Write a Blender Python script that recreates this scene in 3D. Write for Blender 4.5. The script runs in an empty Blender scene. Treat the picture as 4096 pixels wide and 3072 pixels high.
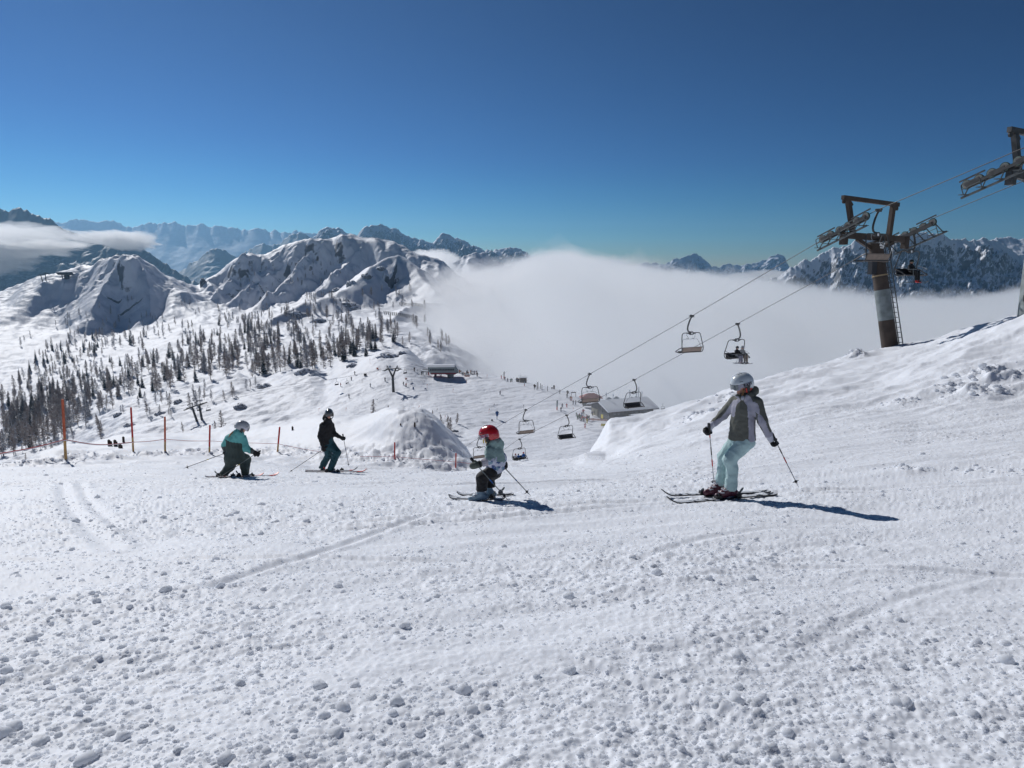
import bpy, bmesh, math, random
import numpy as np
from mathutils import Vector, Matrix, Quaternion
from mathutils.bvhtree import BVHTree

# ------------------------------------------------------------------ camera, sky, sun, exposure
scene = bpy.context.scene
COL = scene.collection
F_PX, PITCH = 710.0, math.radians(9.5)
CP, SP = math.cos(PITCH), math.sin(PITCH)
cam_d = bpy.data.cameras.new('camera'); cam = bpy.data.objects.new('camera', cam_d); COL.objects.link(cam)
cam_d.sensor_width = 36.0; cam_d.lens = 36.0 * F_PX / 1024.0
cam_d.clip_start = 0.05; cam_d.clip_end = 90000.0
cam.location = (0, 0, 0); cam.rotation_euler = (math.radians(90) - PITCH, 0, 0)
scene.camera = cam

SUN_AZ, SUN_EL = math.radians(-38.0), math.radians(35.0)       # azimuth measured from +Y towards +X
SUN_DIR = Vector((math.sin(SUN_AZ) * math.cos(SUN_EL), math.cos(SUN_AZ) * math.cos(SUN_EL), math.sin(SUN_EL)))
world = bpy.data.worlds.new('World'); scene.world = world; world.use_nodes = True
wn = world.node_tree; bg = wn.nodes['Background']
sky = wn.nodes.new('ShaderNodeTexSky'); sky.sky_type = 'NISHITA'; sky.sun_disc = False
sky.sun_elevation = SUN_EL; sky.sun_rotation = SUN_AZ
sky.altitude = 3500; sky.air_density = 1.0; sky.dust_density = 1.4; sky.ozone_density = 1.2
hsv = wn.nodes.new('ShaderNodeHueSaturation'); hsv.inputs['Saturation'].default_value = 1.74; hsv.inputs['Hue'].default_value = 0.482
gam = wn.nodes.new('ShaderNodeGamma'); gam.inputs[1].default_value = 1.85
def _scale(v):
    n = wn.nodes.new('ShaderNodeVectorMath'); n.operation = 'SCALE'; n.inputs['Scale'].default_value = v; return n
_s1, _s2 = _scale(0.055), _scale(1 / 0.055)          # deepens the blue away from the sun, as at high altitude
wn.links.new(sky.outputs[0], hsv.inputs['Color']); wn.links.new(hsv.outputs[0], _s1.inputs[0]); wn.links.new(_s1.outputs[0], gam.inputs[0])
wn.links.new(gam.outputs[0], _s2.inputs[0]); wn.links.new(_s2.outputs[0], bg.inputs[0])
bg.inputs[1].default_value = 0.09
sun_d = bpy.data.lights.new('sun', 'SUN'); sun = bpy.data.objects.new('sun', sun_d); COL.objects.link(sun)
sun_d.energy = 3.6; sun_d.angle = math.radians(0.5); sun_d.color = (1.0, 0.985, 0.97)
sun.rotation_euler = SUN_DIR.to_track_quat('Z', 'Y').to_euler(); sun.location = (0, 0, 60)
scene.view_settings.view_transform = 'Standard'; scene.view_settings.look = 'None'
scene.view_settings.gamma = 1.0; scene.view_settings.use_curve_mapping = False
scene.view_settings.exposure = -0.04
cy = scene.cycles
cy.max_bounces = 14; cy.diffuse_bounces = 3; cy.glossy_bounces = 3; cy.transparent_max_bounces = 8
cy.volume_bounces = 12; cy.use_denoising = True; cy.caustics_reflective = False; cy.caustics_refractive = False
cy.volume_max_steps = 256

# ------------------------------------------------------------------ helpers
RNG = np.random.default_rng(7)
random.seed(11)

def link(o, parent=None):
    COL.objects.link(o)
    if parent is not None: o.parent = parent
    return o

def tag(o, label=None, cat=None, group=None, kind=None):
    if label: o['label'] = label
    if cat: o['category'] = cat
    if group: o['group'] = group
    if kind: o['kind'] = kind
    return o

def empty(name, loc=(0, 0, 0), rz=0.0):
    o = bpy.data.objects.new(name, None); o.location = loc; o.rotation_euler = (0, 0, rz); o.empty_display_size = 0.1
    return link(o)

def mesh_obj(name, verts, faces, mats=None, parent=None, smooth=False, midx=None):
    verts = np.asarray(verts, dtype=np.float32).reshape(-1, 3)
    me = bpy.data.meshes.new(name)
    if isinstance(faces, np.ndarray) and faces.ndim == 2:
        n, k = faces.shape
        me.vertices.add(len(verts)); me.vertices.foreach_set('co', verts.ravel())
        me.loops.add(n * k); me.loops.foreach_set('vertex_index', faces.astype(np.int32).ravel())
        me.polygons.add(n); me.polygons.foreach_set('loop_start', np.arange(0, n * k, k, dtype=np.int32))
        me.polygons.foreach_set('loop_total', np.full(n, k, dtype=np.int32))
        me.update(calc_edges=True)
    else:
        me.from_pydata(verts.tolist(), [], [list(f) for f in faces]); me.update()
    for m in (mats or []): me.materials.append(m)
    if midx is not None: me.polygons.foreach_set('material_index', np.asarray(midx, dtype=np.int32))
    if smooth: me.polygons.foreach_set('use_smooth', np.ones(len(me.polygons), dtype=bool))
    me.validate(verbose=False)
    o = bpy.data.objects.new(name, me)
    return link(o, parent)

class MB:
    """collects solids and links them as ONE mesh object"""
    def __init__(s): s.v = []; s.f = []; s.m = []
    def add(s, v, f, mi=0):
        n = len(s.v); s.v += [tuple(p) for p in v]
        for q in f: s.f.append([n + i for i in q]); s.m.append(mi)
        return s
    def box(s, c, size, rot=None, mi=0, bevel=0.0):
        hx, hy, hz = [d / 2 for d in size]
        P = [Vector((sx * hx, sy * hy, sz * hz)) for sz in (-1, 1) for sy in (-1, 1) for sx in (-1, 1)]
        if rot is not None: P = [rot @ p for p in P]
        P = [p + Vector(c) for p in P]
        return s.add(P, [(0, 2, 3, 1), (4, 5, 7, 6), (0, 1, 5, 4), (2, 6, 7, 3), (0, 4, 6, 2), (1, 3, 7, 5)], mi)
    def beam(s, a, b, w, h, up=(0, 0, 1), mi=0):
        a = Vector(a); b = Vector(b); d = b - a; L = d.length; d.normalize(); up = Vector(up)
        if abs(d.dot(up)) > 0.98: up = Vector((1, 0, 0))
        x = d.cross(up).normalized(); y = x.cross(d).normalized()
        R = Matrix((x, d, y)).transposed()
        return s.box((a + b) / 2, (w, L, h), R, mi)
    def tube(s, pts, r, n=8, mi=0, caps=True):
        pts = [Vector(p) for p in pts]; m = len(pts)
        rs = r if isinstance(r, (list, tuple)) else [r] * m
        V = []; up = None
        for i, p in enumerate(pts):
            d = (pts[min(i + 1, m - 1)] - pts[max(i - 1, 0)])
            if d.length < 1e-9: d = Vector((0, 0, 1))
            d.normalize()
            if up is None:
                up = Vector((0, 0, 1)) if abs(d.z) < 0.9 else Vector((1, 0, 0))
            x = d.cross(up); x.normalize(); y = x.cross(d).normalized(); up = y
            for k in range(n):
                t = 2 * math.pi * k / n
                V.append(p + (x * math.cos(t) + y * math.sin(t)) * rs[i])
        F = [(i * n + k, i * n + (k + 1) % n, (i + 1) * n + (k + 1) % n, (i + 1) * n + k) for i in range(m - 1) for k in range(n)]
        if caps: F += [tuple(range(n))[::-1], tuple((m - 1) * n + k for k in range(n))]
        return s.add(V, F, mi)
    def cyl(s, a, b, r, n=12, mi=0, r2=None): return s.tube([a, b], [r, r if r2 is None else r2], n, mi)
    def prism(s, prof, x0, x1, ax=0, mi=0):
        """profile of 2-D points extruded along an axis"""
        n = len(prof)
        def P(u, p):
            return (u, p[0], p[1]) if ax == 0 else ((p[0], u, p[1]) if ax == 1 else (p[0], p[1], u))
        V = [P(x0, p) for p in prof] + [P(x1, p) for p in prof]
        F = [(i, (i + 1) % n, n + (i + 1) % n, n + i) for i in range(n)] + [tuple(range(n))[::-1], tuple(range(n, 2 * n))]
        return s.add(V, F, mi)
    def xform(s, M):
        s.v = [tuple(M @ Vector(p)) for p in s.v]; return s
    def build(s, name, mats, parent=None, smooth=False):
        if not isinstance(mats, (list, tuple)): mats = [mats]
        o = mesh_obj(name, s.v, s.f, mats, parent, smooth, s.m)
        bm = bmesh.new(); bm.from_mesh(o.data); bmesh.ops.recalc_face_normals(bm, faces=bm.faces); bm.to_mesh(o.data); bm.free()
        if smooth: shade_auto(o)
        return o

def shade_auto(o, ang=40):
    me = o.data
    bm = bmesh.new(); bm.from_mesh(me)
    for e in bm.edges:
        e.smooth = not (len(e.link_faces) == 2 and e.calc_face_angle(0) > math.radians(ang))
    for f in bm.faces: f.smooth = True
    bm.to_mesh(me); bm.free()

def copy_tree(o, parent=None):
    c = o.copy(); COL.objects.link(c)
    if parent is not None: c.parent = parent
    for ch in list(o.children): copy_tree(ch, c)
    return c

# ------------------------------------------------------------------ pixel (1024x768) <-> direction from the camera
def ray_ae(px, py):
    u = (np.asarray(px, float) - 512.0) / F_PX; v = (384.0 - np.asarray(py, float)) / F_PX
    den = CP + v * SP
    return u / den, (-SP + v * CP) / den
def unproj(px, py, Y):
    a, e = ray_ae(px, py); return Vector((float(a) * Y, Y, float(e) * Y))
def proj(p):
    x, y, z = p; yc = y * CP - z * SP; zc = y * SP + z * CP
    return 512 + F_PX * x / yc, 384 - F_PX * zc / yc

# ------------------------------------------------------------------ noise
_perm = np.random.default_rng(3).permutation(4096).astype(np.int64); _g = np.random.default_rng(4).uniform(0, 2 * np.pi, 4096)
_gx, _gy = np.cos(_g), np.sin(_g)
def noise(x, y, seed=0):
    x = np.asarray(x, float) + seed * 17.31; y = np.asarray(y, float) - seed * 9.77
    xi = np.floor(x).astype(np.int64); yi = np.floor(y).astype(np.int64); xf = x - xi; yf = y - yi
    def h(i, j, dx, dy):
        k = _perm[(i + _perm[j & 4095]) & 4095]; return _gx[k] * dx + _gy[k] * dy
    u = xf * xf * xf * (xf * (xf * 6 - 15) + 10); v = yf * yf * yf * (yf * (yf * 6 - 15) + 10)
    a = h(xi, yi, xf, yf); b = h(xi + 1, yi, xf - 1, yf); c = h(xi, yi + 1, xf, yf - 1); d = h(xi + 1, yi + 1, xf - 1, yf - 1)
    return ((a + (b - a) * u) + ((c + (d - c) * u) - (a + (b - a) * u)) * v) * 1.5
def fbm(x, y, oct=4, seed=0, gain=0.5, lac=2.03):
    s = 0; A = 1.0
    for k in range(oct):
        s = s + A * noise(x, y, seed + k * 5); x = x * lac; y = y * lac; A *= gain
    return s
def ridged(x, y, oct=4, seed=0, gain=0.5, lac=2.1):
    s = 0; A = 1.0; w = 1.0
    for k in range(oct):
        n = (1 - np.abs(noise(x, y, seed + k * 5))) ** 2
        s = s + A * n * w; w = np.clip(n * 1.6, 0, 1); x = x * lac; y = y * lac; A *= gain
    return s
def sstep(a, b, x):
    t = np.clip((np.asarray(x, float) - a) / (b - a), 0, 1); return t * t * (3 - 2 * t)

# ------------------------------------------------------------------ materials
def mat(name, color, rough=0.7, metal=0.0, noise_amt=0.0, nscale=8.0, bump=0.0, bscale=40.0, color2=None, spec=0.5, coat=0.0, sheen=0.0, coords='Object'):
    m = bpy.data.materials.new(name); m.use_nodes = True; nt = m.node_tree; b = nt.nodes['Principled BSDF']
    b.inputs['Base Color'].default_value = (*color, 1); b.inputs['Roughness'].default_value = rough
    b.inputs['Metallic'].default_value = metal; b.inputs['Specular IOR Level'].default_value = spec
    if coat: b.inputs['Coat Weight'].default_value = coat; b.inputs['Coat Roughness'].default_value = 0.08
    if sheen: b.inputs['Sheen Weight'].default_value = sheen
    tc = nt.nodes.new('ShaderNodeTexCoord')
    if noise_amt or color2:
        n = nt.nodes.new('ShaderNodeTexNoise'); n.inputs['Scale'].default_value = nscale; n.inputs['Detail'].default_value = 5
        nt.links.new(tc.outputs[coords], n.inputs['Vector'])
        r = nt.nodes.new('ShaderNodeValToRGB'); c2 = color2 or tuple(c * (1 - noise_amt) for c in color)
        c1 = color if color2 else tuple(min(1, c * (1 + noise_amt * 0.6)) for c in color)
        r.color_ramp.elements[0].position = 0.35; r.color_ramp.elements[1].position = 0.65
        r.color_ramp.elements[0].color = (*c2, 1); r.color_ramp.elements[1].color = (*c1, 1)
        nt.links.new(n.outputs['Fac'], r.inputs['Fac']); nt.links.new(r.outputs['Color'], b.inputs['Base Color'])
    if bump:
        n2 = nt.nodes.new('ShaderNodeTexNoise'); n2.inputs['Scale'].default_value = bscale; n2.inputs['Detail'].default_value = 4
        nt.links.new(tc.outputs[coords], n2.inputs['Vector'])
        bp = nt.nodes.new('ShaderNodeBump'); bp.inputs['Strength'].default_value = bump; bp.inputs['Distance'].default_value = 0.02
        nt.links.new(n2.outputs['Fac'], bp.inputs['Height']); nt.links.new(bp.outputs['Normal'], b.inputs['Normal'])
    return m
# ================================================================== TERRAIN
def near_z(x, y):
    return -1.6 - 0.13 * y - 0.0045 * y * y + 0.010 * x

# each entry: list of (px, Y, py): a line across the slope, from left to right, seen from the camera
NODES = [
 # edge of the churned piste
 [(-160,24,470),(0,24,467),(66,26,462),(122,29,458),(183,31,454),(236,32,452),(290,30,453),(338,28,455),(385,26.5,460),(430,26,464),(470,26.5,468),(520,28,463),(575,28,462),(592,27.5,453),(612,27,448),(640,27,436),(722,28,410),(800,30,388),(884,33,367),(972,31,346),(1060,29,325),(1200,27,290)],
 # crest of the bank / cornice behind it
 [(-160,29,476),(0,29,474),(24,30,466),(41,34,452),(65,37,446),(92,41,444),(122,43,437),(152,45,435),(183,46,433),(225,43,428),(259,39.5,426),(290,36,428),(320,33.5,424.5),(353,31.8,423),(370,30.8,420.5),(387,30,414),(399,29.5,412),(422,29,414),(436,28.8,422),(445,28.6,432),(454,28.5,441),(465,28.4,453),(477,28.4,465),(488,28.8,466.5),(520,29.5,464),(575,29.5,463),(586,29.5,458),(592,30,448),(600,30.5,438),(609,31,424),(623,31.5,421),(643,32,416),(675,33,408),(722,35,393.5),(787,39,373),(847,41,356.5),(884,42,350),(926,40,342.5),(972,37,329.5),(1024,34.5,315),(1060,33,303),(1200,31,265)],
 # drop behind
 [(-160,45,520),(0,45,520),(66,55,500),(236,62,480),(338,58,482),(400,52,485),(470,45,510),(520,45,510),(590,45,510),(640,48,500),(722,52,470),(884,62,430),(1060,60,400),(1200,55,380)],
 # valley floor
 [(-160,280,478),(0,280,476),(66,280,474),(122,260,468),(236,235,464),(338,225,460),(430,200,466),(520,180,474),(590,180,476),(650,180,485),(722,170,520),(884,150,560),(1200,150,600)],
 # middle of the hillside beyond
 [(-160,340,464),(0,340,461),(66,350,452),(122,345,426),(183,335,414),(236,315,412),(290,298,414),(338,285,411),(385,280,407),(430,275,405),(520,250,424),(590,236,428),(650,236,434),(722,260,470),(800,280,520),(1200,280,600)],
 # its crest
 [(-160,390,458),(0,395,457),(66,420,436),(83,420,428),(102,420,418),(122,420,406),(152,420,398),(183,418,388),(202,414,385),(236,405,376),(262,398,380),(290,392,372),(311,390,370),(327,385,374),(338,380,366),(365,372,356),(385,370,352),(395,368,355),(405,366,351),(427,352,367),(458,342,374),(474,338,374),(520,322,382),(547,310,388),(575,300,395),(600,296,400),(640,290,408),(722,300,440),(800,330,500),(1200,330,560)],
 # dip behind
 [(-160,480,478),(0,480,476),(122,470,432),(236,460,398),(338,440,386),(405,425,372),(458,400,392),(520,380,425),(600,360,440),(722,380,500),(1200,400,600)],
 # bottom of the wooded slope
 [(-160,540,455),(0,540,450),(66,540,430),(122,540,404),(183,530,386),(236,530,373),(290,530,366),(338,510,358),(385,480,348),(416,470,345),(440,470,347),(470,480,360),(520,500,400),(600,500,460),(1200,500,600)],
 [(-160,760,388),(0,760,384),(66,760,377),(122,760,366),(183,760,352),(236,760,338),(290,750,331),(338,740,326),(385,720,322),(430,720,322),(470,740,345),(520,760,400),(600,760,460),(1200,760,600)],
 # foot of the steep faces
 [(-160,990,340),(0,990,336),(40,1040,330),(75,1075,329),(112,1095,330),(138,1095,327),(160,1085,318),(180,1100,308),(205,1180,302),(225,1200,306),(250,1205,310),(275,1215,306),(300,1225,298),(325,1228,288),(345,1230,279),(385,1180,283),(430,1120,300),(470,1120,340),(520,1120,380),(600,1120,450),(1200,1120,600)],
 # skyline
 [(-160,1250,312),(0,1250,293),(46,1250,275),(70,1240,270),(93,1230,265.5),(112,1210,259),(125,1200,255.5),(136,1200,257),(143,1200,262),(152,1205,270),(165,1215,277),(185,1230,283),(200,1250,288),(205,1260,283),(213,1270,276),(225,1280,265),(243,1290,256),(267,1300,254),(290,1300,244),(311,1305,240),(338,1310,238),(355,1315,236.5),(372,1315,237),(392,1310,243.5),(419,1300,253),(439,1290,261),(470,1290,285),(520,1290,330),(600,1290,400),(1200,1290,600)],
 [(-160,1550,370),(200,1600,360),(372,1650,330),(520,1600,420),(600,1600,460),(1200,1600,600)],
 [(-160,2600,380),(200,2600,380),(600,2600,420),(1200,2600,560)],
]
NA = []; SMOOTH = [6, 2.5, 12, 16, 16, 5, 16, 14, 16, 12, 3.5, 16, 16]
for line in NODES:
    L = np.array(line, float); a, e = ray_ae(L[:, 0], L[:, 2]); o = np.argsort(a)
    ag = np.linspace(-1.4, 1.4, 2801); sg = SMOOTH[len(NA)]      # 1 step = about 0.7 px
    k = np.exp(-0.5 * (np.arange(-60, 61) / sg) ** 2); k /= k.sum()
    yy = np.interp(ag, a[o], L[o, 1]); zz = np.interp(ag, a[o], (e * L[:, 1])[o])
    NA.append((ag, np.convolve(np.pad(yy, 60, 'edge'), k, 'valid'), np.convolve(np.pad(zz, 60, 'edge'), k, 'valid')))
def node_arrays(a):
    """Y and z of every line at azimuths a -> arrays (n, K)"""
    a = np.atleast_1d(a); Ys = [np.full(a.shape, 0.5), np.full(a.shape, 4.0), np.full(a.shape, 8.0), np.full(a.shape, 12.0)]
    Zs = [near_z(a * Y[0], Y[0]) for Y in Ys]
    # at 20 m the slope already rises to the right
    px20 = [-1.2, -0.1, 0.02, 0.09, 0.13, 0.20, 0.31, 0.43, 0.55, 0.68, 1.2]
    z20 = [-5.95, -5.95, -5.9, -5.8, -5.65, -5.3, -4.8, -4.45, -4.2, -4.0, -3.6]
    z12 = np.interp(a, [-1.2, 0.1, 0.3, 0.6, 1.2], [0, 0, 0.10, 0.30, 0.7]); Zs[3] = Zs[3] + z12
    Ys.append(np.full(a.shape, 20.0)); Zs.append(np.interp(a, px20, z20))
    for (aa, yy, zz) in NA:
        Ys.append(np.interp(a, aa, yy)); Zs.append(np.interp(a, aa, zz))
    return np.stack(Ys, 1), np.stack(Zs, 1)
def pchip_d(Y, Z):
    h = np.diff(Y, axis=1); dl = np.diff(Z, axis=1) / h
    d = np.zeros_like(Z); w1 = 2 * h[:, 1:] + h[:, :-1]; w2 = h[:, 1:] + 2 * h[:, :-1]
    same = dl[:, :-1] * dl[:, 1:] > 0
    with np.errstate(divide='ignore', invalid='ignore'):
        hm = (w1 + w2) / (w1 / dl[:, :-1] + w2 / dl[:, 1:])
    d[:, 1:-1] = np.where(same, hm, 0); d[:, 0] = dl[:, 0]; d[:, -1] = dl[:, -1]
    return d
def loft(a, Y):
    """base height at azimuth a (n,), depth Y (n,)"""
    NY, NZ = node_arrays(a); D = pchip_d(NY, NZ); K = NY.shape[1]
    k = np.clip((NY < Y[:, None]).sum(1) - 1, 0, K - 2); i = np.arange(len(a))
    y0, y1, z0, z1, d0, d1 = NY[i, k], NY[i, k + 1], NZ[i, k], NZ[i, k + 1], D[i, k], D[i, k + 1]
    h = y1 - y0; t = np.clip((Y - y0) / h, 0, 1.0)
    return (2*t**3-3*t**2+1)*z0 + (t**3-2*t**2+t)*h*d0 + (-2*t**3+3*t**2)*z1 + (t**3-t**2)*h*d1

# spurs and rock bands standing on the far slope: polylines of (px,py,Y), width, height
def seg_dist(x, y, P):
    best = np.full(x.shape, 1e9); side = np.zeros(x.shape); tt = np.zeros(x.shape)
    n = len(P) - 1
    for i in range(n):
        ax, ay = P[i][:2]; bx, by = P[i + 1][:2]; dx, dy = bx - ax, by - ay; L2 = dx * dx + dy * dy
        t = np.clip(((x - ax) * dx + (y - ay) * dy) / L2, 0, 1)
        d = np.hypot(x - ax - t * dx, y - ay - t * dy); m = d < best
        best = np.where(m, d, best); side = np.where(m, np.sign((x - ax) * dy - (y - ay) * dx), side); tt = np.where(m, (i + t) / n, tt)
    return best, side, tt
def pl(*pts):   # (px, py, Y) -> world xyz
    return [tuple(unproj(p[0], p[1], p[2])) for p in pts]
SPURS = [  # (polyline, near-side slope, far-side slope)
    (pl((312,312,900),(335,296,930),(352,284,950),(372,266,985),(388,257,1000),(399,254.6,1010),(408,261,1000),(416,269,985),(421,277,960),(427,284,940),(436,294,900),(445,303,870),(452,315,830)), 0.52, 0.48),
    (pl((372,236.5,1312),(360,248,1270),(345,263,1225),(330,278,1180),(316,293,1130)), 0.85, 0.75),
    (pl((325,239,1306),(308,256,1262),(290,274,1220),(272,292,1175),(262,303,1140)), 0.95, 0.85),
    (pl((286,245,1300),(270,262,1262),(252,280,1222),(238,296,1180)), 0.95, 0.85),
    (pl((250,255,1292),(236,270,1262),(222,287,1225),(212,297,1190)), 1.0, 0.9),
    (pl((125,255.5,1200),(112,272,1160),(100,292,1120),(92,312,1075)), 0.70, 0.62),
    (pl((138,258,1200),(146,275,1160),(150,295,1125),(150,314,1085)), 0.70, 0.62),
    (pl((262,330,820),(280,316,860),(305,303,890),(330,297,900)), 0.66, 0.30),
    (pl((395,318,700),(410,306,760),(428,302,800),(444,304,830)), 0.60, 0.40),
]
def H(x, y, detail=True):
    """ground height at world x, y"""
    x = np.atleast_1d(np.asarray(x, float)); y = np.atleast_1d(np.asarray(y, float))
    z = np.empty(x.shape)
    near = y < 0.6
    z[near] = near_z(x[near], y[near])
    f = ~near
    if f.any():
        X, Yv = x[f], y[f]; a = X / Yv
        wy = sstep(900, 1080, Yv) * (1 - sstep(1290, 1420, Yv)); Yw = Yv + wy * 30 * (fbm(X / 75 + Yv / 260, Yv / 220, 3, 24)); zz = loft(a, Yw)
        far = Yv > 600
        if far.any():
            Xf, Yf, zf = X[far], Yv[far], zz[far]
            for P, s1, s2 in SPURS:
                d, side, t = seg_dist(Xf, Yf, P); n = len(P) - 1
                zt = np.interp(t * n, np.arange(n + 1), [p[2] for p in P])
                front = side > 0
                h = zt - d * np.where(front, s1, s2) + np.clip(d / 25, 0, 1) * (3.5 * (ridged(Xf / 42 + Yf / 90, Yf / 120, 3, 61) - 1.0) + 1.5 * fbm(Xf / 18, Yf / 18, 3, 63))
                kk = 4.0; zf = 0.5 * (zf + h + np.sqrt((zf - h) ** 2 + kk * kk)) - 0.0
            zz[far] = zf
        if detail:
            # large relief grows with distance, gentle on the pistes
            w = sstep(60, 330, Yv) * (1 - 0.75 * np.exp(-(((a + 0.12) / 0.17) ** 2) - ((Yv - 290) / 75) ** 2) * (Yv < 420)) * (1 - 0.8 * sstep(-0.08, 0.02, a) * (Yv < 450))
            zz += w * (2.6 * fbm(X / 46, Yv / 46, 3, 2) * sstep(200, 450, Yv) + (1 - 0.8 * sstep(450, 700, Yv)) * (1.25 * fbm(X / 15, Yv / 13, 4, 9) + 0.5 * ridged(X / 20 + Yv / 40, Yv / 12, 2, 12)))
            zz += sstep(330, 450, Yv) * (1 - 0.6 * sstep(700, 1000, Yv)) * (1 - sstep(1400, 1900, Yv)) * (1.5 * fbm(X / 24 + Yv / 50, Yv / 20, 3, 27) + 0.5 * ridged(X / 9 + Yv / 22, Yv / 40, 2, 29))
            zz += (sstep(170, 230, Yv) * (1 - sstep(400, 450, Yv))) * (0.16 * noise((X * 0.8 + Yv * 0.5) / 16, (Yv * 0.8 - X * 0.5) / 1.6, 95) + 0.22 * noise((X * 0.9 - Yv * 0.3) / 26, (Yv * 0.9 + X * 0.3) / 3.0, 96) + 0.35 * fbm(X / 30, Yv / 11, 3, 97))
            w2 = sstep(560, 900, Yv) * (1 - sstep(1400, 1900, Yv))
            hl = 1 - 0.65 * (1 - sstep(-0.56, -0.45, a))
            zz += w2 * hl * (7.0 * (ridged(X / 80 + 0.55 * Yv / 80, Yv / 220, 4, 21, 0.5) - 1.0) * sstep(900, 1120, Yv) + 1.8 * fbm(X / 45, Yv / 60, 3, 33))
            # steps in the steep rocky faces
            rk = sstep(1090, 1190, Yv) * (1 - 0.8 * sstep(1265, 1300, Yv)) * (1 - sstep(1330, 1450, Yv)) * (0.35 + 0.65 * sstep(-0.44, -0.38, a) * (1 - sstep(-0.30, -0.18, a)) + 0.5 * np.exp(-((a + 0.545) / 0.04) ** 2))
            zz += rk * 7.5 * np.clip(fbm(X / 24, Yv / 24, 3, 44) + 0.15, -0.3, 0.8)
        z[f] = zz
    return z
def H1(x, y): return float(H([x], [y])[0])

_YS = np.concatenate([np.geomspace(1.5, 60, 500), np.geomspace(60.5, 2400, 1500)])
def ground_at(px, py, ymin=1.5, ymax=2400):
    """first point of the ground met by the ray through a pixel"""
    a, e = ray_ae(px, py); a = float(a); e = float(e)
    Ys = _YS[(_YS >= ymin) & (_YS <= ymax)]; h = H(a * Ys, Ys); g = h - e * Ys
    hit = np.nonzero(g >= 0)[0]
    if len(hit) == 0: return None
    i = hit[0]
    if i == 0: Y = Ys[0]
    else: Y = Ys[i - 1] + (Ys[i] - Ys[i - 1]) * (-g[i - 1]) / (g[i] - g[i - 1] + 1e-12)
    return Vector((a * Y, Y, H1(a * Y, Y)))

TRACKS = [(3.9, 9.55, 0.06, 6.0), (3.7, 9.85, 0.05, 6.0), (0.6, 10.95, 0.02, 5.0), (0.8, 11.3, 0.01, 5.0), (-7.6, 16.6, -0.35, -4.0), (-6.6, 19.6, 0.02, -5.0), (-2.0, 7.2, 0.42, 5.0), (-2.2, 7.5, 0.41, 5.0), (0.2, 3.6, -0.9, 1.2)]
def _hit(px, py):
    a, e = ray_ae(px, py); Ys = np.linspace(2.5, 26, 900); g = H(float(a) * Ys, Ys, False) - float(e) * Ys; i = int(np.argmax(g >= 0)) if (g >= 0).any() else int(np.argmax(g)); return (float(a) * Ys[i], Ys[i])
CURVES = [([_hit(*p) for p in P], w, d) for P, w, d in (
 (((215,588),(262,570),(310,556),(352,541),(400,524),(432,513)), 0.050, 0.022), (((62,482),(66,500),(76,515),(92,530),(112,548)), 0.09, 0.020), (((80,482),(86,498),(98,512),(116,528)), 0.07, 0.016),
 (((622,648),(628,690),(632,730),(637,766)), 0.035, 0.006), (((640,560),(700,541),(770,530),(850,527)), 0.05, 0.010), (((560,600),(650,580),(760,575),(880,590)), 0.04, 0.007), (((820,640),(900,600),(980,575)), 0.04, 0.008))]
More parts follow.
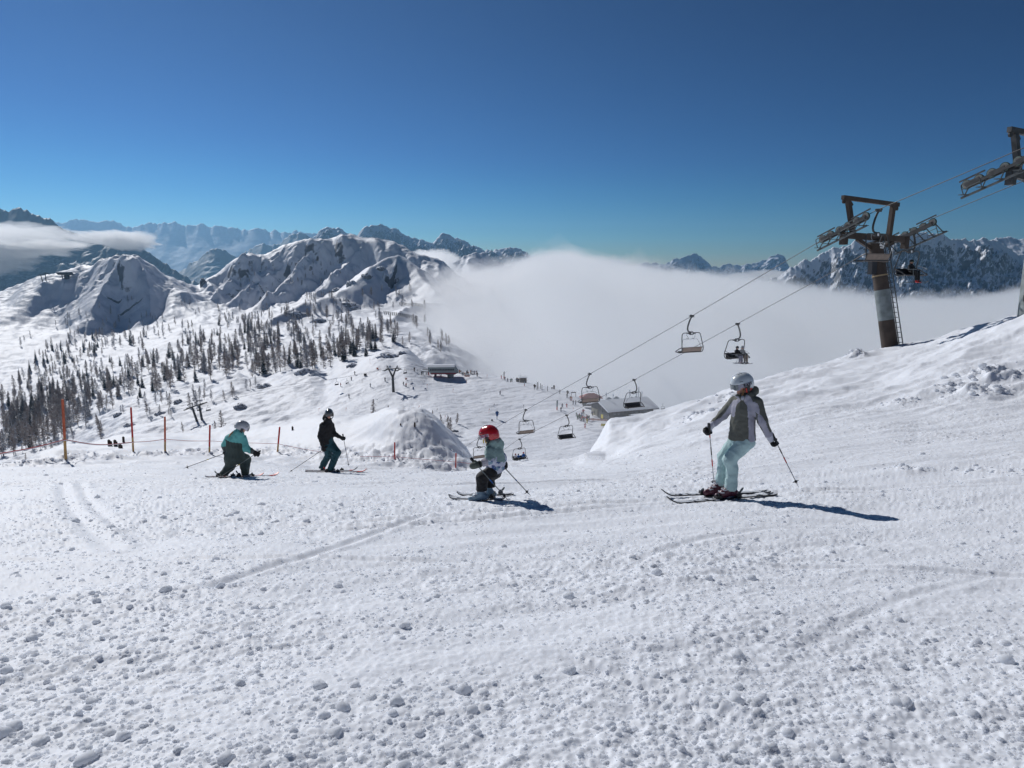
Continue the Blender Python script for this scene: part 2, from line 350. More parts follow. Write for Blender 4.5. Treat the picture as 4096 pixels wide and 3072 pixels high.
# ---- fine snow relief on the foreground piste
def snow_fine(X, Y, fine=True):
    a = X / np.maximum(Y, 0.5)
    fade = 1 - sstep(24, 31, Y) * (a < 0.12) - sstep(20, 30, Y) * (a >= 0.12) * 0.6
    fade = np.clip(fade, 0.0, 1)
    # lanes drawn by skis run diagonally; they are smoother than the churned snow between them
    u = X * 0.80 + Y * 0.30; v = -X * 0.35 + Y
    lane = 0.3 + 0.7 * sstep(-0.35, 0.45, 0.8 * fbm(u / 5.0, v / 2.6, 3, 60) + 0.25 * noise(X / 2.2, Y / 2.2, 61))
    z = 0.03 * fbm(u / 3.5, v / 0.9, 3, 50) + 0.045 * fbm(X / 2.4, Y / 2.4, 2, 51)
    z = z + lane * (0.013 * fbm(X / 0.28, Y / 0.28, 3, 52) + 0.016 * np.clip(fbm(X / 0.13, Y / 0.13, 2, 53), -0.1, 1))
    z = z * (0.72 + 0.28 * sstep(3.0, 5.5, Y))
    if fine:
        z = z + (0.35 + 0.65 * lane) * (0.011 * np.clip(noise(X / 0.055, Y / 0.055, 54), -0.2, 1) + 0.004 * noise(X / 0.025, Y / 0.025, 55))
    # a few long ski tracks with thrown-up edges
    for (c0, k, amp, wdt, s) in ((5.6, -0.12, 0.012, 0.05, 73), (9.6, 0.05, 0.02, 0.08, 74), (12.5, 0.18, 0.03, 0.12, 75)):
        d = (Y - c0 - k * X - 0.35 * noise(X / 4.0, X * 0 + s, s)) / math.hypot(1, k)
        on = sstep(-0.1, 0.25, noise(X / 5.0, Y * 0 + s * 1.7, s + 3) + 0.1)
        z = z + on * amp * (-np.exp(-(d / wdt) ** 2) + 0.8 * np.exp(-((d - 1.7 * wdt) / (0.8 * wdt)) ** 2) + 0.5 * np.exp(-((d + 1.7 * wdt) / (0.8 * wdt)) ** 2))
    for (x0, y0, k, lx) in TRACKS:      # grooves the skis have just cut
        d = (Y - y0 - k * (X - x0)) / math.hypot(1, k); on = sstep(0, 0.3, (X - x0) * np.sign(lx)) * (1 - sstep(abs(lx) * 0.6, abs(lx), (X - x0) * np.sign(lx)))
        z = z + on * (-0.028 * np.exp(-(d / 0.05) ** 2) + 0.016 * np.exp(-((np.abs(d) - 0.10) / 0.035) ** 2))
    for P, w_, d_ in CURVES:
        xs_ = [p[0] for p in P]; ys_ = [p[1] for p in P]; m = (X > min(xs_) - 0.6) & (X < max(xs_) + 0.6) & (Y > min(ys_) - 0.6) & (Y < max(ys_) + 0.6)
        if m.any():
            d, sd, tt = seg_dist(X[m], Y[m], P); z[m] = z[m] * (1 - min(0.6, d_ * 30) * np.exp(-(d / (w_ * 2)) ** 2)) + (-d_ * np.exp(-(d / w_) ** 2) + d_ * 0.7 * np.exp(-((d - 2 * w_) / w_) ** 2) * (0.6 + 0.8 * noise(X[m] / 0.15, Y[m] / 0.15, 66)))
    return z * fade
def wind_relief(X, Y):
    """banks, lips and wind ripples on the undisturbed snow at the edge of the piste (Y 20-50)"""
    a = X / Y
    w = sstep(20, 27, Y) * (1 - sstep(46, 60, Y))
    z = w * (0.16 * fbm(X / 4.5, Y / 3.0, 3, 80) + 0.05 * fbm(X / 1.1 + 2 * noise(X / 5, Y / 5, 81), Y / 0.5, 3, 82))
    knoll = np.exp(-((a + 0.14) / 0.075) ** 2) * sstep(25, 27, Y) * (1 - sstep(30, 34, Y))
    z = z + knoll * 0.075 * (ridged((X + 0.5 * Y) / 0.9, (Y - 0.3 * X) / 0.35, 3, 84) - 0.9)
    right = sstep(0.12, 0.2, a) * sstep(17, 22, Y) * (1 - sstep(44, 55, Y))
    z = z + right * (0.11 * fbm(X / 5.5 + Y / 9, Y / 2.6 - X / 9, 2, 86) + 0.075 * (ridged(X / 6.0 + Y * 0.1, Y / 1.6 - X / 2.6, 2, 88) - 0.9) + 0.05 * np.clip(fbm(X / 1.2, Y / 1.0, 3, 87), 0, 1) * sstep(0, 0.4, noise(X / 6, Y / 3, 94)) + 0.028 * fbm(X / 0.45, Y / 0.45, 3, 89) * sstep(-0.1, 0.4, noise(X / 3, Y / 2, 93)))
    # little ploughed bank along the piste edge on the left
    edge = np.interp(a, NA[0][0], NA[0][1])
    bank = np.exp(-((Y - edge) / 1.2) ** 2) * (a < 0.13) * (1 - 0.85 * sstep(-0.09, -0.04, a))
    z = z + bank * (0.10 + 0.16 * np.clip(fbm(X / 0.8, Y / 0.8, 3, 90), -0.2, 1) + 0.10 * np.clip(fbm(X / 0.28, Y / 0.28, 2, 91), 0, 1))
    # block pile at the right
    c = CLOD
    for (cx, cyy, r, h, sd) in CLOD:
        d = np.hypot(X - cx, (Y - cyy)) / r
        z = z + h * np.exp(-d * d * 1.6) * (0.55 + 0.5 * np.clip(fbm(X / (r * 0.6), Y / (r * 0.6), 3, sd), -0.5, 1.0))
    return z
CLOD = []
for (px, py, Y, r, h, sd) in ((985,382,24,0.9,0.5,1),(978,392,22,1.0,0.35,2),(1005,385,24,1.2,0.35,3),(952,390,23,0.8,0.2,4),(857,356,40,0.7,0.5,5),(900,399,22,0.5,0.16,6),(729,401,32,0.8,0.3,7),(700,416,28,0.9,0.28,8),(907,476,11.5,0.5,0.14,9),(995,476,11,0.6,0.10,10),(716,476,11.5,0.4,0.07,11)):
    p = unproj(px, py, Y); CLOD.append((p.x, p.y, r, h, sd))
def HN(x, y, fine=True):
    x = np.atleast_1d(np.asarray(x, float)); y = np.atleast_1d(np.asarray(y, float))
    z = H(x, y); yy = np.maximum(y, 0.6)
    return z + snow_fine(x, yy, fine) * (y < 60) + np.where((yy > 1.0) & (yy < 64), wind_relief(x, yy), 0)
def HN1(x, y): return float(HN([x], [y])[0])
def near_at(px, py, ymin=3.0):
    a, e = ray_ae(px, py); a = float(a); e = float(e)
    Ys = np.geomspace(ymin, 62, 900); g = HN(a * Ys, Ys, False) - e * Ys; i = int(np.nonzero(g >= 0)[0][0]) if (g >= 0).any() else int(np.argmax(g))
    Y = Ys[i]; return Vector((a * Y, Y, HN1(a * Y, Y)))

# ---- materials of snow and rock
def snow_mat(name, base=(0.855, 0.875, 0.925), bump=0.35, bscale=9.0, rock=False, rock_lo=0.55, rock_hi=0.68, rscale=0.02, rockcol=(0.10, 0.105, 0.12), tex_bump_dist=0.05, rough=0.62):
    m = bpy.data.materials.new(name); m.use_nodes = True; nt = m.node_tree; b = nt.nodes['Principled BSDF']
    L = nt.links.new; N = nt.nodes.new
    geo = N('ShaderNodeNewGeometry')
    b.inputs['Roughness'].default_value = rough; b.inputs['Specular IOR Level'].default_value = 0.35
    n1 = N('ShaderNodeTexNoise'); n1.inputs['Scale'].default_value = bscale; n1.inputs['Detail'].default_value = 6; n1.inputs['Roughness'].default_value = 0.62
    L(geo.outputs['Position'], n1.inputs['Vector'])
    bp = N('ShaderNodeBump'); bp.inputs['Strength'].default_value = bump; bp.inputs['Distance'].default_value = tex_bump_dist
    L(n1.outputs['Fac'], bp.inputs['Height']); L(bp.outputs['Normal'], b.inputs['Normal'])
    mixc = N('ShaderNodeMix'); mixc.data_type = 'RGBA'
    mixc.inputs['A'].default_value = (*base, 1); mixc.inputs['B'].default_value = (base[0] * 0.94, base[1] * 0.955, base[2] * 0.98, 1)
    n0 = N('ShaderNodeTexNoise'); n0.inputs['Scale'].default_value = bscale * 0.15; n0.inputs['Detail'].default_value = 3
    L(geo.outputs['Position'], n0.inputs['Vector']); L(n0.outputs['Fac'], mixc.inputs['Factor'])
    if not rock:
        L(mixc.outputs['Result'], b.inputs['Base Color']); return m
    sep = N('ShaderNodeSeparateXYZ'); L(geo.outputs['True Normal'], sep.inputs[0])
    nr = N('ShaderNodeTexNoise'); nr.inputs['Scale'].default_value = rscale; nr.inputs['Detail'].default_value = 8; nr.inputs['Roughness'].default_value = 0.7
    mp = N('ShaderNodeMapping'); mp.inputs['Scale'].default_value = (1, 1, 2.2); L(geo.outputs['Position'], mp.inputs['Vector']); L(mp.outputs[0], nr.inputs['Vector'])
    ad = N('ShaderNodeMath'); ad.operation = 'MULTIPLY_ADD'; ad.inputs[1].default_value = 0.55; L(nr.outputs['Fac'], ad.inputs[0])
    sub = N('ShaderNodeMath'); sub.operation = 'SUBTRACT'; L(sep.outputs['Z'], sub.inputs[0]); sub.inputs[1].default_value = 0.275
    L(sub.outputs[0], ad.inputs[2])
    mr = N('ShaderNodeMapRange'); mr.inputs['From Min'].default_value = rock_lo; mr.inputs['From Max'].default_value = rock_hi
    mr.inputs['To Min'].default_value = 1; mr.inputs['To Max'].default_value = 0; L(ad.outputs[0], mr.inputs['Value'])
    rc = N('ShaderNodeMix'); rc.data_type = 'RGBA'; rc.inputs['A'].default_value = (*rockcol, 1); rc.inputs['B'].default_value = (rockcol[0] * 2.4, rockcol[1] * 2.4, rockcol[2] * 2.3, 1)
    n3 = N('ShaderNodeTexNoise'); n3.inputs['Scale'].default_value = rscale * 5; n3.inputs['Detail'].default_value = 5; L(geo.outputs['Position'], n3.inputs['Vector']); L(n3.outputs['Fac'], rc.inputs['Factor'])
    fin = N('ShaderNodeMix'); fin.data_type = 'RGBA'; L(mr.outputs['Result'], fin.inputs['Factor']); L(mixc.outputs['Result'], fin.inputs['A']); L(rc.outputs['Result'], fin.inputs['B'])
    L(fin.outputs['Result'], b.inputs['Base Color'])
    return m
M_SNOW_NEAR = snow_mat('piste_snow', bump=0.22, bscale=70.0, tex_bump_dist=0.006)
_b = M_SNOW_NEAR.node_tree.nodes['Principled BSDF']; _b.inputs['Subsurface Weight'].default_value = 0.6; _b.inputs['Subsurface Radius'].default_value = (1.0, 1.0, 1.0); _b.inputs['Subsurface Scale'].default_value = 0.02
M_SNOW_FAR = snow_mat('mountain_snow', bump=0.5, bscale=0.35, rock=True, rock_lo=0.34, rock_hi=0.40, rscale=0.02, tex_bump_dist=1.2)

def grid_mesh(name, X, Y, Z, m, smooth=True):
    r, c = X.shape
    V = np.stack([X.ravel(), Y.ravel(), Z.ravel()], 1)
    i = np.arange(r * c).reshape(r, c)
    F = np.stack([i[:-1, :-1].ravel(), i[:-1, 1:].ravel(), i[1:, 1:].ravel(), i[1:, :-1].ravel()], 1)
    return mesh_obj(name, V, F, [m], None, smooth)

# foreground piste
ac = np.concatenate([-np.geomspace(8, 0.96, 40), np.linspace(-0.95, 0.95, 1250), np.geomspace(0.96, 8, 40)])
Yr = np.concatenate([1 / np.linspace(1 / 1.3, 1 / 12.0, 620), 1 / np.linspace(1 / 12.05, 1 / 62.0, 330)])
YY, AA = np.meshgrid(Yr, ac, indexing='ij'); XX = AA * YY
ZZ = HN(XX.ravel(), YY.ravel()).reshape(XX.shape)
piste = grid_mesh('ground', XX, YY, ZZ, M_SNOW_NEAR)
tag(piste, 'churned white snow of the ski run in the foreground', kind='structure')
# the same slope going on behind the camera
xs = np.linspace(-40, 40, 161); ys = np.linspace(-40, 1.3, 120); yb, xb = np.meshgrid(ys, xs, indexing='ij')
gb = grid_mesh('ground', xb, yb, near_z(xb, yb) - 0.06, M_SNOW_NEAR); tag(gb, 'snow slope behind the viewpoint', kind='structure')

# valley and mountain ridge
def far_rows(c_count):
    a = np.concatenate([-np.geomspace(3.0, 0.90, 26), np.linspace(-0.895, 0.50, c_count), np.linspace(0.505, 0.9, 60), np.geomspace(0.92, 3.0, 24)])
    NY, _ = node_arrays(a); rows = []
    subs = [(6, 10), (7, 14), (8, 90), (9, 90), (10, 24), (11, 30), (12, 110), (13, 130), (14, 150), (15, 40), (16, 14)]
    for k, n in subs:
        if k + 1 >= NY.shape[1]: continue
        for j in range(n): rows.append(NY[:, k] + (NY[:, k + 1] - NY[:, k]) * j / n)
    Y = np.array(rows); return np.broadcast_to(a, Y.shape), Y
A2, Y2 = far_rows(940)
Y2 = np.maximum(Y2, 40.0)
X2 = A2 * Y2
Z2 = H(X2.ravel(), Y2.ravel()).reshape(X2.shape)
Z2 = Z2 - 0.25 * (1 - sstep(58, 64, Y2))
hill = grid_mesh('hills', X2, Y2, Z2, M_SNOW_FAR)
tag(hill, 'snow covered hillside and mountain ridge beyond the ski run', kind='structure')

# ---- distant ranges
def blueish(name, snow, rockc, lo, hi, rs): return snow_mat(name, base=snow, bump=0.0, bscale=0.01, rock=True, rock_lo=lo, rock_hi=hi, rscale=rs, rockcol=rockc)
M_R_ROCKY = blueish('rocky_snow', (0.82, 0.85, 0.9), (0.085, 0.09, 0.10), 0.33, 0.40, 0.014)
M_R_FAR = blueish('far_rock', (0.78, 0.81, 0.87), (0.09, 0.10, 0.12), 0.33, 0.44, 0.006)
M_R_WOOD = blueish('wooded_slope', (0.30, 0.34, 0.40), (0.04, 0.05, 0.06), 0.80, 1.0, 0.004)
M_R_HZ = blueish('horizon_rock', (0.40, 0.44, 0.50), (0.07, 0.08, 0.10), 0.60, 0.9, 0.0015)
def mountain_range(sil, Y0, zbase, m, label, slope=0.75, rough=0.12, scale=None, seed=0, step=1.2, back=0.5, curve=0.0, jag=0.8):
    S = np.array(sil, float); a, e = ray_ae(S[:, 0], S[:, 1])
    n = max(60, int((S[-1, 0] - S[0, 0]) / step)); aa = np.linspace(a[0], a[-1], n)
    ee = np.interp(aa, a, e); zj = jag * fbm(aa * 80, aa * 0, 4, seed + 9, gain=0.65) * 0.0035 * Y0; zc = ee * Y0
    hmax = float(np.max(zc - zbase)); front = hmax / slope; sc = scale or hmax * 0.55
    rows = np.concatenate([np.linspace(-1, 0, 130), np.linspace(0.02, back, 16)])
    R, AAA = np.meshgrid(rows, aa, indexing='ij'); Yg = Y0 + R * front; ZC = np.broadcast_to(zc, R.shape)
    Xg = AAA * Y0 * (1 + 0.35 * (Yg / Y0 - 1))
    t = np.abs(R)
    Zg = ZC - (ZC - zbase) * np.where(R < 0, t ** (0.9 + curve), np.clip(t * 1.6, 0, 1))
    rel = rough * hmax * (ridged(Xg / sc, Yg / sc * 0.75, 6, 100 + seed, gain=0.52) - 1.15) + rough * 0.5 * hmax * fbm(Xg / (sc * 0.25), Yg / (sc * 0.25), 4, 150 + seed, gain=0.6)
    Zg = Zg + rel * sstep(0.0, 0.16, t) + 0.10 * rel * (1 - sstep(0, 0.16, t))
    Zg = Zg + zj[None, :] * np.exp(-t * 14)
    o = grid_mesh('mountains', Xg, Yg, Zg, m, smooth=False)
    return tag(o, label, kind='structure')
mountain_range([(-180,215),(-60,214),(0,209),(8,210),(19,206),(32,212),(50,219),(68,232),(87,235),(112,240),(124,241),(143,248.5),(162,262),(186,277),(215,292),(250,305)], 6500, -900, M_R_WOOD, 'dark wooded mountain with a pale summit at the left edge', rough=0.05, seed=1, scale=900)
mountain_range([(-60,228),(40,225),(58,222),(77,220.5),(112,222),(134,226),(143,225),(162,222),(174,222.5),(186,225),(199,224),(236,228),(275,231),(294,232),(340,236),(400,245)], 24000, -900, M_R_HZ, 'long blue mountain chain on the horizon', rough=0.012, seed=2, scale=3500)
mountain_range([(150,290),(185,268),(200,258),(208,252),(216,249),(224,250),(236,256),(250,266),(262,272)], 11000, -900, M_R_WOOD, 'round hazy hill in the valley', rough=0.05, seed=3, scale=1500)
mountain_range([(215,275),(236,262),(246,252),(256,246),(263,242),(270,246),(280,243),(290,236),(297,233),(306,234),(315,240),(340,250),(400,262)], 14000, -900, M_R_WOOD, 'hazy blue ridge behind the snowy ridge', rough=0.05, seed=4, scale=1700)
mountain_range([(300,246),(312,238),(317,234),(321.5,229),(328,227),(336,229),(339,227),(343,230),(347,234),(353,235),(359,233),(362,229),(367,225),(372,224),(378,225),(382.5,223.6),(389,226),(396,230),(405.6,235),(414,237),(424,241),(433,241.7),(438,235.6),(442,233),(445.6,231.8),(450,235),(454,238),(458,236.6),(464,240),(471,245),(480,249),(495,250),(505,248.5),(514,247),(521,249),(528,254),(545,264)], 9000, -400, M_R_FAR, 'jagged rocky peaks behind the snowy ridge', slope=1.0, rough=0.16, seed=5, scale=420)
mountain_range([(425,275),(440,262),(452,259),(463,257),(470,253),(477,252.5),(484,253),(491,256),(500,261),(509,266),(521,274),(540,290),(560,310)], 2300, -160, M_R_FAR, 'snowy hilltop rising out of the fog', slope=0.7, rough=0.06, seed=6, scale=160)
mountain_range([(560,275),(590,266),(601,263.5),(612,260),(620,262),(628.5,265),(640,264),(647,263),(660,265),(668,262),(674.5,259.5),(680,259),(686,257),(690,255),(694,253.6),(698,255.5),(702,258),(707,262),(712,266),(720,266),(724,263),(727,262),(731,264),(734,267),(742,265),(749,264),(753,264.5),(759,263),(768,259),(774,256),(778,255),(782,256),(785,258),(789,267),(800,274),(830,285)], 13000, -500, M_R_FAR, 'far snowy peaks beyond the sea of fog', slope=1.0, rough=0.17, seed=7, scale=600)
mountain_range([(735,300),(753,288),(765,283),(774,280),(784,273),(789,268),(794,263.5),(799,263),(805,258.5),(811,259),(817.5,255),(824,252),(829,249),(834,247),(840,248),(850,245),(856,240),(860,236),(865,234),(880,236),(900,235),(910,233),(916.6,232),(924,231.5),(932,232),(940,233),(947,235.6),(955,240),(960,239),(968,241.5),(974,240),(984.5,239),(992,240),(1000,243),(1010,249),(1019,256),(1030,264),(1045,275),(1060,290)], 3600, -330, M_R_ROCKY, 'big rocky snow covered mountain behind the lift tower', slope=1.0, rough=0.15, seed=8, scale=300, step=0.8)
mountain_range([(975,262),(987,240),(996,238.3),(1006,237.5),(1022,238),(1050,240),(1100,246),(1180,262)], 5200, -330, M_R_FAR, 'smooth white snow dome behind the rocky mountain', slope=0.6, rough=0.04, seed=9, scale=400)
# ================================================================== LOOSE SNOW, ROCKS, TREES
def lumps(name, pos, size, seed, subdiv, m, label):
    """one mesh of many irregular snow lumps"""
    rg = np.random.default_rng(seed); variants = []
    for k in range(10):
        bm = bmesh.new(); bmesh.ops.create_icosphere(bm, subdivisions=subdiv, radius=1.0)
        V = np.array([v.co[:] for v in bm.verts]); F = np.array([[v.index for v in f.verts] for f in bm.faces]); bm.free()
        V = V * (1 + 0.42 * fbm(V[:, 0] * 1.3 + 5 * k, V[:, 1] * 1.3 + V[:, 2] * 1.1, 3, 400 + k))[:, None]
        V = V * np.array([1, 0.85 + 0.3 * rg.random(), 0.72]); variants.append((V, F))
    n = len(pos); which = rg.integers(0, 10, n); ang = rg.uniform(0, 6.283, n); VV = []; FF = []; off = 0
    for k in range(10):
        idx = np.nonzero(which == k)[0]
        if not len(idx): continue
        V, F = variants[k]; c, s = np.cos(ang[idx])[:, None], np.sin(ang[idx])[:, None]; sz = size[idx][:, None]
        x = (V[None, :, 0] * c - V[None, :, 1] * s) * sz + pos[idx, 0:1]; y = (V[None, :, 0] * s + V[None, :, 1] * c) * sz + pos[idx, 1:2]
        z = V[None, :, 2] * sz + pos[idx, 2:3] + 0.05 * sz
        VV.append(np.stack([x, y, z], 2).reshape(-1, 3)); FF.append((F[None] + (np.arange(len(idx)) * len(V))[:, None, None]).reshape(-1, 3) + off); off += len(idx) * len(V)
    return tag(mesh_obj(name, np.concatenate(VV), np.concatenate(FF), [m], None, True), label, kind='stuff')
M_LUMP = snow_mat('loose_snow', base=(0.93, 0.94, 0.96), bump=0.0, bscale=60.0, tex_bump_dist=0.001, rough=0.9)
for _l in [l for l in M_LUMP.node_tree.links if l.to_socket.name == 'Normal']: M_LUMP.node_tree.links.remove(_l)
# snow lumps let light through: part of it straight, part of it scattered
_nt = M_LUMP.node_tree; _b = _nt.nodes['Principled BSDF']; _t = _nt.nodes.new('ShaderNodeBsdfTranslucent'); _t.inputs['Color'].default_value = (0.93, 0.95, 0.98, 1); _tr = _nt.nodes.new('ShaderNodeBsdfTransparent')
_m1 = _nt.nodes.new('ShaderNodeMixShader'); _m1.inputs[0].default_value = 0.5; _m2 = _nt.nodes.new('ShaderNodeMixShader'); _m2.inputs[0].default_value = 0.42; _o = _nt.nodes['Material Output']
_nt.links.new(_b.outputs[0], _m1.inputs[1]); _nt.links.new(_t.outputs[0], _m1.inputs[2]); _nt.links.new(_m1.outputs[0], _m2.inputs[1]); _nt.links.new(_tr.outputs[0], _m2.inputs[2]); _nt.links.new(_m2.outputs[0], _o.inputs['Surface'])
M_CHUNK = M_LUMP.copy(); M_CHUNK.name = 'snow_chunk'
for _x in M_CHUNK.node_tree.nodes:
    if _x.type == 'MIX_SHADER': _x.inputs[0].default_value = 0.45 if abs(_x.inputs[0].default_value - 0.5) < 1e-3 else 0.14
def scatter(n, seed, y0, y1, thr, pw=1.0):
    rg = np.random.default_rng(seed); Y = 1 / (1 / y0 + (1 / y1 - 1 / y0) * rg.random(n) ** pw); a = rg.uniform(-0.92, 0.92, n); X = a * Y
    u = X * 0.80 + Y * 0.30; v = -X * 0.35 + Y
    lane = 0.6 * fbm(u / 5.0, v / 2.6, 3, 60) + 0.25 * noise(X / 2.2, Y / 2.2, 61); cl = noise(X / 0.5, Y / 0.5, 410) + 0.4 * noise(X / 1.3, Y / 1.3, 411)
    keep = ((lane + 0.6 * cl + rg.normal(0, 0.25, n)) > thr) & (rg.random(n) < 0.50 + 0.5 * sstep(3.0, 6.0, Y)); return X[keep], Y[keep], rg
X_, Y_, rg = scatter(72000, 501, 1.9, 26, -0.15)
small = np.exp(rg.normal(-5.0, 0.42, len(X_))).clip(0.004, 0.022) * (0.85 + Y_ * 0.05)
lumps('snow_crumbs', np.stack([X_, Y_, HN(X_, Y_, True)], 1), small, 1, 1, M_LUMP, 'small loose crumbs of snow strewn over the ski run')
X_, Y_, rg = scatter(4200, 502, 1.9, 24, 0.05, 1.05)
big = np.exp(rg.normal(-4.1, 0.45, len(X_))).clip(0.011, 0.046) * (0.8 + Y_ * 0.035)
lumps('snow_chunks', np.stack([X_, Y_, HN(X_, Y_, True)], 1), big, 2, 2, M_CHUNK, 'larger chunks of snow lying on the ski run')
# broken blocks piled on the bank at the right, and along the piste edge
pp = []; ss = []; rg = np.random.default_rng(55)
for (cx, cyy, r, h, sd) in CLOD:
    for k in range(int(38 * r)):
        t = rg.normal(0, 0.5 * r, 2); pp.append((cx + t[0], cyy + t[1])); ss.append(float(np.exp(rg.normal(-3.0, 0.5))) * (0.5 if cyy < 15 else 1.0))
ed_a = np.linspace(-0.78, 0.13, 420); ed_y = np.interp(ed_a, NA[0][0], NA[0][1])
for a_, y_ in zip(ed_a, ed_y):
    yy_ = y_ + rg.normal(0, 0.7); pp.append((a_ * yy_, yy_)); ss.append(float(np.exp(rg.normal(-3.3, 0.5))))
pp = np.array(pp); ss = np.array(ss).clip(0.02, 0.2)
lumps('snow_blocks', np.column_stack([pp, HN(pp[:, 0], pp[:, 1], False)]), ss, 3, 2, M_CHUNK, 'broken blocks of snow along the edges of the ski run')

# ---- trees
M_BARK = mat('larch_bark', (0.19, 0.16, 0.145), 0.9, noise_amt=0.4, nscale=3)
M_TWIG = mat('larch_twigs', (0.40, 0.34, 0.31), 0.9, noise_amt=0.35, nscale=0.8)
M_FROST = mat('frosted_twigs', (0.42, 0.42, 0.45), 0.85, noise_amt=0.4, nscale=1.0)
M_NEEDLE = mat('spruce_needles', (0.045, 0.058, 0.050), 0.85, noise_amt=0.4, nscale=1.2)
M_TSNOW = mat('snow_on_branches', (0.74, 0.77, 0.82), 0.7)
def tree_mesh_parts(kind, seed):
    rg = random.Random(seed); hgt = 12.0; lean = rg.uniform(-0.5, 0.5); bend = rg.uniform(-0.4, 0.6)
    def axis(t): return Vector((lean * t * t + bend * math.sin(t * 3.0) * 0.4, 0.3 * math.sin(t * 2.2 + seed), hgt * t))
    tr = MB(); tr.tube([axis(t / 7) for t in range(8)], [0.15 * (1 - t / 7.6) + 0.02 for t in range(8)], 5)
    V = []; F = []; Mi = []
    def tri(a, b, c, mi): n = len(V); V.extend([a, b, c]); F.append((n, n + 1, n + 2)); Mi.append(mi)
    if kind in ('larch', 'frost'):
        nb = 100; z0 = rg.uniform(0.08, 0.25); wid = rg.uniform(2.3, 3.3)
        for i in range(nb):
            t = z0 + (1 - z0) * (i + rg.random()) / nb; p = axis(t); ang = rg.uniform(0, 6.283)
            prof = min(1.0, (t - z0) / 0.16 + 0.35) * (1 - t) ** 0.62 + 0.04
            L = wid * prof * rg.uniform(0.45, 1.15); d = Vector((math.cos(ang), math.sin(ang), rg.uniform(-0.25, 0.28)))
            q = p + d * L; w = Vector((-d.y, d.x, 0)) * 0.09; tri(p - w, p + w, q + w * 0.6, 0)
            for j in range(8):
                s = rg.uniform(0.25, 1.05); b = p + d * L * s; l2 = rg.uniform(0.35, 0.95) * (0.5 + 0.5 * prof)
                dd = Vector((rg.uniform(-1, 1), rg.uniform(-1, 1), rg.uniform(-0.9, 0.5))) * l2; ww = Vector((rg.uniform(-1, 1), rg.uniform(-1, 1), rg.uniform(-1, 1))) * 0.20
                tri(b - ww, b + ww, b + dd, 0 if rg.random() > 0.10 else 1)
    else:
        tiers = 26; z0 = 0.07
        for i in range(tiers):
            t = z0 + (1 - z0) * i / tiers; R = 2.1 * (1 - t) ** 0.85 * rg.uniform(0.75, 1.15) + 0.12; n = max(6, int(15 * (1 - t)) + 3); a0 = rg.uniform(0, 6)
            for k in range(n):
                ang = a0 + 6.283 * k / n + rg.uniform(-0.2, 0.2); p = axis(t); L = R * rg.uniform(0.65, 1.12); d = Vector((math.cos(ang), math.sin(ang), 0))
                q = p + d * L + Vector((0, 0, -0.38 * L)); w = Vector((-d.y, d.x, 0)) * L * rg.uniform(0.16, 0.26); mid = p + (q - p) * 0.62
                tri(p, mid - w + Vector((0, 0, -0.1)), q, 0); tri(p, q, mid + w + Vector((0, 0, -0.1)), 0); tri(mid - w, q, mid + w + Vector((0, 0, -0.3)), 0)
                if rg.random() < 0.55:
                    up = Vector((0, 0, 0.09)); tri(p + (q - p) * 0.35 + up, mid - w * 0.7 + up, q + up, 1); tri(p + (q - p) * 0.35 + up, q + up, mid + w * 0.7 + up, 1)
    return tr, (V, F, Mi)
TREE_PROTO = {}
def tree_proto(kind, k):
    if (kind, k) not in TREE_PROTO:
        tr, (V, F, Mi) = tree_mesh_parts(kind, 900 + 37 * k + len(kind))
        mats = {'larch': [M_TWIG, M_TSNOW], 'frost': [M_FROST, M_TSNOW], 'spruce': [M_NEEDLE, M_TSNOW]}[kind]
        tm = tr.build('trunk', M_BARK).data
        cm = mesh_obj('crown', [tuple(v) for v in V], np.array(F), mats, None, False, Mi).data
        for o in [o for o in COL.objects if o.data in (tm, cm)]: bpy.data.objects.remove(o)
        TREE_PROTO[(kind, k)] = (tm, cm)
    return TREE_PROTO[(kind, k)]
TREE_NAME = {'larch': 'larch_tree', 'frost': 'larch_tree', 'spruce': 'spruce_tree'}
def plant(kind, k, p, hgt, rz, label, group, lean=0.0):
    tm, cm = tree_proto(kind, k); s = hgt / 12.0
    r = empty(TREE_NAME[kind], p, rz); r.scale = (s, s, s); r.rotation_euler = (0, lean, rz)
    link(bpy.data.objects.new('trunk', tm), r); link(bpy.data.objects.new('crown', cm), r)
    return tag(r, label, 'tree', group)
def in_poly(px, py, P):
    c = False; n = len(P)
    for i in range(n):
        (x1, y1), (x2, y2) = P[i], P[(i + 1) % n]
        if (y1 > py) != (y2 > py) and px < (x2 - x1) * (py - y1) / (y2 - y1) + x1: c = not c
    return c
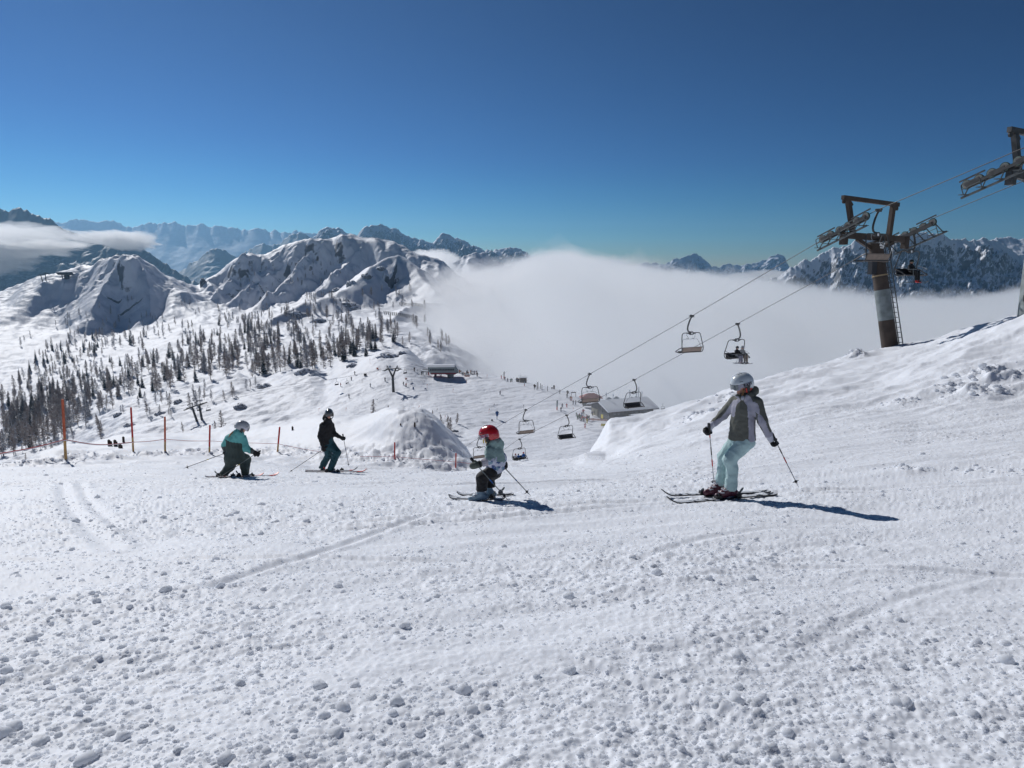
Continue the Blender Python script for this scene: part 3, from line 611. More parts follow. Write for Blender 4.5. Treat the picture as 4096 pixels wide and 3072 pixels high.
FOREST = [  # polygon in the view, number, kinds, height range, clumpiness threshold, group
 ([(0,447),(12,415),(48,388),(100,384),(140,368),(172,352),(200,348),(226,342),(262,345),(296,352),(318,356),(342,352),(366,350),(340,366),(318,372),(290,369),(262,379),(236,375),(183,387),(122,405),(83,428),(60,441),(20,456),(0,458)], 350, ('larch','larch','larch','larch','spruce','frost'), (10.5, 17), -0.45, 'dense'),
 ([(0,400),(40,392),(75,388),(80,425),(60,440),(0,456)], 90, ('larch','larch','larch','spruce'), (13, 19), -0.7, 'dense'),
 ([(10,390),(50,345),(72,335),(140,335),(165,345),(200,322),(262,326),(300,330),(320,350),(262,345),(226,342),(200,348),(172,352),(140,368),(100,384),(48,388)], 210, ('larch','larch','frost','spruce'), (9, 15), -0.05, 'above'),
 ([(230,325),(262,312),(280,305),(318,312),(345,322),(392,335),(366,346),(320,348),(280,345),(235,336)], 80, ('larch','larch','frost','frost'), (9, 14), -0.15, 'middle'),
 ([(325,350),(345,338),(372,334),(392,330),(408,338),(400,347),(390,348),(362,354),(338,362)], 55, ('larch','larch','spruce'), (9, 13), -0.5, 'behind'),
 ([(10,345),(60,320),(110,300),(175,300),(200,310),(215,330),(140,345),(60,352)], 70, ('frost','frost','larch'), (8, 13), 0.0, 'hollow'),
 ([(200,305),(250,312),(320,296),(360,290),(420,290),(430,330),(380,335),(300,318),(230,325)], 90, ('larch','frost','larch'), (8, 13), 0.0, 'sunny'),
 ([(225,285),(260,268),(320,258),(345,262),(340,285),(260,300)], 34, ('frost','larch'), (6, 10), -0.5, 'face'),
 ([(0,450),(0,466),(35,460),(60,448),(83,432),(122,410),(183,392),(236,380),(262,384),(236,398),(190,412),(130,428),(90,438),(50,446)], 40, ('frost','frost','larch'), (4, 8), -0.4, 'near'),
 ([(395,345),(415,338),(445,335),(455,348),(430,356),(412,352)], 14, ('frost','larch'), (6, 9), -0.8, 'fog'),
]
WHERE = {'dense': 'in the dense wood on the lower slope', 'above': 'scattered above the dense wood', 'middle': 'on the middle slope under the rock bands', 'behind': 'behind the rocky knoll by the ski run',
 'hollow': 'in the shaded hollow under the left summit', 'sunny': 'on the sunny slope below the main ridge', 'face': 'on the shaded face of the main ridge', 'near': 'on the near snowy hillside at the left', 'fog': 'half hidden by fog above the lift station'}
allt = []; rg = random.Random(77)
for P, n, kinds, hr, thr, grp in FOREST:
    xs_ = [p[0] for p in P]; ys_ = [p[1] for p in P]; got = 0; tries = 0
    while got < n and tries < n * 40:
        tries += 1; px = rg.uniform(min(xs_), max(xs_)); py = rg.uniform(min(ys_), max(ys_))
        if not in_poly(px, py, P): continue
        if float(noise(px / 17.0, py / 12.0, 700)) + 0.5 * float(noise(px / 7.0, py / 6.0, 702)) < thr + rg.uniform(-0.25, 0.25): continue
        p = ground_at(px, py, 200)
        if p is None: continue
        hgt = rg.uniform(*hr); allt.append((710 * hgt / p.y, p, hgt, rg.choice(kinds), grp)); got += 1
allt.sort(key=lambda t: -t[0]); NIND = 280
GL = {}
for i, (s_, p, hgt, kind, grp) in enumerate(allt[:NIND]):
    what = {'larch': 'bare brown larch', 'frost': 'pale frosted larch', 'spruce': 'dark snow dusted spruce'}[kind]
    where = WHERE[grp]
    if grp == 'dense':    # the wood reads in stretches one can point at
        qx = proj(p)[0]; where = ('at the left edge of the dense wood' if qx < 45 else 'in the dense wood behind the first orange post' if qx < 100 else 'in the dense wood above the red posts' if qx < 165 else 'in the dense wood above the twin lift masts' if qx < 225 else 'at the right end of the dense wood' )
    if s_ > 20.5 and kind == 'larch': what = 'tall ' + what
    plant(kind, rg.randrange(5 if kind == 'larch' else 3), p - Vector((0, 0, 0.2)), hgt, rg.uniform(0, 6.28), what + ' ' + where, {'larch': 'tall bare larches ' if what.startswith('tall') else 'bare larches ', 'frost': 'frosted larches ', 'spruce': 'dark spruces '}[kind] + where, rg.uniform(-0.06, 0.06))
# the rest of the wood, too small to tell apart
VV = []; FF = []; MM = []; off = 0
for (s_, p, hgt, kind, grp) in allt[NIND:]:
    tm, cm = tree_proto(kind, rg.randrange(3)); sc = hgt / 12.0; r0 = rg.uniform(0, 6.28); c, s = math.cos(r0), math.sin(r0)
    for me, mo in ((tm, 0), (cm, {'larch': 1, 'frost': 2, 'spruce': 3}[kind])):
        V = np.empty(len(me.vertices) * 3, np.float32); me.vertices.foreach_get('co', V); V = V.reshape(-1, 3) * sc
        V = np.stack([V[:, 0] * c - V[:, 1] * s + p.x, V[:, 0] * s + V[:, 1] * c + p.y, V[:, 2] + p.z], 1)
        for f in me.polygons:
            vs = list(f.vertices)
            for j in range(1, len(vs) - 1): FF.append((vs[0] + off, vs[j] + off, vs[j + 1] + off)); MM.append(mo if (mo == 0 or f.material_index == 0) else 4)
        VV.append(V); off += len(V)
tag(mesh_obj('distant_trees', np.concatenate(VV), np.array(FF), [M_BARK, M_TWIG, M_FROST, M_NEEDLE, M_TSNOW], None, False, MM), 'far wood of small bare larches and spruces on the mountain side', 'trees', kind='stuff')
# trees one can single out near the knoll and the lift masts
for (px, py, hp, kind, k, lean, lab) in (
    (374,419,21,'larch',0,0,'tallest bare larch behind the left end of the snow knoll'),
    (382,416,8,'spruce',1,0,'tiny dark spruce right beside the tall larch behind the snow knoll'),
    (388.5,413,9,'larch',2,0,'small larch second to the right of the tall larch behind the knoll'),
    (397,412,5.5,'larch',3,0,'very small larch peeking over the top of the snow knoll'),
    (419,414,8,'larch',4,0,'squat larch behind the right end of the snow knoll'),
    (432,421,12,'larch',1,0.05,'thin larch just right of the snow knoll'),
    (443,428,15,'larch',2,-0.35,'leaning larch with crooked trunk right of the snow knoll'),
    (448.5,433,19,'larch',0,0,'tallest larch of the group right of the snow knoll'),
    (450.5,433,17,'larch',3,0.02,'larch close against the tallest one right of the knoll'),
    (456,424,13,'larch',4,-0.25,'curved larch at the right end of the group beside the knoll'),
    (222,430,21,'larch',3,0,'slender larch right of the twin lift masts at the left'),
    (183,433,12,'larch',1,0,'small larch left below the twin lift masts'),
    (215,430,10,'larch',4,0,'thin dead larch between the lift masts and the slender larch'),
    (101,440,16,'larch',2,0,'single larch on the snow slope just right of the first orange post'),
    (176,376,13,'frost',1,0,'pale larch on the crest left of the twin lift masts'),
    (205,389,11,'frost',0,0,'small larch directly above the twin lift masts'),
    (253,373,14,'larch',4,0,'lone larch on the crest above the girl in turquoise'),
    (301,368,15,'spruce',0,0,'dark spruce at the left foot of the rocky knoll'),
    (366,356,16,'spruce',2,0,'dark spruce on the rocky knoll above the Y shaped lift mast')):
    p = ground_at(px, py, 75)
    if p is None: continue
    plant(kind, k, p - Vector((0, 0, 0.3)), hp * p.y / 700.0, px * 1.7, lab, None, lean)

# ---- rock outcrops in the middle distance
M_ROCK = bpy.data.materials['mountain_snow'].copy(); M_ROCK.name = 'outcrop_rock'
for n_ in M_ROCK.node_tree.nodes:
    if n_.type == 'MAP_RANGE': n_.inputs['From Min'].default_value = 0.30; n_.inputs['From Max'].default_value = 0.45
    if n_.type == 'TEX_NOISE' and abs(n_.inputs['Scale'].default_value - 0.014) < 1e-4: n_.inputs['Scale'].default_value = 0.35
def rock(px, py, wpx, hpx, seed, label):
    p = ground_at(px, py, 75)
    if p is None: return
    w = wpx * p.y / 700.0 / 2.8; h = hpx * p.y / 700.0 * 0.75
    bm = bmesh.new(); bmesh.ops.create_icosphere(bm, subdivisions=4, radius=1.0)
    P = np.array([v.co[:] for v in bm.verts]); F = np.array([[v.index for v in f.verts] for f in bm.faces]); bm.free()
    r = 1 + 0.38 * fbm(P[:, 0] * 1.4 + P[:, 2], P[:, 1] * 1.4 - P[:, 2], 3, seed, gain=0.5); P = P * r[:, None]
    P[:, 2] = np.round(P[:, 2] * 3.0 + 0.4 * fbm(P[:, 0] * 2, P[:, 1] * 2, 2, seed + 7)) / 3.0 * 0.15 + P[:, 2] * 0.85
    V = np.stack([p.x + P[:, 0] * w, p.y + P[:, 1] * w * 0.55 + w * 0.2, p.z - 0.15 * h + P[:, 2] * h * 0.75 + 0.12 * h * fbm(P[:, 0] * 3, P[:, 1] * 3 + P[:, 2] * 2, 2, seed + 3)], 1)
    tag(mesh_obj('rock_outcrop', V, F, [M_ROCK], None, True), label, 'rock', 'rock outcrops on the slopes')
for k, (px, py, w, h, lab) in enumerate((
    (388,357,30,8,'dark rock cap on the knoll above the Y shaped lift mast'), (402,354,12,5,'small rock right of the rock cap above the lift mast'),
    (352,366,14,6,'snowy rocks left of the rock cap on the knoll'), (303,373,22,8,'dark rocks above the skier in black'), 
    (264,388,22,9,'dark rock band at the left foot of the piste slope'), 
    (178,403,14,7,'dark rock beside the twin lift masts'), (130,426,18,5,'low rocks above the first red posts'), (118,416,14,6,'rock on the crest above the first red post'),
    (240,408,18,9,'snow covered boulder above the girl in turquoise'), 
    (297,316,26,10,'rock band in the middle of the wooded slope'), (318,322,22,8,'rounded rock below the rock band'), (345,305,30,7,'long rock step under the grey cliff'),
    (352,284,17,7,'grey cliff band on the spur, its middle part'), (367,277.5,18,8,'grey cliff band on the spur, its upper part'), (381,270,13,7,'rock step at the upper end of the grey cliff band'), (337,291,13,6,'lower end of the grey cliff band'),
    (203,285,9,13,'black rock spire at the left foot of the main ridge'), (455,432,9,5,'rock poking out at the right end of the snow knoll'), (160,414,16,5,'scattered rocks left of the twin lift masts'))):
    rock(px, py, w, h, 800 + k, lab)
# ================================================================== CHAIRLIFT
M_RUST = mat('rusty_steel', (0.060, 0.043, 0.034), 0.8, noise_amt=0.35, nscale=1.6, bump=0.2, bscale=14)
M_GALV = mat('galvanised_steel', (0.22, 0.25, 0.25), 0.6, metal=0.25, noise_amt=0.25, nscale=3.0)
M_WALK = mat('weathered_steel', (0.085, 0.095, 0.10), 0.7, metal=0.2, noise_amt=0.3)
M_STEEL = mat('dark_steel', (0.075, 0.075, 0.075), 0.6, metal=0.3, noise_amt=0.3, nscale=4)
M_TUBE = mat('chair_tube', (0.055, 0.055, 0.055), 0.5, metal=0.3)
M_GREY = mat('chair_grey_tube', (0.20, 0.22, 0.23), 0.5, metal=0.3)
M_RUBBER = mat('sheave_rubber', (0.030, 0.035, 0.034), 0.7)
M_RING = mat('sheave_ring', (0.17, 0.24, 0.21), 0.55, noise_amt=0.2)
M_DISC = mat('sheave_disc', (0.19, 0.175, 0.17), 0.6, metal=0.2, noise_amt=0.2)
M_SLAT = mat('chair_back_panel', (0.24, 0.185, 0.15), 0.75, noise_amt=0.15, nscale=6)
M_PAD = mat('black_chair_padding', (0.020, 0.022, 0.028), 0.7)
M_PLATE = mat('white_number_plate', (0.75, 0.75, 0.75), 0.5)
M_INK = mat('black_lettering', (0.01, 0.01, 0.012), 0.6)
M_ORANGE = mat('orange_strap', (0.50, 0.13, 0.05), 0.7)
M_CABLE = mat('steel_rope', (0.035, 0.036, 0.04), 0.55, metal=0.4)
M_ICE = mat('clinging_snow', (0.8, 0.83, 0.88), 0.5)

def text_mesh(name, body, size, m, parent, M, extrude=0.001, bold=0.0):
    cu = bpy.data.curves.new(name, 'FONT'); cu.body = body; cu.size = size; cu.extrude = extrude; cu.align_x = 'CENTER'; cu.align_y = 'CENTER'; cu.resolution_u = 2
    cu.offset = bold
    t = bpy.data.objects.new(name + '_tmp', cu); COL.objects.link(t); bpy.context.view_layer.update()
    me = bpy.data.meshes.new_from_object(t.evaluated_get(bpy.context.evaluated_depsgraph_get())); bpy.data.objects.remove(t); bpy.data.curves.remove(cu)
    me.transform(M); me.materials.clear(); me.materials.append(m)
    o = bpy.data.objects.new(name, me); return link(o, parent)

U = Vector((0.425, -0.905, 0)).normalized(); Wd = Vector((-U.y, U.x, 0))      # uphill, and across to the second rope
def rope_pt(px, py, c):
    """point where the ray meets the vertical plane x + 0.47 y = c of a rope"""
    a, e = ray_ae(px, py); Y = c / (float(a) + 0.47); return Vector((float(a) * Y, Y, float(e) * Y))
C1, C2 = 39.46, 45.8
UR1 = UR2 = None
# --- ropes
def polyrope(pts, n=10):
    out = []
    for i in range(len(pts) - 1):
        a, b = pts[i], pts[i + 1]; L = (b - a).length; sag = 0.0022 * L
        for j in range(n):
            t = j / n; p = a.lerp(b, t); out.append(p - Vector((0, 0, sag * 4 * t * (1 - t))))
    out.append(pts[-1]); return out
r1 = [(300,554),(377,505),(480,437),(526,410),(590,374),(692,316),(829,236),(877,210),(959,175.5),(1015,151.5),(1090,121)]
r2 = [(380,538),(449,488),(519,439),(565,416),(634,380),(737,324),(891,240),(936,217),(1009,187),(1040,174),(1110,146)]
R1 = [rope_pt(x, y, C1) for x, y in r1]; R2 = [rope_pt(x, y, C2) for x, y in r2]
for i, (R, lab) in enumerate(((R1, 'upper steel haul rope of the chairlift carrying the downhill chairs'), (R2, 'lower steel haul rope of the chairlift carrying the uphill chairs'))):
    pts = []
    for j in range(len(R) - 1):
        pts += [R[j].lerp(R[j + 1], t) for t in (0, 0.5)]
    pts.append(R[-1]); b = MB(); b.tube(pts, 0.021, 6); tag(b.build('haul_rope', M_CABLE), lab, 'lift rope', 'haul ropes of the near chairlift')

# --- chair prototypes; x right hand, y the way the chair faces, z up, origin at the grip on the rope
def arc_pts(P, n=5):
    """Catmull-Rom through the points"""
    P = [Vector(p) for p in P]; out = []
    Q = [P[0]] + P + [P[-1]]
    for i in range(1, len(Q) - 2):
        p0, p1, p2, p3 = Q[i - 1], Q[i], Q[i + 1], Q[i + 2]
        for j in range(n):
            t = j / n; out.append(0.5 * ((2 * p1) + (p2 - p0) * t + (2 * p0 - 5 * p1 + 4 * p2 - p3) * t * t + (3 * p1 - p0 - 3 * p2 + p3) * t ** 3))
    out.append(P[-1]); return out
def make_chair(label, bar_down):
    r = empty('lift_chair'); tag(r, label, 'lift chair', 'chairs of the near chairlift')
    g = MB(); g.tube(arc_pts([(0.02, 0, -0.06), (-0.12, 0, -0.28), (-0.27, 0, -0.75), (-0.30, 0, -1.02), (-0.22, 0, -1.22), (-0.02, 0, -1.27)]), 0.05, 8); g.build('hanger_arm', M_TUBE, r, True)
    g = MB(); g.box((0, 0, 0), (0.10, 0.34, 0.10)); g.box((0.0, 0.0, -0.08), (0.22, 0.16, 0.10)); g.box((-0.12, 0, -0.03), (0.22, 0.07, 0.05)); g.build('grip', M_STEEL, r)
    hb = MB(); hb.box((0, 0, -1.36), (0.20, 0.14, 0.26)); hb.add([(-0.42, -0.04, -1.34), (-0.1, -0.06, -1.46), (-0.1, -0.06, -1.28), (-0.42, 0.04, -1.34), (-0.1, 0.06, -1.46), (-0.1, 0.06, -1.28)], [(0, 1, 2), (5, 4, 3), (0, 3, 4, 1), (1, 4, 5, 2), (2, 5, 3, 0)])
    hb.add([(0.42, -0.04, -1.34), (0.1, -0.06, -1.46), (0.1, -0.06, -1.28), (0.42, 0.04, -1.34), (0.1, 0.06, -1.46), (0.1, 0.06, -1.28)], [(2, 1, 0), (3, 4, 5), (1, 4, 3, 0), (2, 5, 4, 1), (0, 3, 5, 2)])
    h = hb.build('hanger_box', M_STEEL, r)
    p = MB(); p.box((0, -0.075, -1.37), (0.11, 0.008, 0.13)); p.box((0, 0.075, -1.37), (0.11, 0.008, 0.13)); p.build('number_plate', M_PLATE, h)
    f = MB()
    for s in (-1, 1):
        f.tube(arc_pts([(0.05 * s, 0, -1.33), (0.50 * s, 0, -1.33), (0.66 * s, -0.01, -1.38), (0.735 * s, -0.03, -1.55), (0.80 * s, -0.14, -2.10), (0.84 * s, -0.22, -2.48), (0.82 * s, -0.16, -2.76), (0.80 * s, 0.05, -2.86), (0.80 * s, 0.42, -2.82)]), 0.030, 8)
        f.tube(arc_pts([(0.83 * s, -0.20, -2.42), (0.84 * s, 0.10, -2.56), (0.82 * s, 0.42, -2.74), (0.81 * s, 0.50, -2.80), (0.80 * s, 0.42, -2.83)]), 0.034, 8)
    f.tube([(-0.81, -0.14, -2.80), (0.81, -0.14, -2.80)], 0.026, 8); f.tube([(-0.83, -0.21, -2.44), (0.83, -0.21, -2.44)], 0.022, 8)
    f.build('frame', M_TUBE, r, True)
    R = Matrix.Rotation(math.radians(-14), 3, 'X'); bk = MB()
    for k in range(4): bk.box(((k - 1.5) * 0.375, -0.155, -2.59), (0.362, 0.045, 0.36), Matrix.Rotation(math.radians(14), 3, 'X'))
    bo = bk.build('backrest', M_PAD, r)
    pn = MB(); pn.box((0, -0.186, -2.585), (1.50, 0.012, 0.35), Matrix.Rotation(math.radians(14), 3, 'X')); pn.build('back_panel', M_SLAT, bo)
    st = MB()
    for k in range(4): st.box(((k - 1.5) * 0.375, 0.14, -2.795), (0.362, 0.46, 0.06), Matrix.Rotation(math.radians(4), 3, 'X'))
    so = st.build('seat', M_PAD, r); pn = MB()
    for y in (-0.06, 0.06, 0.18, 0.30): pn.box((0, y, -2.84), (1.50, 0.10, 0.018), Matrix.Rotation(math.radians(4), 3, 'X'))
    pn.build('seat_underside', M_SLAT, so)
    b = MB()
    if bar_down:
        for s in (-1, 1):
            b.tube(arc_pts([(0.80 * s, -0.16, -2.25), (0.78 * s, 0.25, -2.35), (0.72 * s, 0.55, -2.45)]), 0.016, 6)
            b.tube([(0.36 * s, 0.55, -2.45), (0.36 * s, 0.60, -2.85), (0.36 * s, 0.52, -3.22)], 0.014, 6); b.tube([(0.60 * s, 0.50, -3.22), (0.12 * s, 0.50, -3.22)], 0.016, 6)
        b.tube([(-0.72, 0.55, -2.45), (0.72, 0.55, -2.45)], 0.018, 6)
    else:
        for s in (-1, 1):
            b.tube([(0.36 * s, 0, -1.34), (0.33 * s, 0.03, -1.52), (0.20 * s + 0.10, 0.10, -1.80)], 0.013, 6); b.tube([(0.28 * s, 0.10, -1.78), (0.16 * s, 0.12, -1.78)], 0.02, 6)
            b.tube(arc_pts([(0.50 * s, 0.10, -1.82), (0.60 * s, 0.06, -1.92), (0.72 * s, -0.04, -2.30), (0.76 * s, -0.12, -2.48)]), 0.012, 6)
        b.tube([(-0.50, 0.10, -1.82), (0.50, 0.10, -1.82)], 0.012, 6); b.tube([(-0.62, 0, -1.315), (0.62, 0, -1.315)], 0.018, 6)
    b.build('restraining_bar', M_GREY, r, True)
    return r
chair_up = make_chair('x', False); chair_dn = make_chair('x', True); used_up = used_dn = False
UP_ANG = math.atan2(-U.x, U.y); DN_ANG = UP_ANG + math.pi
def hang_chair(px, py, c, uphill, label, down=False):
    global used_up, used_dn
    p = rope_pt(px, py, c)
    if down:
        o = chair_dn if not used_dn else copy_tree(chair_dn); used_dn = True
    else:
        o = chair_up if not used_up else copy_tree(chair_up); used_up = True
    o.location = p; o.rotation_euler = (0, 0, UP_ANG if uphill else DN_ANG); o.scale = (1.22, 1.1, 1.0); o['label'] = label; return o
CH = {}
CH['a'] = hang_chair(692, 315.5, C1, False, 'empty downhill chair seen from behind, nearest to the lift tower against the fog')
CH['b'] = hang_chair(590, 373.5, C1, False, 'empty downhill chair seen from behind, hanging above the left end of the lodge roof')
CH['c'] = hang_chair(526, 409.5, C1, False, 'empty downhill chair seen from behind, right of the red helmet')
CH['d'] = hang_chair(479.5, 437.5, C1, False, 'empty downhill chair half hidden behind the child with the red helmet')
CH['e'] = hang_chair(737.5, 323.5, C2, True, 'uphill chair carrying two riders against the fog', True)
CH['f'] = hang_chair(634, 379.5, C2, True, 'empty uphill chair with black backrest in front of the lodge roof')
CH['g'] = hang_chair(566.5, 415, C2, True, 'empty uphill chair with black backrest below the group of skiers')
CH['h'] = hang_chair(519.5, 439, C2, True, 'uphill chair carrying three children just right of the red helmeted child', True)
CH['i'] = hang_chair(879, 209.5, C1, False, 'empty downhill chair hanging at the head of the rust brown lift tower')
CH['j'] = hang_chair(912.5, 229, C2, True, 'uphill chair with one rider in black beside the rust brown lift tower', True)

# --- towers
def lift_tower(base, C, zr1, zr2, slope, mid_band, label, r0=0.47, r1=0.40, rope_c=2.86, frame_w=(-3.2, 1.7), frame_h=1.95, top_dir=None):
    """C = centre of the head (world), zr = rope heights over C.z"""
    t = empty('lift_tower', base); tag(t, label, 'lift tower', 'steel towers of the near chairlift')
    inv = Vector(base)
    def L(w, u, h): return C + Wd * w + U * u + Vector((0, 0, h)) - inv
    up = Vector((0, 0, 1))
    ax = (C - inv); top = L(0, 0, -0.35)
    def P(s): return top * s
    m = MB(); s1, s2 = mid_band
    rr = lambda s: r0 + (r1 - r0) * s
    m.tube([P(-0.25), P(s1)], [rr(-0.25), rr(s1)], 20, 0, False); m.tube([P(s1), P(s2)], [rr(s1) + 0.004, rr(s2) + 0.004], 20, 1, False); m.tube([P(s2), P(1.0)], [rr(s2), rr(1)], 20, 0)
    m.build('tower_tube', [M_RUST if s2 < 0.99 else M_GALV, M_GALV], t, True)
    # crossarm
    ra, rb = -rope_c, rope_c; za, zb = zr1 - 0.62, zr2 - 0.62
    cm_ = MB(); cm_.beam(L(ra, 0, za), L(0, 0, (za + zb) / 2), 0.30, 0.36); cm_.beam(L(0, 0, (za + zb) / 2), L(rb, 0, zb), 0.30, 0.36)
    cm_.beam(L(0, 0, -0.9), L(ra * 0.55, 0, za - 0.2), 0.18, 0.2); cm_.beam(L(0, 0, -0.9), L(rb * 0.55, 0, zb - 0.2), 0.18, 0.2)
    for w, z in ((ra * 0.93, za), (rb * 0.93, zb)): cm_.beam(L(w, 0, z + 0.18), L(w, 0, z - 0.55), 0.34, 0.34, Wd)
    cm_.build('crossarm', M_RUST if s2 < 0.99 else M_STEEL, t)
    # lifting frame above
    fr = MB(); w0, w1 = frame_w; h0, h1 = frame_h, frame_h - 0.25
    fr.beam(L(w0, 0, h0), L(w1, 0, h1), 0.22, 0.24); fr.beam(L(w0 + 0.35, 0, h0 - 0.05), L(w0 + 0.75, 0, h0 - 0.45), 0.18, 0.2, Wd); fr.beam(L(w0 + 0.45, 0, h0 - 0.15), L(w0 + 1.05, 0, za + 0.1), 0.24, 0.26, Wd)
    fr.beam(L(w1 - 0.45, 0, h1 - 0.1), L(w1 - 0.60, 0, zb + 0.1), 0.24, 0.26, Wd)
    for w, h in ((w0 + 0.12, h0), (w1 - 0.12, h1)): fr.tube([L(w, -0.04, h - 0.22), L(w, 0.04, h - 0.22)], 0.13, 10)
    fr.build('lifting_frame', M_RUST if s2 < 0.99 else M_STEEL, t)
    # sheave trains
    n = 6 if s2 < 0.99 else 8
    for (w, z, side) in ((ra, zr1, -1), (rb, zr2, 1)):
        d = (U + up * slope).normalized(); nn = (up - U * slope).normalized()
        def T(s, off, lat=0.0): return L(w + lat, 0, z) + d * s + nn * off
        half = (n - 1) / 2 * 0.62
        tr = MB(); tr.beam(T(-half, -0.34, -0.10 * side), T(half, -0.34, -0.10 * side), 0.10, 0.20, nn); tr.beam(T(-half, -0.34, 0.12 * side), T(half, -0.34, 0.12 * side), 0.05, 0.14, nn)
        for k in range(0, n, 2):
            s = -half + k * 0.62; tr.beam(T(s - 0.05, -0.25, 0.10 * side), T(s + 0.67, -0.25, 0.10 * side), 0.05, 0.13, nn)
        tr.beam(T(-half - 0.35, 0.05, -0.05 * side), T(-half + 0.95, 0.05, -0.05 * side), 0.05, 0.07, nn); tr.beam(T(half - 0.95, 0.05, -0.05 * side), T(half + 0.35, 0.05, -0.05 * side), 0.05, 0.07, nn)
        tro = tr.build('sheave_beam', M_STEEL, t)
        for k in range(n):
            c = T(-half + k * 0.62, -0.25); q = MB()
            q.cyl(c - Wd * 0.045, c + Wd * 0.045, 0.235, 22, 0); q.cyl(c - Wd * 0.052, c + Wd * 0.052, 0.205, 22, 1); q.cyl(c - Wd * 0.058, c + Wd * 0.058, 0.165, 22, 2); q.cyl(c - Wd * 0.08, c + Wd * 0.08, 0.045, 10, 0)
            q.build('sheave', [M_RUBBER, M_RING, M_DISC], tro, True)
        # catwalk with steps and railing, on the outside of rope one and the inside of rope two
        lat = 0.55 * side if side < 0 else 0.55
        ck = MB(); ck.beam(T(-half - 0.1, -0.95, lat), T(half + 0.3, -0.95, lat), 0.10, 0.09, nn)
        for k in range(6):
            s = -half + 0.1 + k * (2 * half / 5); c = T(s, -0.86, lat); ck.box(c, (0.50, 0.34, 0.03), Matrix.Rotation(UP_ANG, 3, 'Z')); ck.beam(c - up * 0.03, T(s, -0.40, 0.05 * side), 0.04, 0.05)
        ck.build('catwalk', M_WALK, t)
        rl = MB()
        for s0_, s1_ in ((-half + 0.2, -half + 1.1), (half - 1.2, half + 0.1)) if side < 0 else ((half - 1.9, half - 0.4),):
            hh = 0.95 if side > 0 else 0.5
            a0, b0 = T(s0_, -0.9, lat + 0.28 * side), T(s1_, -0.9, lat + 0.28 * side)
            rl.tube(arc_pts([a0, a0 + nn * hh * 0.85, a0 + nn * hh + d * 0.12, b0 + nn * hh - d * 0.12, b0 + nn * hh * 0.85, b0], 4), 0.024, 6); rl.tube([a0 + nn * hh * 0.5, b0 + nn * hh * 0.5], 0.02, 6)
        rl.build('railing', M_WALK, t, True)
    # ladder down the tube
    ld = MB(); off = Wd * 0.70 + U * 0.1; tb = top
    a, b = P(-0.02) + off + Wd * 0.12, P(0.995) + off - Wd * 0.05
    for s in (-0.17, 0.17): ld.tube([a + U * 0.05 + Wd * s, b + Wd * s + up * 0.5], 0.032, 6)
    nr = int((b - a).length / 0.30)
    for k in range(nr + 1):
        c = a.lerp(b, k / nr); ld.tube([c - Wd * 0.17, c + Wd * 0.17], 0.022, 5)
    for s in (0.3, 0.62, 0.9): c = a.lerp(b, s); ld.tube([c - Wd * 0.17, c - Wd * 0.45], 0.02, 5)
    ld.build('ladder', M_WALK, t)
    return t, L, P
Ct = Vector((21.75, 43.35, 1.75)); BASE1 = Vector((22.75, 42.3, -5.35))
T1, L1, P1 = lift_tower(BASE1, Ct, 0.60, 0.42, 0.40, (0.31, 0.575), 'rust brown lift tower with grey middle band and ladder, standing on the snow crest', frame_w=(-3.0, 1.75), frame_h=2.1)
for (nm, s, m_, rad) in (('strap', 0.86, M_ORANGE, 0.44), ('strap', 0.70, mat('canvas_strap', (0.32, 0.24, 0.14), 0.8), 0.445)):
    b = MB(); c = P1(s); ax = P1(1).normalized(); b.tube([c - ax * 0.04, c + ax * 0.04], rad, 20); b.build(nm, m_, T1)
b = MB(); b.box(P1(0.775) - Wd * 0.62 + U * 0.05, (0.42, 0.3, 0.85), Matrix.Rotation(UP_ANG, 3, 'Z')); b.build('control_box', M_PAD, T1)
camdir = (-P1(0.9) - BASE1).normalized()
def plate(parent, c, txt, size, w, h, tilt=0.0):
    """white plate facing the piste with black writing"""
    n = Vector((c.x + 0, c.y, 0)); n = Vector((-0.45, -0.89, 0)).normalized(); x = Vector((-n.y, n.x, 0)); up = Vector((0, 0, 1))
    R = Matrix((x, up, n)).transposed(); M = Matrix.Translation(c) @ R.to_4x4() @ Matrix.Rotation(tilt, 4, 'Z')
    b = MB(); b.box((0, 0, 0), (w, h, 0.012)); b.xform(M); po = b.build('number_plate', M_PLATE, parent)
    text_mesh('lettering', txt, size, M_INK, po, M @ Matrix.Translation((0, 0, 0.009)), 0.001, 0.006)
plate(T1, P1(0.965) + Vector((0.10, -0.44, 0)), '12', 0.34, 0.34, 0.34, math.radians(80))
plate(T1, P1(0.075) + Vector((0.26, -0.47, 0)), '9', 0.24, 0.28, 0.34)
Ct2 = Vector((26.1, 36.0, 4.15)); BASE2 = Vector((25.1, 34.5, -3.1))
T2, L2, P2 = lift_tower(BASE2, Ct2, 0.78, 0.30, 0.36, (-0.1, 0.995), 'grey galvanised lift tower cut off by the right edge of the picture', frame_w=(-3.2, 2.6), frame_h=2.1, r0=0.50, r1=0.42)
b = MB(); b.box(P2(0.22) - Wd * 0.52, (0.14, 0.10, 0.30), Matrix.Rotation(UP_ANG, 3, 'Z')); b.build('junction_box', M_STEEL, T2)
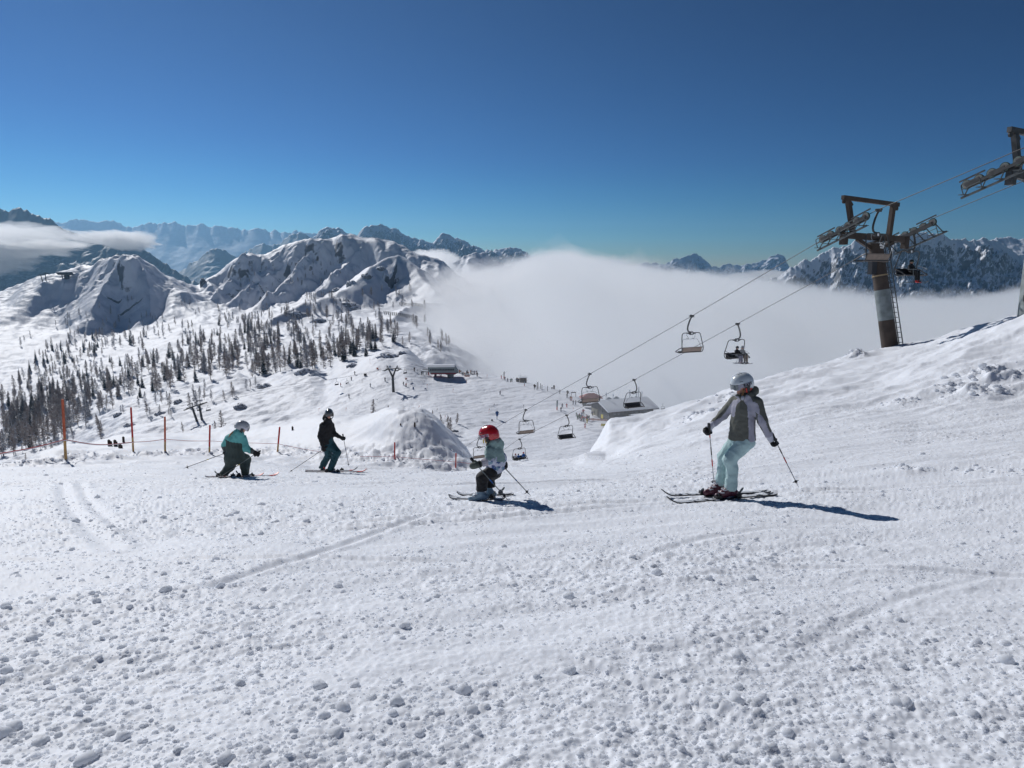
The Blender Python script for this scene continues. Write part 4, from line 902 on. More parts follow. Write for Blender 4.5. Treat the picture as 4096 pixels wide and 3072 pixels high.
# ================================================================== THINGS ALONG THE PISTE AND IN THE VALLEY
M_WOODY = mat('pale_yellow_wood', (0.52, 0.32, 0.13), 0.8, noise_amt=0.3, nscale=6)
M_RED = mat('red_paint', (0.50, 0.025, 0.018), 0.6, noise_amt=0.15, nscale=5)
M_FADED = mat('faded_orange_paint', (0.55, 0.13, 0.06), 0.75, noise_amt=0.25, nscale=6)
M_TAPE_R = mat('red_barrier_tape', (0.50, 0.03, 0.03), 0.5)
M_TAPE_W = mat('white_barrier_tape', (0.75, 0.72, 0.74), 0.5)
M_DWOOD = mat('dark_weathered_wood', (0.055, 0.040, 0.035), 0.9, noise_amt=0.4, nscale=5)
def solve_post(bx, by, tx, ty):
    b = near_at(bx, by, 15); t = unproj(tx, ty, b.y - 0.05); return b, t
posts = [
 ((65.8,459.0),(62.5,399.2),0.048,0.36,M_FADED,M_WOODY,'tall faded orange post nearest the left edge, pale wood at its foot'),
 ((133.3,451.5),(130.9,407.3),0.042,0.33,M_RED,M_WOODY,'tall red post with pale wooden foot, second from the left'),
 ((165.2,451.5),(164.9,416.7),0.040,0.27,M_FADED,M_WOODY,'orange red post with pale wooden foot, third from the left'),
 ((209.4,452.5),(209.9,425.0),0.038,0.22,M_RED,M_WOODY,'red post just left of the skier in turquoise'),
 ((277.6,451.5),(279.7,427.0),0.036,0.30,M_RED,M_WOODY,'red post between the girl in turquoise and the man in black'),
 ((394.4,460.0),(394.7,442.3),0.028,0.0,M_RED,M_RED,'thin red post below the snow knoll'),
 ((455.3,468.0),(456.0,453.2),0.026,0.0,M_RED,M_RED,'thin red post at the foot of the knoll left of the child')]
tape_pts = []
for (b_, t_, r, cut, m1, m2, lab) in posts:
    b, t = solve_post(*b_, *t_); e = empty('marker_post', b); tag(e, lab, 'post', 'marker posts along the edge of the ski run'); t = t - b
    mb = MB(); a0 = Vector((0, 0, -0.4)) if cut == 0 else t * cut
    mb.tube([a0, t * 0.97, t], [r, r * 0.97, r * 0.85], 10); mb.build('painted_top', m1, e, True)
    if cut: mb = MB(); mb.tube([t * -0.2, t * cut], [r * 1.03, r * 1.01], 10); mb.build('wooden_foot', m2, e, True)
    tape_pts.append((b, t))
def tape(points, w, lab):
    e = MB(); pts = arc_pts(points, 6)
    for i in range(len(pts) - 1):
        a, b = pts[i], pts[i + 1]; 
        for (o, mi, ww) in ((0.0, 0, w * 0.5), (-w * 0.5, 1, w * 0.5)):
            A = a + Vector((0, 0, o)); B = b + Vector((0, 0, o)); y = Vector((0.0, 0.004, 0))
            P = [A, B, B + Vector((0, 0, ww)), A + Vector((0, 0, ww))]; e.add([p - y for p in P] + [p + y for p in P], [(0, 1, 2, 3), (7, 6, 5, 4), (0, 4, 5, 1), (3, 2, 6, 7), (0, 3, 7, 4), (1, 5, 6, 2)], mi)
    return tag(e.build('barrier_tape', [M_TAPE_R, M_TAPE_W]), lab, 'barrier tape', 'barrier tape between the marker posts')
def TPp(px, py, Y): return unproj(px, py, Y)
Yp = [tape_pts[i][0].y - 0.09 for i in range(7)]
tape([TPp(-40, 460, Yp[0] - 2), TPp(0, 453.8, Yp[0] - 1.0), TPp(35, 447.5, Yp[0] - 0.4), TPp(65.2, 439.8, Yp[0])], 0.06, 'red and white tape running off the left edge from the first orange post')
tape([TPp(65.2, 439.8, Yp[0]), TPp(85, 443.4, Yp[0] + 1.4), TPp(102, 444.8, (Yp[0] + Yp[1]) / 2), TPp(120, 443.7, Yp[1] - 0.8), TPp(133.2, 442.2, Yp[1])], 0.05, 'red and white tape sagging between the first and second post')
tape([TPp(133.2, 442.2, Yp[1]), TPp(150, 441.3, (Yp[1] + Yp[2]) / 2), TPp(165.2, 439.2, Yp[2])], 0.032, 'red and white tape between the second and third post')
tape([TPp(165.2, 439.2, Yp[2]), TPp(188, 440.9, (Yp[2] + Yp[3]) / 2), TPp(209.5, 441, Yp[3])], 0.022, 'twisted tape between the third post and the post by the girl')
tape([TPp(209.5, 441, Yp[3]), TPp(245, 442.8, (Yp[3] + Yp[4]) / 2), TPp(277.7, 443.8, Yp[4])], 0.018, 'red tape passing behind the girl in turquoise')
tape([TPp(277.7, 443.8, Yp[4]), TPp(300, 448.5, Yp[4] - 1), TPp(325, 452.6, Yp[4] - 1.5)], 0.020, 'red tape dropping towards the man in black')
tape([TPp(360, 456.5, Yp[5] - 0.3), TPp(394.5, 457.0, Yp[5]), TPp(425, 459.5, (Yp[5] + Yp[6]) / 2), TPp(455.5, 462, Yp[6]), TPp(480, 465, Yp[6] - 1), TPp(496, 467.5, Yp[6] - 2)], 0.016, 'thin red line below the snow knoll ending behind the child')
# weathered stumps sticking out of the bank
for (px, y0, y1, wpx, lab) in ((109.3,446.2,440,3.0,'dark wooden stump, left one of the pair nearest the first post'),(111.2,446.2,441.4,2.2,'shorter dark stump of the left pair'),(115.2,446.2,440,3.0,'dark wooden stump of the middle pair, the taller'),(116.9,446.2,441.5,1.6,'thin dark stump of the middle pair'),
    (119.8,447.6,443.7,3.0,'low wide dark stump right of the middle pair'),(121.3,448.2,445.4,2.6,'lowest dark stump at the right end of the row'),(123.6,442.4,436.8,2.4,'dark stump standing alone higher on the bank'),
    (235.2,428.0,425.0,1.8,'small wooden stump left of the white helmet'),(292.5,430.4,426.6,2.0,'small wooden stump on the bank left of the man in black'),(414.6,427.0,422.6,1.8,'leaning wooden stump on the snow knoll'),(400.3,425.5,423.9,1.3,'tiny stump tip in the middle of the snow knoll')):
    b = near_at(px, y0, 20); h = (y0 - y1) * b.y / 700.0; r = wpx * b.y / 700.0 / 2; mb = MB(); mb.tube([(0, 0, -0.3), (0.01, 0, h * 0.95), (0.02, 0, h)], [r, r * 0.95, r * 0.8], 9)
    o = mb.build('wooden_stump', M_DWOOD, None, True); o.location = b; tag(o, lab, 'stump', 'weathered stumps in the snow bank')

# ---- valley buildings
M_WALL = mat('dark_timber_wall', (0.060, 0.062, 0.070), 0.85, noise_amt=0.25, nscale=0.6)
M_CREAM = mat('cream_wall', (0.42, 0.38, 0.28), 0.85)
M_GLASSD = mat('dark_window', (0.03, 0.035, 0.045), 0.15)
M_WFRAME = mat('pale_window_frame', (0.30, 0.31, 0.33), 0.7)
M_ROOFSNOW = mat('roof_snow', (0.80, 0.83, 0.88), 0.7, bump=0.3, bscale=0.8)
M_YEL = mat('yellow_sign', (0.60, 0.50, 0.05), 0.7)
M_TIN = mat('station_cladding', (0.27, 0.31, 0.31), 0.55, metal=0.1, noise_amt=0.12, nscale=0.7)
M_STRED = mat('dark_red_band', (0.28, 0.045, 0.05), 0.6)
M_CONC = mat('concrete', (0.25, 0.26, 0.26), 0.85, noise_amt=0.2, nscale=1)
M_CABIN = mat('pale_container', (0.38, 0.42, 0.46), 0.7)
M_PALER = mat('faded_red_canopy', (0.34, 0.12, 0.11), 0.8)
# lodge
A = ground_at(610.4, 422.3, 75); ex = Vector((0.93, 0.37, 0)).normalized(); ey = Vector((-ex.y, ex.x, 0)); RZ = math.atan2(ex.y, ex.x)
lod = empty('mountain_lodge', A, RZ); tag(lod, 'dark timber mountain lodge with a broad snow covered roof in the mist', 'lodge')
Lx, Dy, He, Hr = 17.8, 14.5, 4.1, 6.4
b = MB(); b.box((Lx / 2, Dy / 2, He / 2 - 1), (Lx, Dy, He + 2)); b.prism([(0.0, He), (Dy / 2, Hr - 0.3), (Dy, He)], 0.003, Lx - 0.003, 0); b.build('wall', M_WALL, lod)
def roofsheet(x0, x1, ya, za, yb, zb, th): return [(ya, za), (yb, zb), (yb, zb + th), (ya, za + th)]
b = MB(); sl = (Hr - He) / (Dy / 2); o_ = 1.1
nx = 26; rv = []
for (ya, yb) in ((-o_, Dy / 2), (Dy / 2, Dy + o_)):
    pass
prof = []
for k in range(25):
    y = -o_ + (Dy + 2 * o_) * k / 24; zr = Hr - abs(y - Dy / 2) * sl; soft = 0.30 * (1 - abs(2 * k / 24 - 1) ** 6); prof.append((y, zr + 0.12 + soft + 0.05))
low = [(p[0], (Hr - abs(p[0] - Dy / 2) * sl)) for p in prof]
b.prism(low[::-1] + [(p[0], p[1]) for p in prof], -1.6, Lx + 1.8, 0); b.build('roof', M_ROOFSNOW, lod)
b = MB(); b.beam((-1.5, -o_ - 0.05, He - sl * o_ - 0.02), (Lx + 1.7, -o_ - 0.05, He - sl * o_ - 0.02), 0.12, 0.3); b.build('gutter', M_DWOOD, lod)
for k, (x, w, z, h) in enumerate(((1.7, 0.55, 3.0, 0.5), (3.3, 0.55, 3.0, 0.5), (11.6, 1.2, 2.6, 1.3), (13.1, 1.0, 2.5, 1.5), (14.5, 1.0, 2.5, 1.5), (9.6, 1.4, 2.7, 1.1))):
    f = MB(); f.box((x, -0.04, z), (w + 0.2, 0.08, h + 0.2)); fo = f.build('window', M_WFRAME, lod); g = MB(); g.box((x - w / 4 - 0.02, -0.09, z), (w / 2 - 0.04, 0.03, h)); g.box((x + w / 4 + 0.02, -0.09, z), (w / 2 - 0.04, 0.03, h)); g.build('pane', M_GLASSD, fo)
f = MB(); f.box((-0.05, 3.4, 1.9), (0.10, 4.2, 1.4)); fo = f.build('window', M_WFRAME, lod); g = MB()
for k in range(5): g.box((-0.12, 1.75 + k * 0.82, 1.9), (0.04, 0.68, 1.2))
g.build('pane', M_GLASSD, fo)
b = MB(); b.box((-0.06, 11.8, 1.3), (0.12, 4.2, 3.2)); b.build('cream_panel', M_CREAM, lod)
b = MB(); b.box((-0.05, 8.0, 1.1), (0.10, 2.6, 3.0)); b.build('doorway', M_GLASSD, lod)
b = MB(); b.box((-0.16, 5.9, 1.0), (0.06, 1.5, 1.5)); b.build('yellow_sign', M_YEL, lod)
b = MB(); b.box((-0.14, 6.6, 3.2), (0.10, 0.25, 3.0)); b.build('pale_post', M_WFRAME, lod)
for x, y, h in ((2.5, 8, 3.2), (6.0, 9, 2.6), (12.2, 7.6, 3.6), (15.0, 7.4, 3.0), (15.9, 7.4, 4.4), (17.3, 7.3, 2.6)):
    m = MB(); z = Hr - abs(y - Dy / 2) * sl; m.tube([(x, y, z), (x, y, z + h)], 0.11, 6); m.box((x + 0.15, y, z + h * 0.75), (0.3, 0.12, 0.8 if h > 3.1 else 0.3)); m.build('antenna', M_CABIN, lod)
for x, w, hh, lab in ((3.2, 4.6, 2.3, 'pale container standing against the left corner of the lodge'), (9.0, 4.8, 2.9, 'pale shed with snow on its roof in front of the lodge'), (13.6, 3.4, 2.4, 'small pale shed at the right end of the lodge front')):
    c = A + ex * x - ey * 2.6; s = empty('container_shed', (c.x, c.y, A.z - 0.4), RZ); tag(s, lab, 'shed'); b = MB(); b.box((0, 0, hh / 2 - 0.5), (w, 2.4, hh + 1)); b.build('wall', M_CABIN, s)
    b = MB(); b.prism([(-1.3, hh), (-1.0, hh + 0.28), (0, hh + 0.42), (1.0, hh + 0.28), (1.3, hh)], -w / 2 - 0.1, w / 2 + 0.1, 0); b.build('roof', M_ROOFSNOW, s)
    b = MB(); b.box((-w * 0.2, -1.215, hh * 0.5), (0.8, 0.03, hh * 0.55)); b.build('door', M_GLASSD if 'left' in lab else M_WFRAME, s)
def on_ground(px, py, ymin=75):
    p = ground_at(px, py, ymin); return p if p is not None else unproj(px, py, 300)
def canopy(px, py, Y, w, h, m, lab, cat):
    c = unproj(px, py, Y); e = empty('pitched_canopy', c); tag(e, lab, cat); b = MB(); b.add([(-w, -w * 0.6, 0), (w, -w * 0.6, 0), (w, w * 0.6, 0), (-w, w * 0.6, 0), (-w * 0.25, 0, h), (w * 0.25, 0, h)], [(0, 1, 5, 4), (1, 2, 5), (2, 3, 4, 5), (3, 0, 4), (3, 2, 1, 0)]); b.build('roof', m, e)
    b = MB(); b.box((0, 0, -1.5), (w * 1.5, w * 0.9, 3.0 - 0.01)); b.build('wall', M_WALL, e)
canopy(591, 397.5, 275, 4.5, 1.8, M_PALER, 'faded red pitched roof half lost in the mist left of the lodge', 'shelter')
canopy(609, 400.0, 272, 1.6, 1.1, M_CABIN, 'small grey gable poking up behind the lodge roof, left one', 'shelter')
canopy(616.5, 399.5, 274, 1.7, 1.2, M_CABIN, 'small grey gable poking up behind the lodge roof, right one', 'shelter')
# banner and nets by the lodge
def banner(name, pa, pb, h, m, lab, cat, nposts=3):
    e = empty(name, pa); tag(e, lab, cat); d = pb - pa; b = MB(); n = 10; pts = [pa + d * (i / n) for i in range(n + 1)]; pts = [Vector((p.x, p.y, max(H1(p.x, p.y), p.z - 0.2))) - pa for p in pts]
    for i in range(n):
        a, c = pts[i], pts[i + 1]; y = Vector((0, 0.012, 0)); P = [a + Vector((0, 0, 0.15)), c + Vector((0, 0, 0.15)), c + Vector((0, 0, h)), a + Vector((0, 0, h))]; b.add([p - y for p in P] + [p + y for p in P], [(0, 1, 2, 3), (7, 6, 5, 4), (3, 2, 6, 7), (0, 4, 5, 1)])
    b.build('sheet' if 'banner' in name else 'netting', m, e)
    for k in range(nposts + 1):
        q = pts[int(n * k / nposts)]; b = MB(); b.tube([q - Vector((0, 0, 0.3)), q + Vector((0, 0, h + 0.15))], 0.05, 6); b.build('post', M_FADED, e)
M_NET = mat('orange_net', (0.62, 0.40, 0.36), 0.8); 
banner('yellow_banner', on_ground(601.0, 426.5), on_ground(607.5, 426.8), 1.0, M_YEL, 'yellow banner standing on the snow below the lodge', 'banner', 1)
banner('safety_net', on_ground(589.5, 420.5), on_ground(607.0, 421.5), 0.8, M_NET, 'pale orange net strung from the skiers towards the lodge corner', 'safety net', 4)
banner('safety_net', on_ground(464.5, 376.5), on_ground(469.5, 377.5), 1.0, M_NET, 'orange net beside the people right of the lift station', 'safety net', 2)
banner('safety_net', on_ground(405.3, 380), on_ground(407.0, 380), 1.0, M_NET, 'small red net below the hanging chair left of the station', 'safety net', 1)
# hut on the ridge in the mist
p = on_ground(523.0, 382.3); hut = empty('ticket_hut', p, 0.2); tag(hut, 'little wooden hut with snowy roof on the misty ridge', 'hut')
b = MB(); b.box((0, 0, 0.9), (2.9, 2.4, 2.6)); b.build('wall', M_DWOOD, hut); b = MB(); b.prism([(-1.6, 2.3), (-1.6, 2.5), (1.6, 2.85), (1.6, 2.6)], -1.8, 1.9, 0); b.build('roof', M_ROOFSNOW, hut); b = MB(); b.tube([(-1.3, 0, 2.4), (-1.3, 0, 4.2)], 0.06, 5); b.build('antenna', M_STEEL, hut)
# padded poles, bare poles and boards
M_PADG = mat('grey_green_padding', (0.12, 0.17, 0.17), 0.8); M_PADR = mat('red_padding', (0.50, 0.07, 0.05), 0.8); M_BLUE = mat('blue_cover', (0.03, 0.09, 0.24), 0.7)
def lance(px, py, hpx, wpx, m1, m2, lab, name='snow_lance', cat='snow lance'):
    p = on_ground(px, py); h = hpx * p.y / 700; r = wpx * p.y / 700 / 2; e = empty(name, p); tag(e, lab, cat, 'padded snow lances')
    b = MB(); b.tube([(0, 0, -0.3), (0, 0, h * 0.34)], r * 0.9, 8); b.build('lower_padding', m2, e, True)
    b = MB(); b.tube([(0, 0, h * 0.34), (0.05, 0, h * 0.9), (0.08, 0, h)], [r * 0.9, r * 1.1, r * 0.6], 8); b.build('upper_cover', m1, e, True)
lance(557.0, 410.0, 10.0, 1.3, M_PADG, M_PADR, 'tall snow lance with grey cover over red padding, left of the skiers by the lodge')
lance(504.0, 378.5, 7.0, 0.9, M_DWOOD, M_PADR, 'dark lance with red foot on the misty ridge left of the hut')
lance(524.5, 386.0, 4.6, 0.7, M_CABIN, M_PADR, 'thin lance with orange foot just below the hut')
lance(533.0, 381.5, 3.6, 0.9, M_CABIN, M_CABIN, 'grey lance fading in the mist right of the hut')
def gun(px, py, hpx, lab, m):
    p = on_ground(px, py); h = hpx * p.y / 700; e = empty('snow_gun', p); tag(e, lab, 'snow gun', 'covered snow guns')
    b = MB(); b.tube([(0, 0, -0.3), (0, 0, h * 0.5)], 0.12, 8); b.build('stand', M_GALV, e, True)
    b = MB(); b.tube([(0, 0, h * 0.34), (0.05, 0, h * 0.52), (0.12, 0, h * 0.62)], [0.18, 0.42, 0.5], 10); b.tube(arc_pts([(-0.35, 0, h * 0.66), (0.0, 0, h * 0.78), (0.35, 0, h * 0.93)], 4), [0.35, 0.45, 0.55, 0.6, 0.62, 0.6, 0.58, 0.5, 0.4][:9], 10); b.build('cover', m, e, True)
gun(497.0, 419.3, 8.6, 'snow gun under a blue cover on the open slope above the chairs', M_BLUE)
gun(534.6, 389.6, 5.2, 'dark covered snow gun in the mist beside the bare poles', M_DWOOD)
gun(567.5, 395.6, 5.0, 'dark covered snow gun left of the timber gate', M_DWOOD)
for px, py, hp, lab in ((537.0,389.8,7.8,'tallest bare pole in the mist, left one'),(537.9,389.0,7.0,'bare pole close behind the tallest one'),(540.4,388.8,5.4,'short bare pole right of the two tall ones'),(541.9,389.8,5.0,'shortest bare pole of the misty row'),(547.5,391.0,5.2,'leaning pole at the right end of the misty row')):
    p = on_ground(px, py); h = hp * p.y / 700; b = MB(); b.tube([(0, 0, -0.3), (0.05, 0, h)], 0.13, 6); o = b.build('wooden_pole', M_DWOOD, None, True); o.location = p; tag(o, lab, 'pole', 'bare poles on the misty ridge')
def board(px, py, w, h, leg, m, lab, cat='sign board', name='sign_board'):
    p = on_ground(px, py); s = p.y / 700; e = empty(name, p); tag(e, lab, cat); b = MB(); b.box((0, 0, (leg + h / 2) * s), (w * s, 0.15, h * s)); b.build('board', m, e)
    for k in (-0.42, 0.42): b = MB(); b.tube([(k * w * s, 0.1, -0.3), (k * w * s, 0.1, (leg + h) * s)], 0.09, 6); b.build('post', M_DWOOD, e)
board(554.0, 389.5, 1.8, 3.6, 0.6, M_DWOOD, 'upright dark board fading in the mist on the ridge'); board(552.0, 389.0, 1.2, 1.6, 0.4, M_DWOOD, 'small dark board left of the upright board')
board(562.4, 389.0, 4.8, 3.6, 1.2, M_DWOOD, 'broad grey hoarding ghostly in the mist', 'hoarding'); board(573.5, 396.5, 5.0, 1.1, 3.6, M_DWOOD, 'timber gate with a wide top board at the edge of the mist', 'gate', 'timber_gate')
board(390.0, 368.6, 2.2, 2.2, 0.8, M_CABIN, 'pale board behind the head of the Y shaped lift mast'); board(377.5, 369.5, 1.8, 1.5, 0.3, M_FADED, 'small orange brown board left of the Y shaped mast')
board(413.3, 389.5, 1.2, 2.4, 0.2, M_BLUE, 'small blue panel on the slope right of the Y mast'); board(425.5, 389.5, 1.8, 0.8, 0.4, M_BLUE, 'low blue panel below the lift station')
board(365.3, 376.0, 2.8, 2.4, 0.1, M_DWOOD, 'small dark shed beside a thin mast on the piste edge', 'shed', 'lift_shed')
board(492.0, 421.0, 1.6, 1.6, 0.1, M_DWOOD, 'small dark box on the snow left of the blue snow gun', 'box', 'valve_box')
# thin piste markers far away
for k, (px, py, hp) in enumerate(((299,427,4),(346,411,3),(419,410,4),(437,412,3),(388,410,3),(453,393,4),(523.5,409,4),(489,413,4),(466.5,384,4),(377,402,2.5),(380,372,3),(370,364,5),(412,385,3),(445,419,3),(573,411,3),(494,407,3),(476,374,2.5),(487,378,3),(362,383,3),(427,388,3.5),(319,412,3.5))):
    p = on_ground(px, py); h = hp * p.y / 700; b = MB(); b.tube([(0, 0, -0.2), (0, 0, h)], 0.045, 5); b.box((0.1, 0, h), (0.3, 0.05, 0.3))
    o = b.build('slope_marker', M_FADED if k % 3 else M_DWOOD, None); o.location = p; tag(o, 'thin marker stick standing on the far piste', 'marker stick', 'thin marker sticks on the far piste')

# ---- lift station on pillars
p = on_ground(451.0, 377.2); sc = p.y / 700.0
st = empty('lift_station', p, math.radians(4)); tag(st, 'raised lift station with grey cladding, dark red band and ribbed snowy roof', 'lift station')
def S(px_, py_): return ((px_ - 451.0) * sc, (377.2 - py_) * sc)
W2 = 3.4
xl, xr = S(428.5, 0)[0], S(455.0, 0)[0]; xn = S(458.8, 0)[0]; zt = S(0, 366.0)[1]; zm = S(0, 371.6)[1]; zb = S(0, 373.4)[1]
b = MB(); P = [(xl, zt), (xr, zt), (xn, zm), (xr + 0.4, zb + 0.8), (xl + 1.2, zb + 0.8), (xl + 0.2, zm + 0.7)]; b.prism(P, -W2, W2, 1); b.build('body', M_TIN, st)
b = MB(); P = [(xn - 0.1, zb + 0.8), (xr + 0.1, zb + 0.15), (xl + 1.5, zb + 0.15), (xl + 1.1, zb + 0.8)]; b.prism(P, -W2 + 0.01, W2 - 0.01, 1); b.build('red_band', M_STRED, st)
b = MB(); n = 15
for k in range(n):
    x = xl + 1.3 + (xr - xl - 2.0) * k / (n - 1); b.box((x, -W2 - 0.02, zt - 1.25), (0.62, 0.06, 0.75))
b.build('window_band', M_GLASSD, st)
b = MB(); n = 22
for k in range(n):
    x0 = xl - 0.1 + (xr - xl + 0.1) * k / n; x1 = x0 + (xr - xl) / n * 0.8; b.prism([(-W2 - 0.25, zt + 0.02), (-W2 * 0.55, zt + 0.75), (W2 * 0.55, zt + 0.75), (W2 + 0.25, zt + 0.02)], x0, x1, 0)
b.prism([(-W2 - 0.15, zt + 0.012), (-W2 * 0.55, zt + 0.62), (W2 * 0.55, zt + 0.62), (W2 + 0.15, zt + 0.012)], xl - 0.05, xr - 0.05, 0); b.build('roof', M_ROOFSNOW, st)
b = MB(); b.tube([(-0.2, 0, zb - 0.4), (-0.2, 0, -1.5)], [1.6, 1.2], 12); b.tube([(-0.2, 0, zb + 0.16), (-0.2, 0, zb - 0.4)], [3.4, 2.4], 12); b.build('core', M_CONC, st)
pg = ground_at(435.4, 379.8, 75); xq = S(435.6, 0)[0]; b = MB(); b.tube([(xq, 0, zb + 0.2), (xq, 0, -3.2)], [0.55, 0.6], 10); b.box((xq, 0, -1.6), (1.5, 1.2, 1.2)); b.build('pillar', M_STEEL, st)
b = MB(); b.beam((xq + 1.3, 0, zb + 0.3), (xq + 3.4, 0.5, -1.0), 0.2, 0.2); b.build('strut', M_STEEL, st)
b = MB(); b.beam((xl + 0.3, 0, zm + 1.0), (xl - 2.6, 0, zm + 1.2), 0.8, 0.12); b.beam((xl + 0.3, 0, zm + 0.1), (xl - 3.0, 0, zm + 0.2), 0.8, 0.15); b.build('rail_beam', M_STEEL, st)
# ---- Y shaped mast
p = on_ground(393.5, 392.0); sc = p.y / 700.0; ym = empty('y_shaped_mast', p); tag(ym, 'tall Y shaped steel mast of the far chairlift casting a long shadow', 'lift mast')
def Sy(px_, py_, y=0.0): return Vector(((px_ - 393.5) * sc, y, (392.0 - py_) * sc))
b = MB(); b.tube([(0, 0, -1), Sy(393.2, 376.6)], [0.62, 0.5], 12); b.build('mast', M_STEEL, ym, True)
for q in ((389.2, 368.4), (396.6, 368.0)): b = MB(); b.tube([Sy(393.2, 377), Sy(*q)], [0.42, 0.30], 10); b.build('arm', M_STEEL, ym, True)
b = MB(); b.beam(Sy(386.2, 369.2), Sy(400.0, 367.9), 0.4, 0.35); b.build('crossarm', M_STEEL, ym)
for cx_ in (387.0, 399.3):
    b = MB()
    for k in range(-3, 4): b.tube([Sy(cx_, 369.6, k * 0.7) + Vector((-0.05, 0, 0)), Sy(cx_, 369.6, k * 0.7) + Vector((0.05, 0, 0))], 0.28, 10)
    b.beam(Sy(cx_ - 1.2, 369.9, -2.4), Sy(cx_ + 1.2, 369.0, 2.4), 0.5, 0.25); b.beam(Sy(cx_ - 3.3, 370.2, -1), Sy(cx_ + 3.0, 369.2, 1), 0.3, 0.15); b.build('sheave_train', M_STEEL, ym)
for cx_, dx in ((388.6, -0.9), (397.2, 0.9)): b = MB(); b.beam(Sy(cx_ - 0.8, 368.6), Sy(cx_ + dx, 365.2), 0.25, 0.25); b.beam(Sy(cx_ + dx, 365.2), Sy(cx_ + 0.9, 368.4), 0.22, 0.22); b.build('lifting_frame', M_STEEL, ym)
b = MB(); b.box(Sy(393.3, 379.2), (1.4, 0.8, 0.12)); b.build('platform', M_GALV, ym)
# ---- twin mast at the left
p = on_ground(199.6, 420.5); sc = p.y / 700.0; tm_ = empty('twin_mast', p); tag(tm_, 'dark twin lift mast joined by one crossarm above the first red posts', 'lift mast')
def St(px_, py_, y=0.0): return Vector(((px_ - 199.6) * sc, y, (420.5 - py_) * sc))
for a_, b_ in (((197.0, 421.5), (193.0, 406.5)), ((202.2, 421), (200.2, 403.5))): b = MB(); b.tube([St(*a_), St(*b_)], [0.55, 0.42], 10); b.build('mast', M_STEEL, tm_, True)
b = MB(); b.beam(St(187.0, 408.4), St(205.5, 402.6), 0.5, 0.5); b.build('crossarm', M_STEEL, tm_)
for x0, y0 in ((193.0, 406.2), (200.6, 403.6)): b = MB(); b.beam(St(x0 - 3.4, y0 - 0.2), St(x0 - 4.4, y0 - 1.6), 0.25, 0.25); b.beam(St(x0 - 4.4, y0 - 1.6), St(x0 + 0.6, y0 - 4.0), 0.3, 0.3); b.beam(St(x0 + 0.6, y0 - 4.0), St(x0 + 0.9, y0), 0.25, 0.25); b.build('lifting_frame', M_STEEL, tm_)
for x0, y0 in ((189.5, 408.0), (204.0, 403.4)):
    b = MB(); b.beam(St(x0 - 2.4, y0 + 0.8, -2.5), St(x0 + 2.0, y0 - 0.8, 2.5), 0.5, 0.35)
    for k in range(-3, 4): b.tube([St(x0 + k * 0.5, y0 - k * 0.2, k * 0.7) + Vector((-0.1, 0, 0)), St(x0 + k * 0.5, y0 - k * 0.2, k * 0.7) + Vector((0.1, 0, 0))], 0.3, 8)
    b.build('sheave_train', M_STEEL, tm_)
# ropes of the far chairlift
yst = p.y; pm = on_ground(393.5, 392.0)
def frope(pts, lab):
    b = MB(); b.tube([unproj(*q) for q in pts], 0.035, 5); tag(b.build('haul_rope', M_CABLE), lab, 'lift rope', 'haul ropes of the far chairlift')
frope([(150, 414, yst + 20), (189.5, 407.2, yst), (270, 391, yst - 40), (336.5, 378.5, pm.y + 20), (387, 368.4, pm.y), (424.0, 370.0, pm.y + 38)], 'thin lower rope of the far chairlift between the twin mast and the station')
frope([(160, 408, yst + 20), (204.0, 402.8, yst), (280, 386, yst - 30), (346.7, 377.0, pm.y + 30), (399.3, 367.4, pm.y), (430.0, 369.0, pm.y + 42)], 'thin upper rope of the far chairlift between the twin mast and the station')
# small chairs of the far lift
fc = empty('lift_chair'); tag(fc, 'x', 'lift chair', 'small chairs of the far chairlift')
b = MB(); b.tube([(0, 0, 0), (-0.15, 0, -0.8), (0, 0, -1.3)], 0.06, 6); b.build('hanger_arm', M_TUBE, fc)
b = MB(); b.tube([(-1.0, 0, -2.7), (-0.8, 0, -1.35), (0.8, 0, -1.35), (1.0, 0, -2.7)], 0.06, 6); b.build('frame', M_TUBE, fc)
b = MB(); b.box((0, 0.2, -2.75), (2.0, 0.5, 0.08)); b.build('seat', M_PAD, fc); b = MB(); b.box((0, -0.08, -2.45), (2.0, 0.06, 0.55)); b.build('backrest', M_PAD, fc)
FARCH = [(336.5, 379.0, pm.y + 15, 0.9, 'small chair with riders left of the Y mast'), (346.9, 378.0, pm.y + 25, 1.2, 'small empty chair just left of the Y mast'), (405.0, 367.4, pm.y + 12, 0.9, 'small chair with riders right of the Y mast'), (417.5, 369.4, pm.y + 28, 1.1, 'small empty chair nearing the station'), (199.0, 404.6, yst - 3, 0.8, 'small dark chair hanging between the twin masts'), (208.0, 404.5, yst - 8, 0.8, 'small chair right of the twin masts'), (663.0, 403.2, 290, 0.5, 'small chair full of riders in the fog right of the lodge')]
for k, (px, py, Y, rz, lab) in enumerate(FARCH):
    o = fc if k == 0 else copy_tree(fc); o.location = unproj(px, py, Y); o.rotation_euler = (0, 0, rz); o['label'] = lab
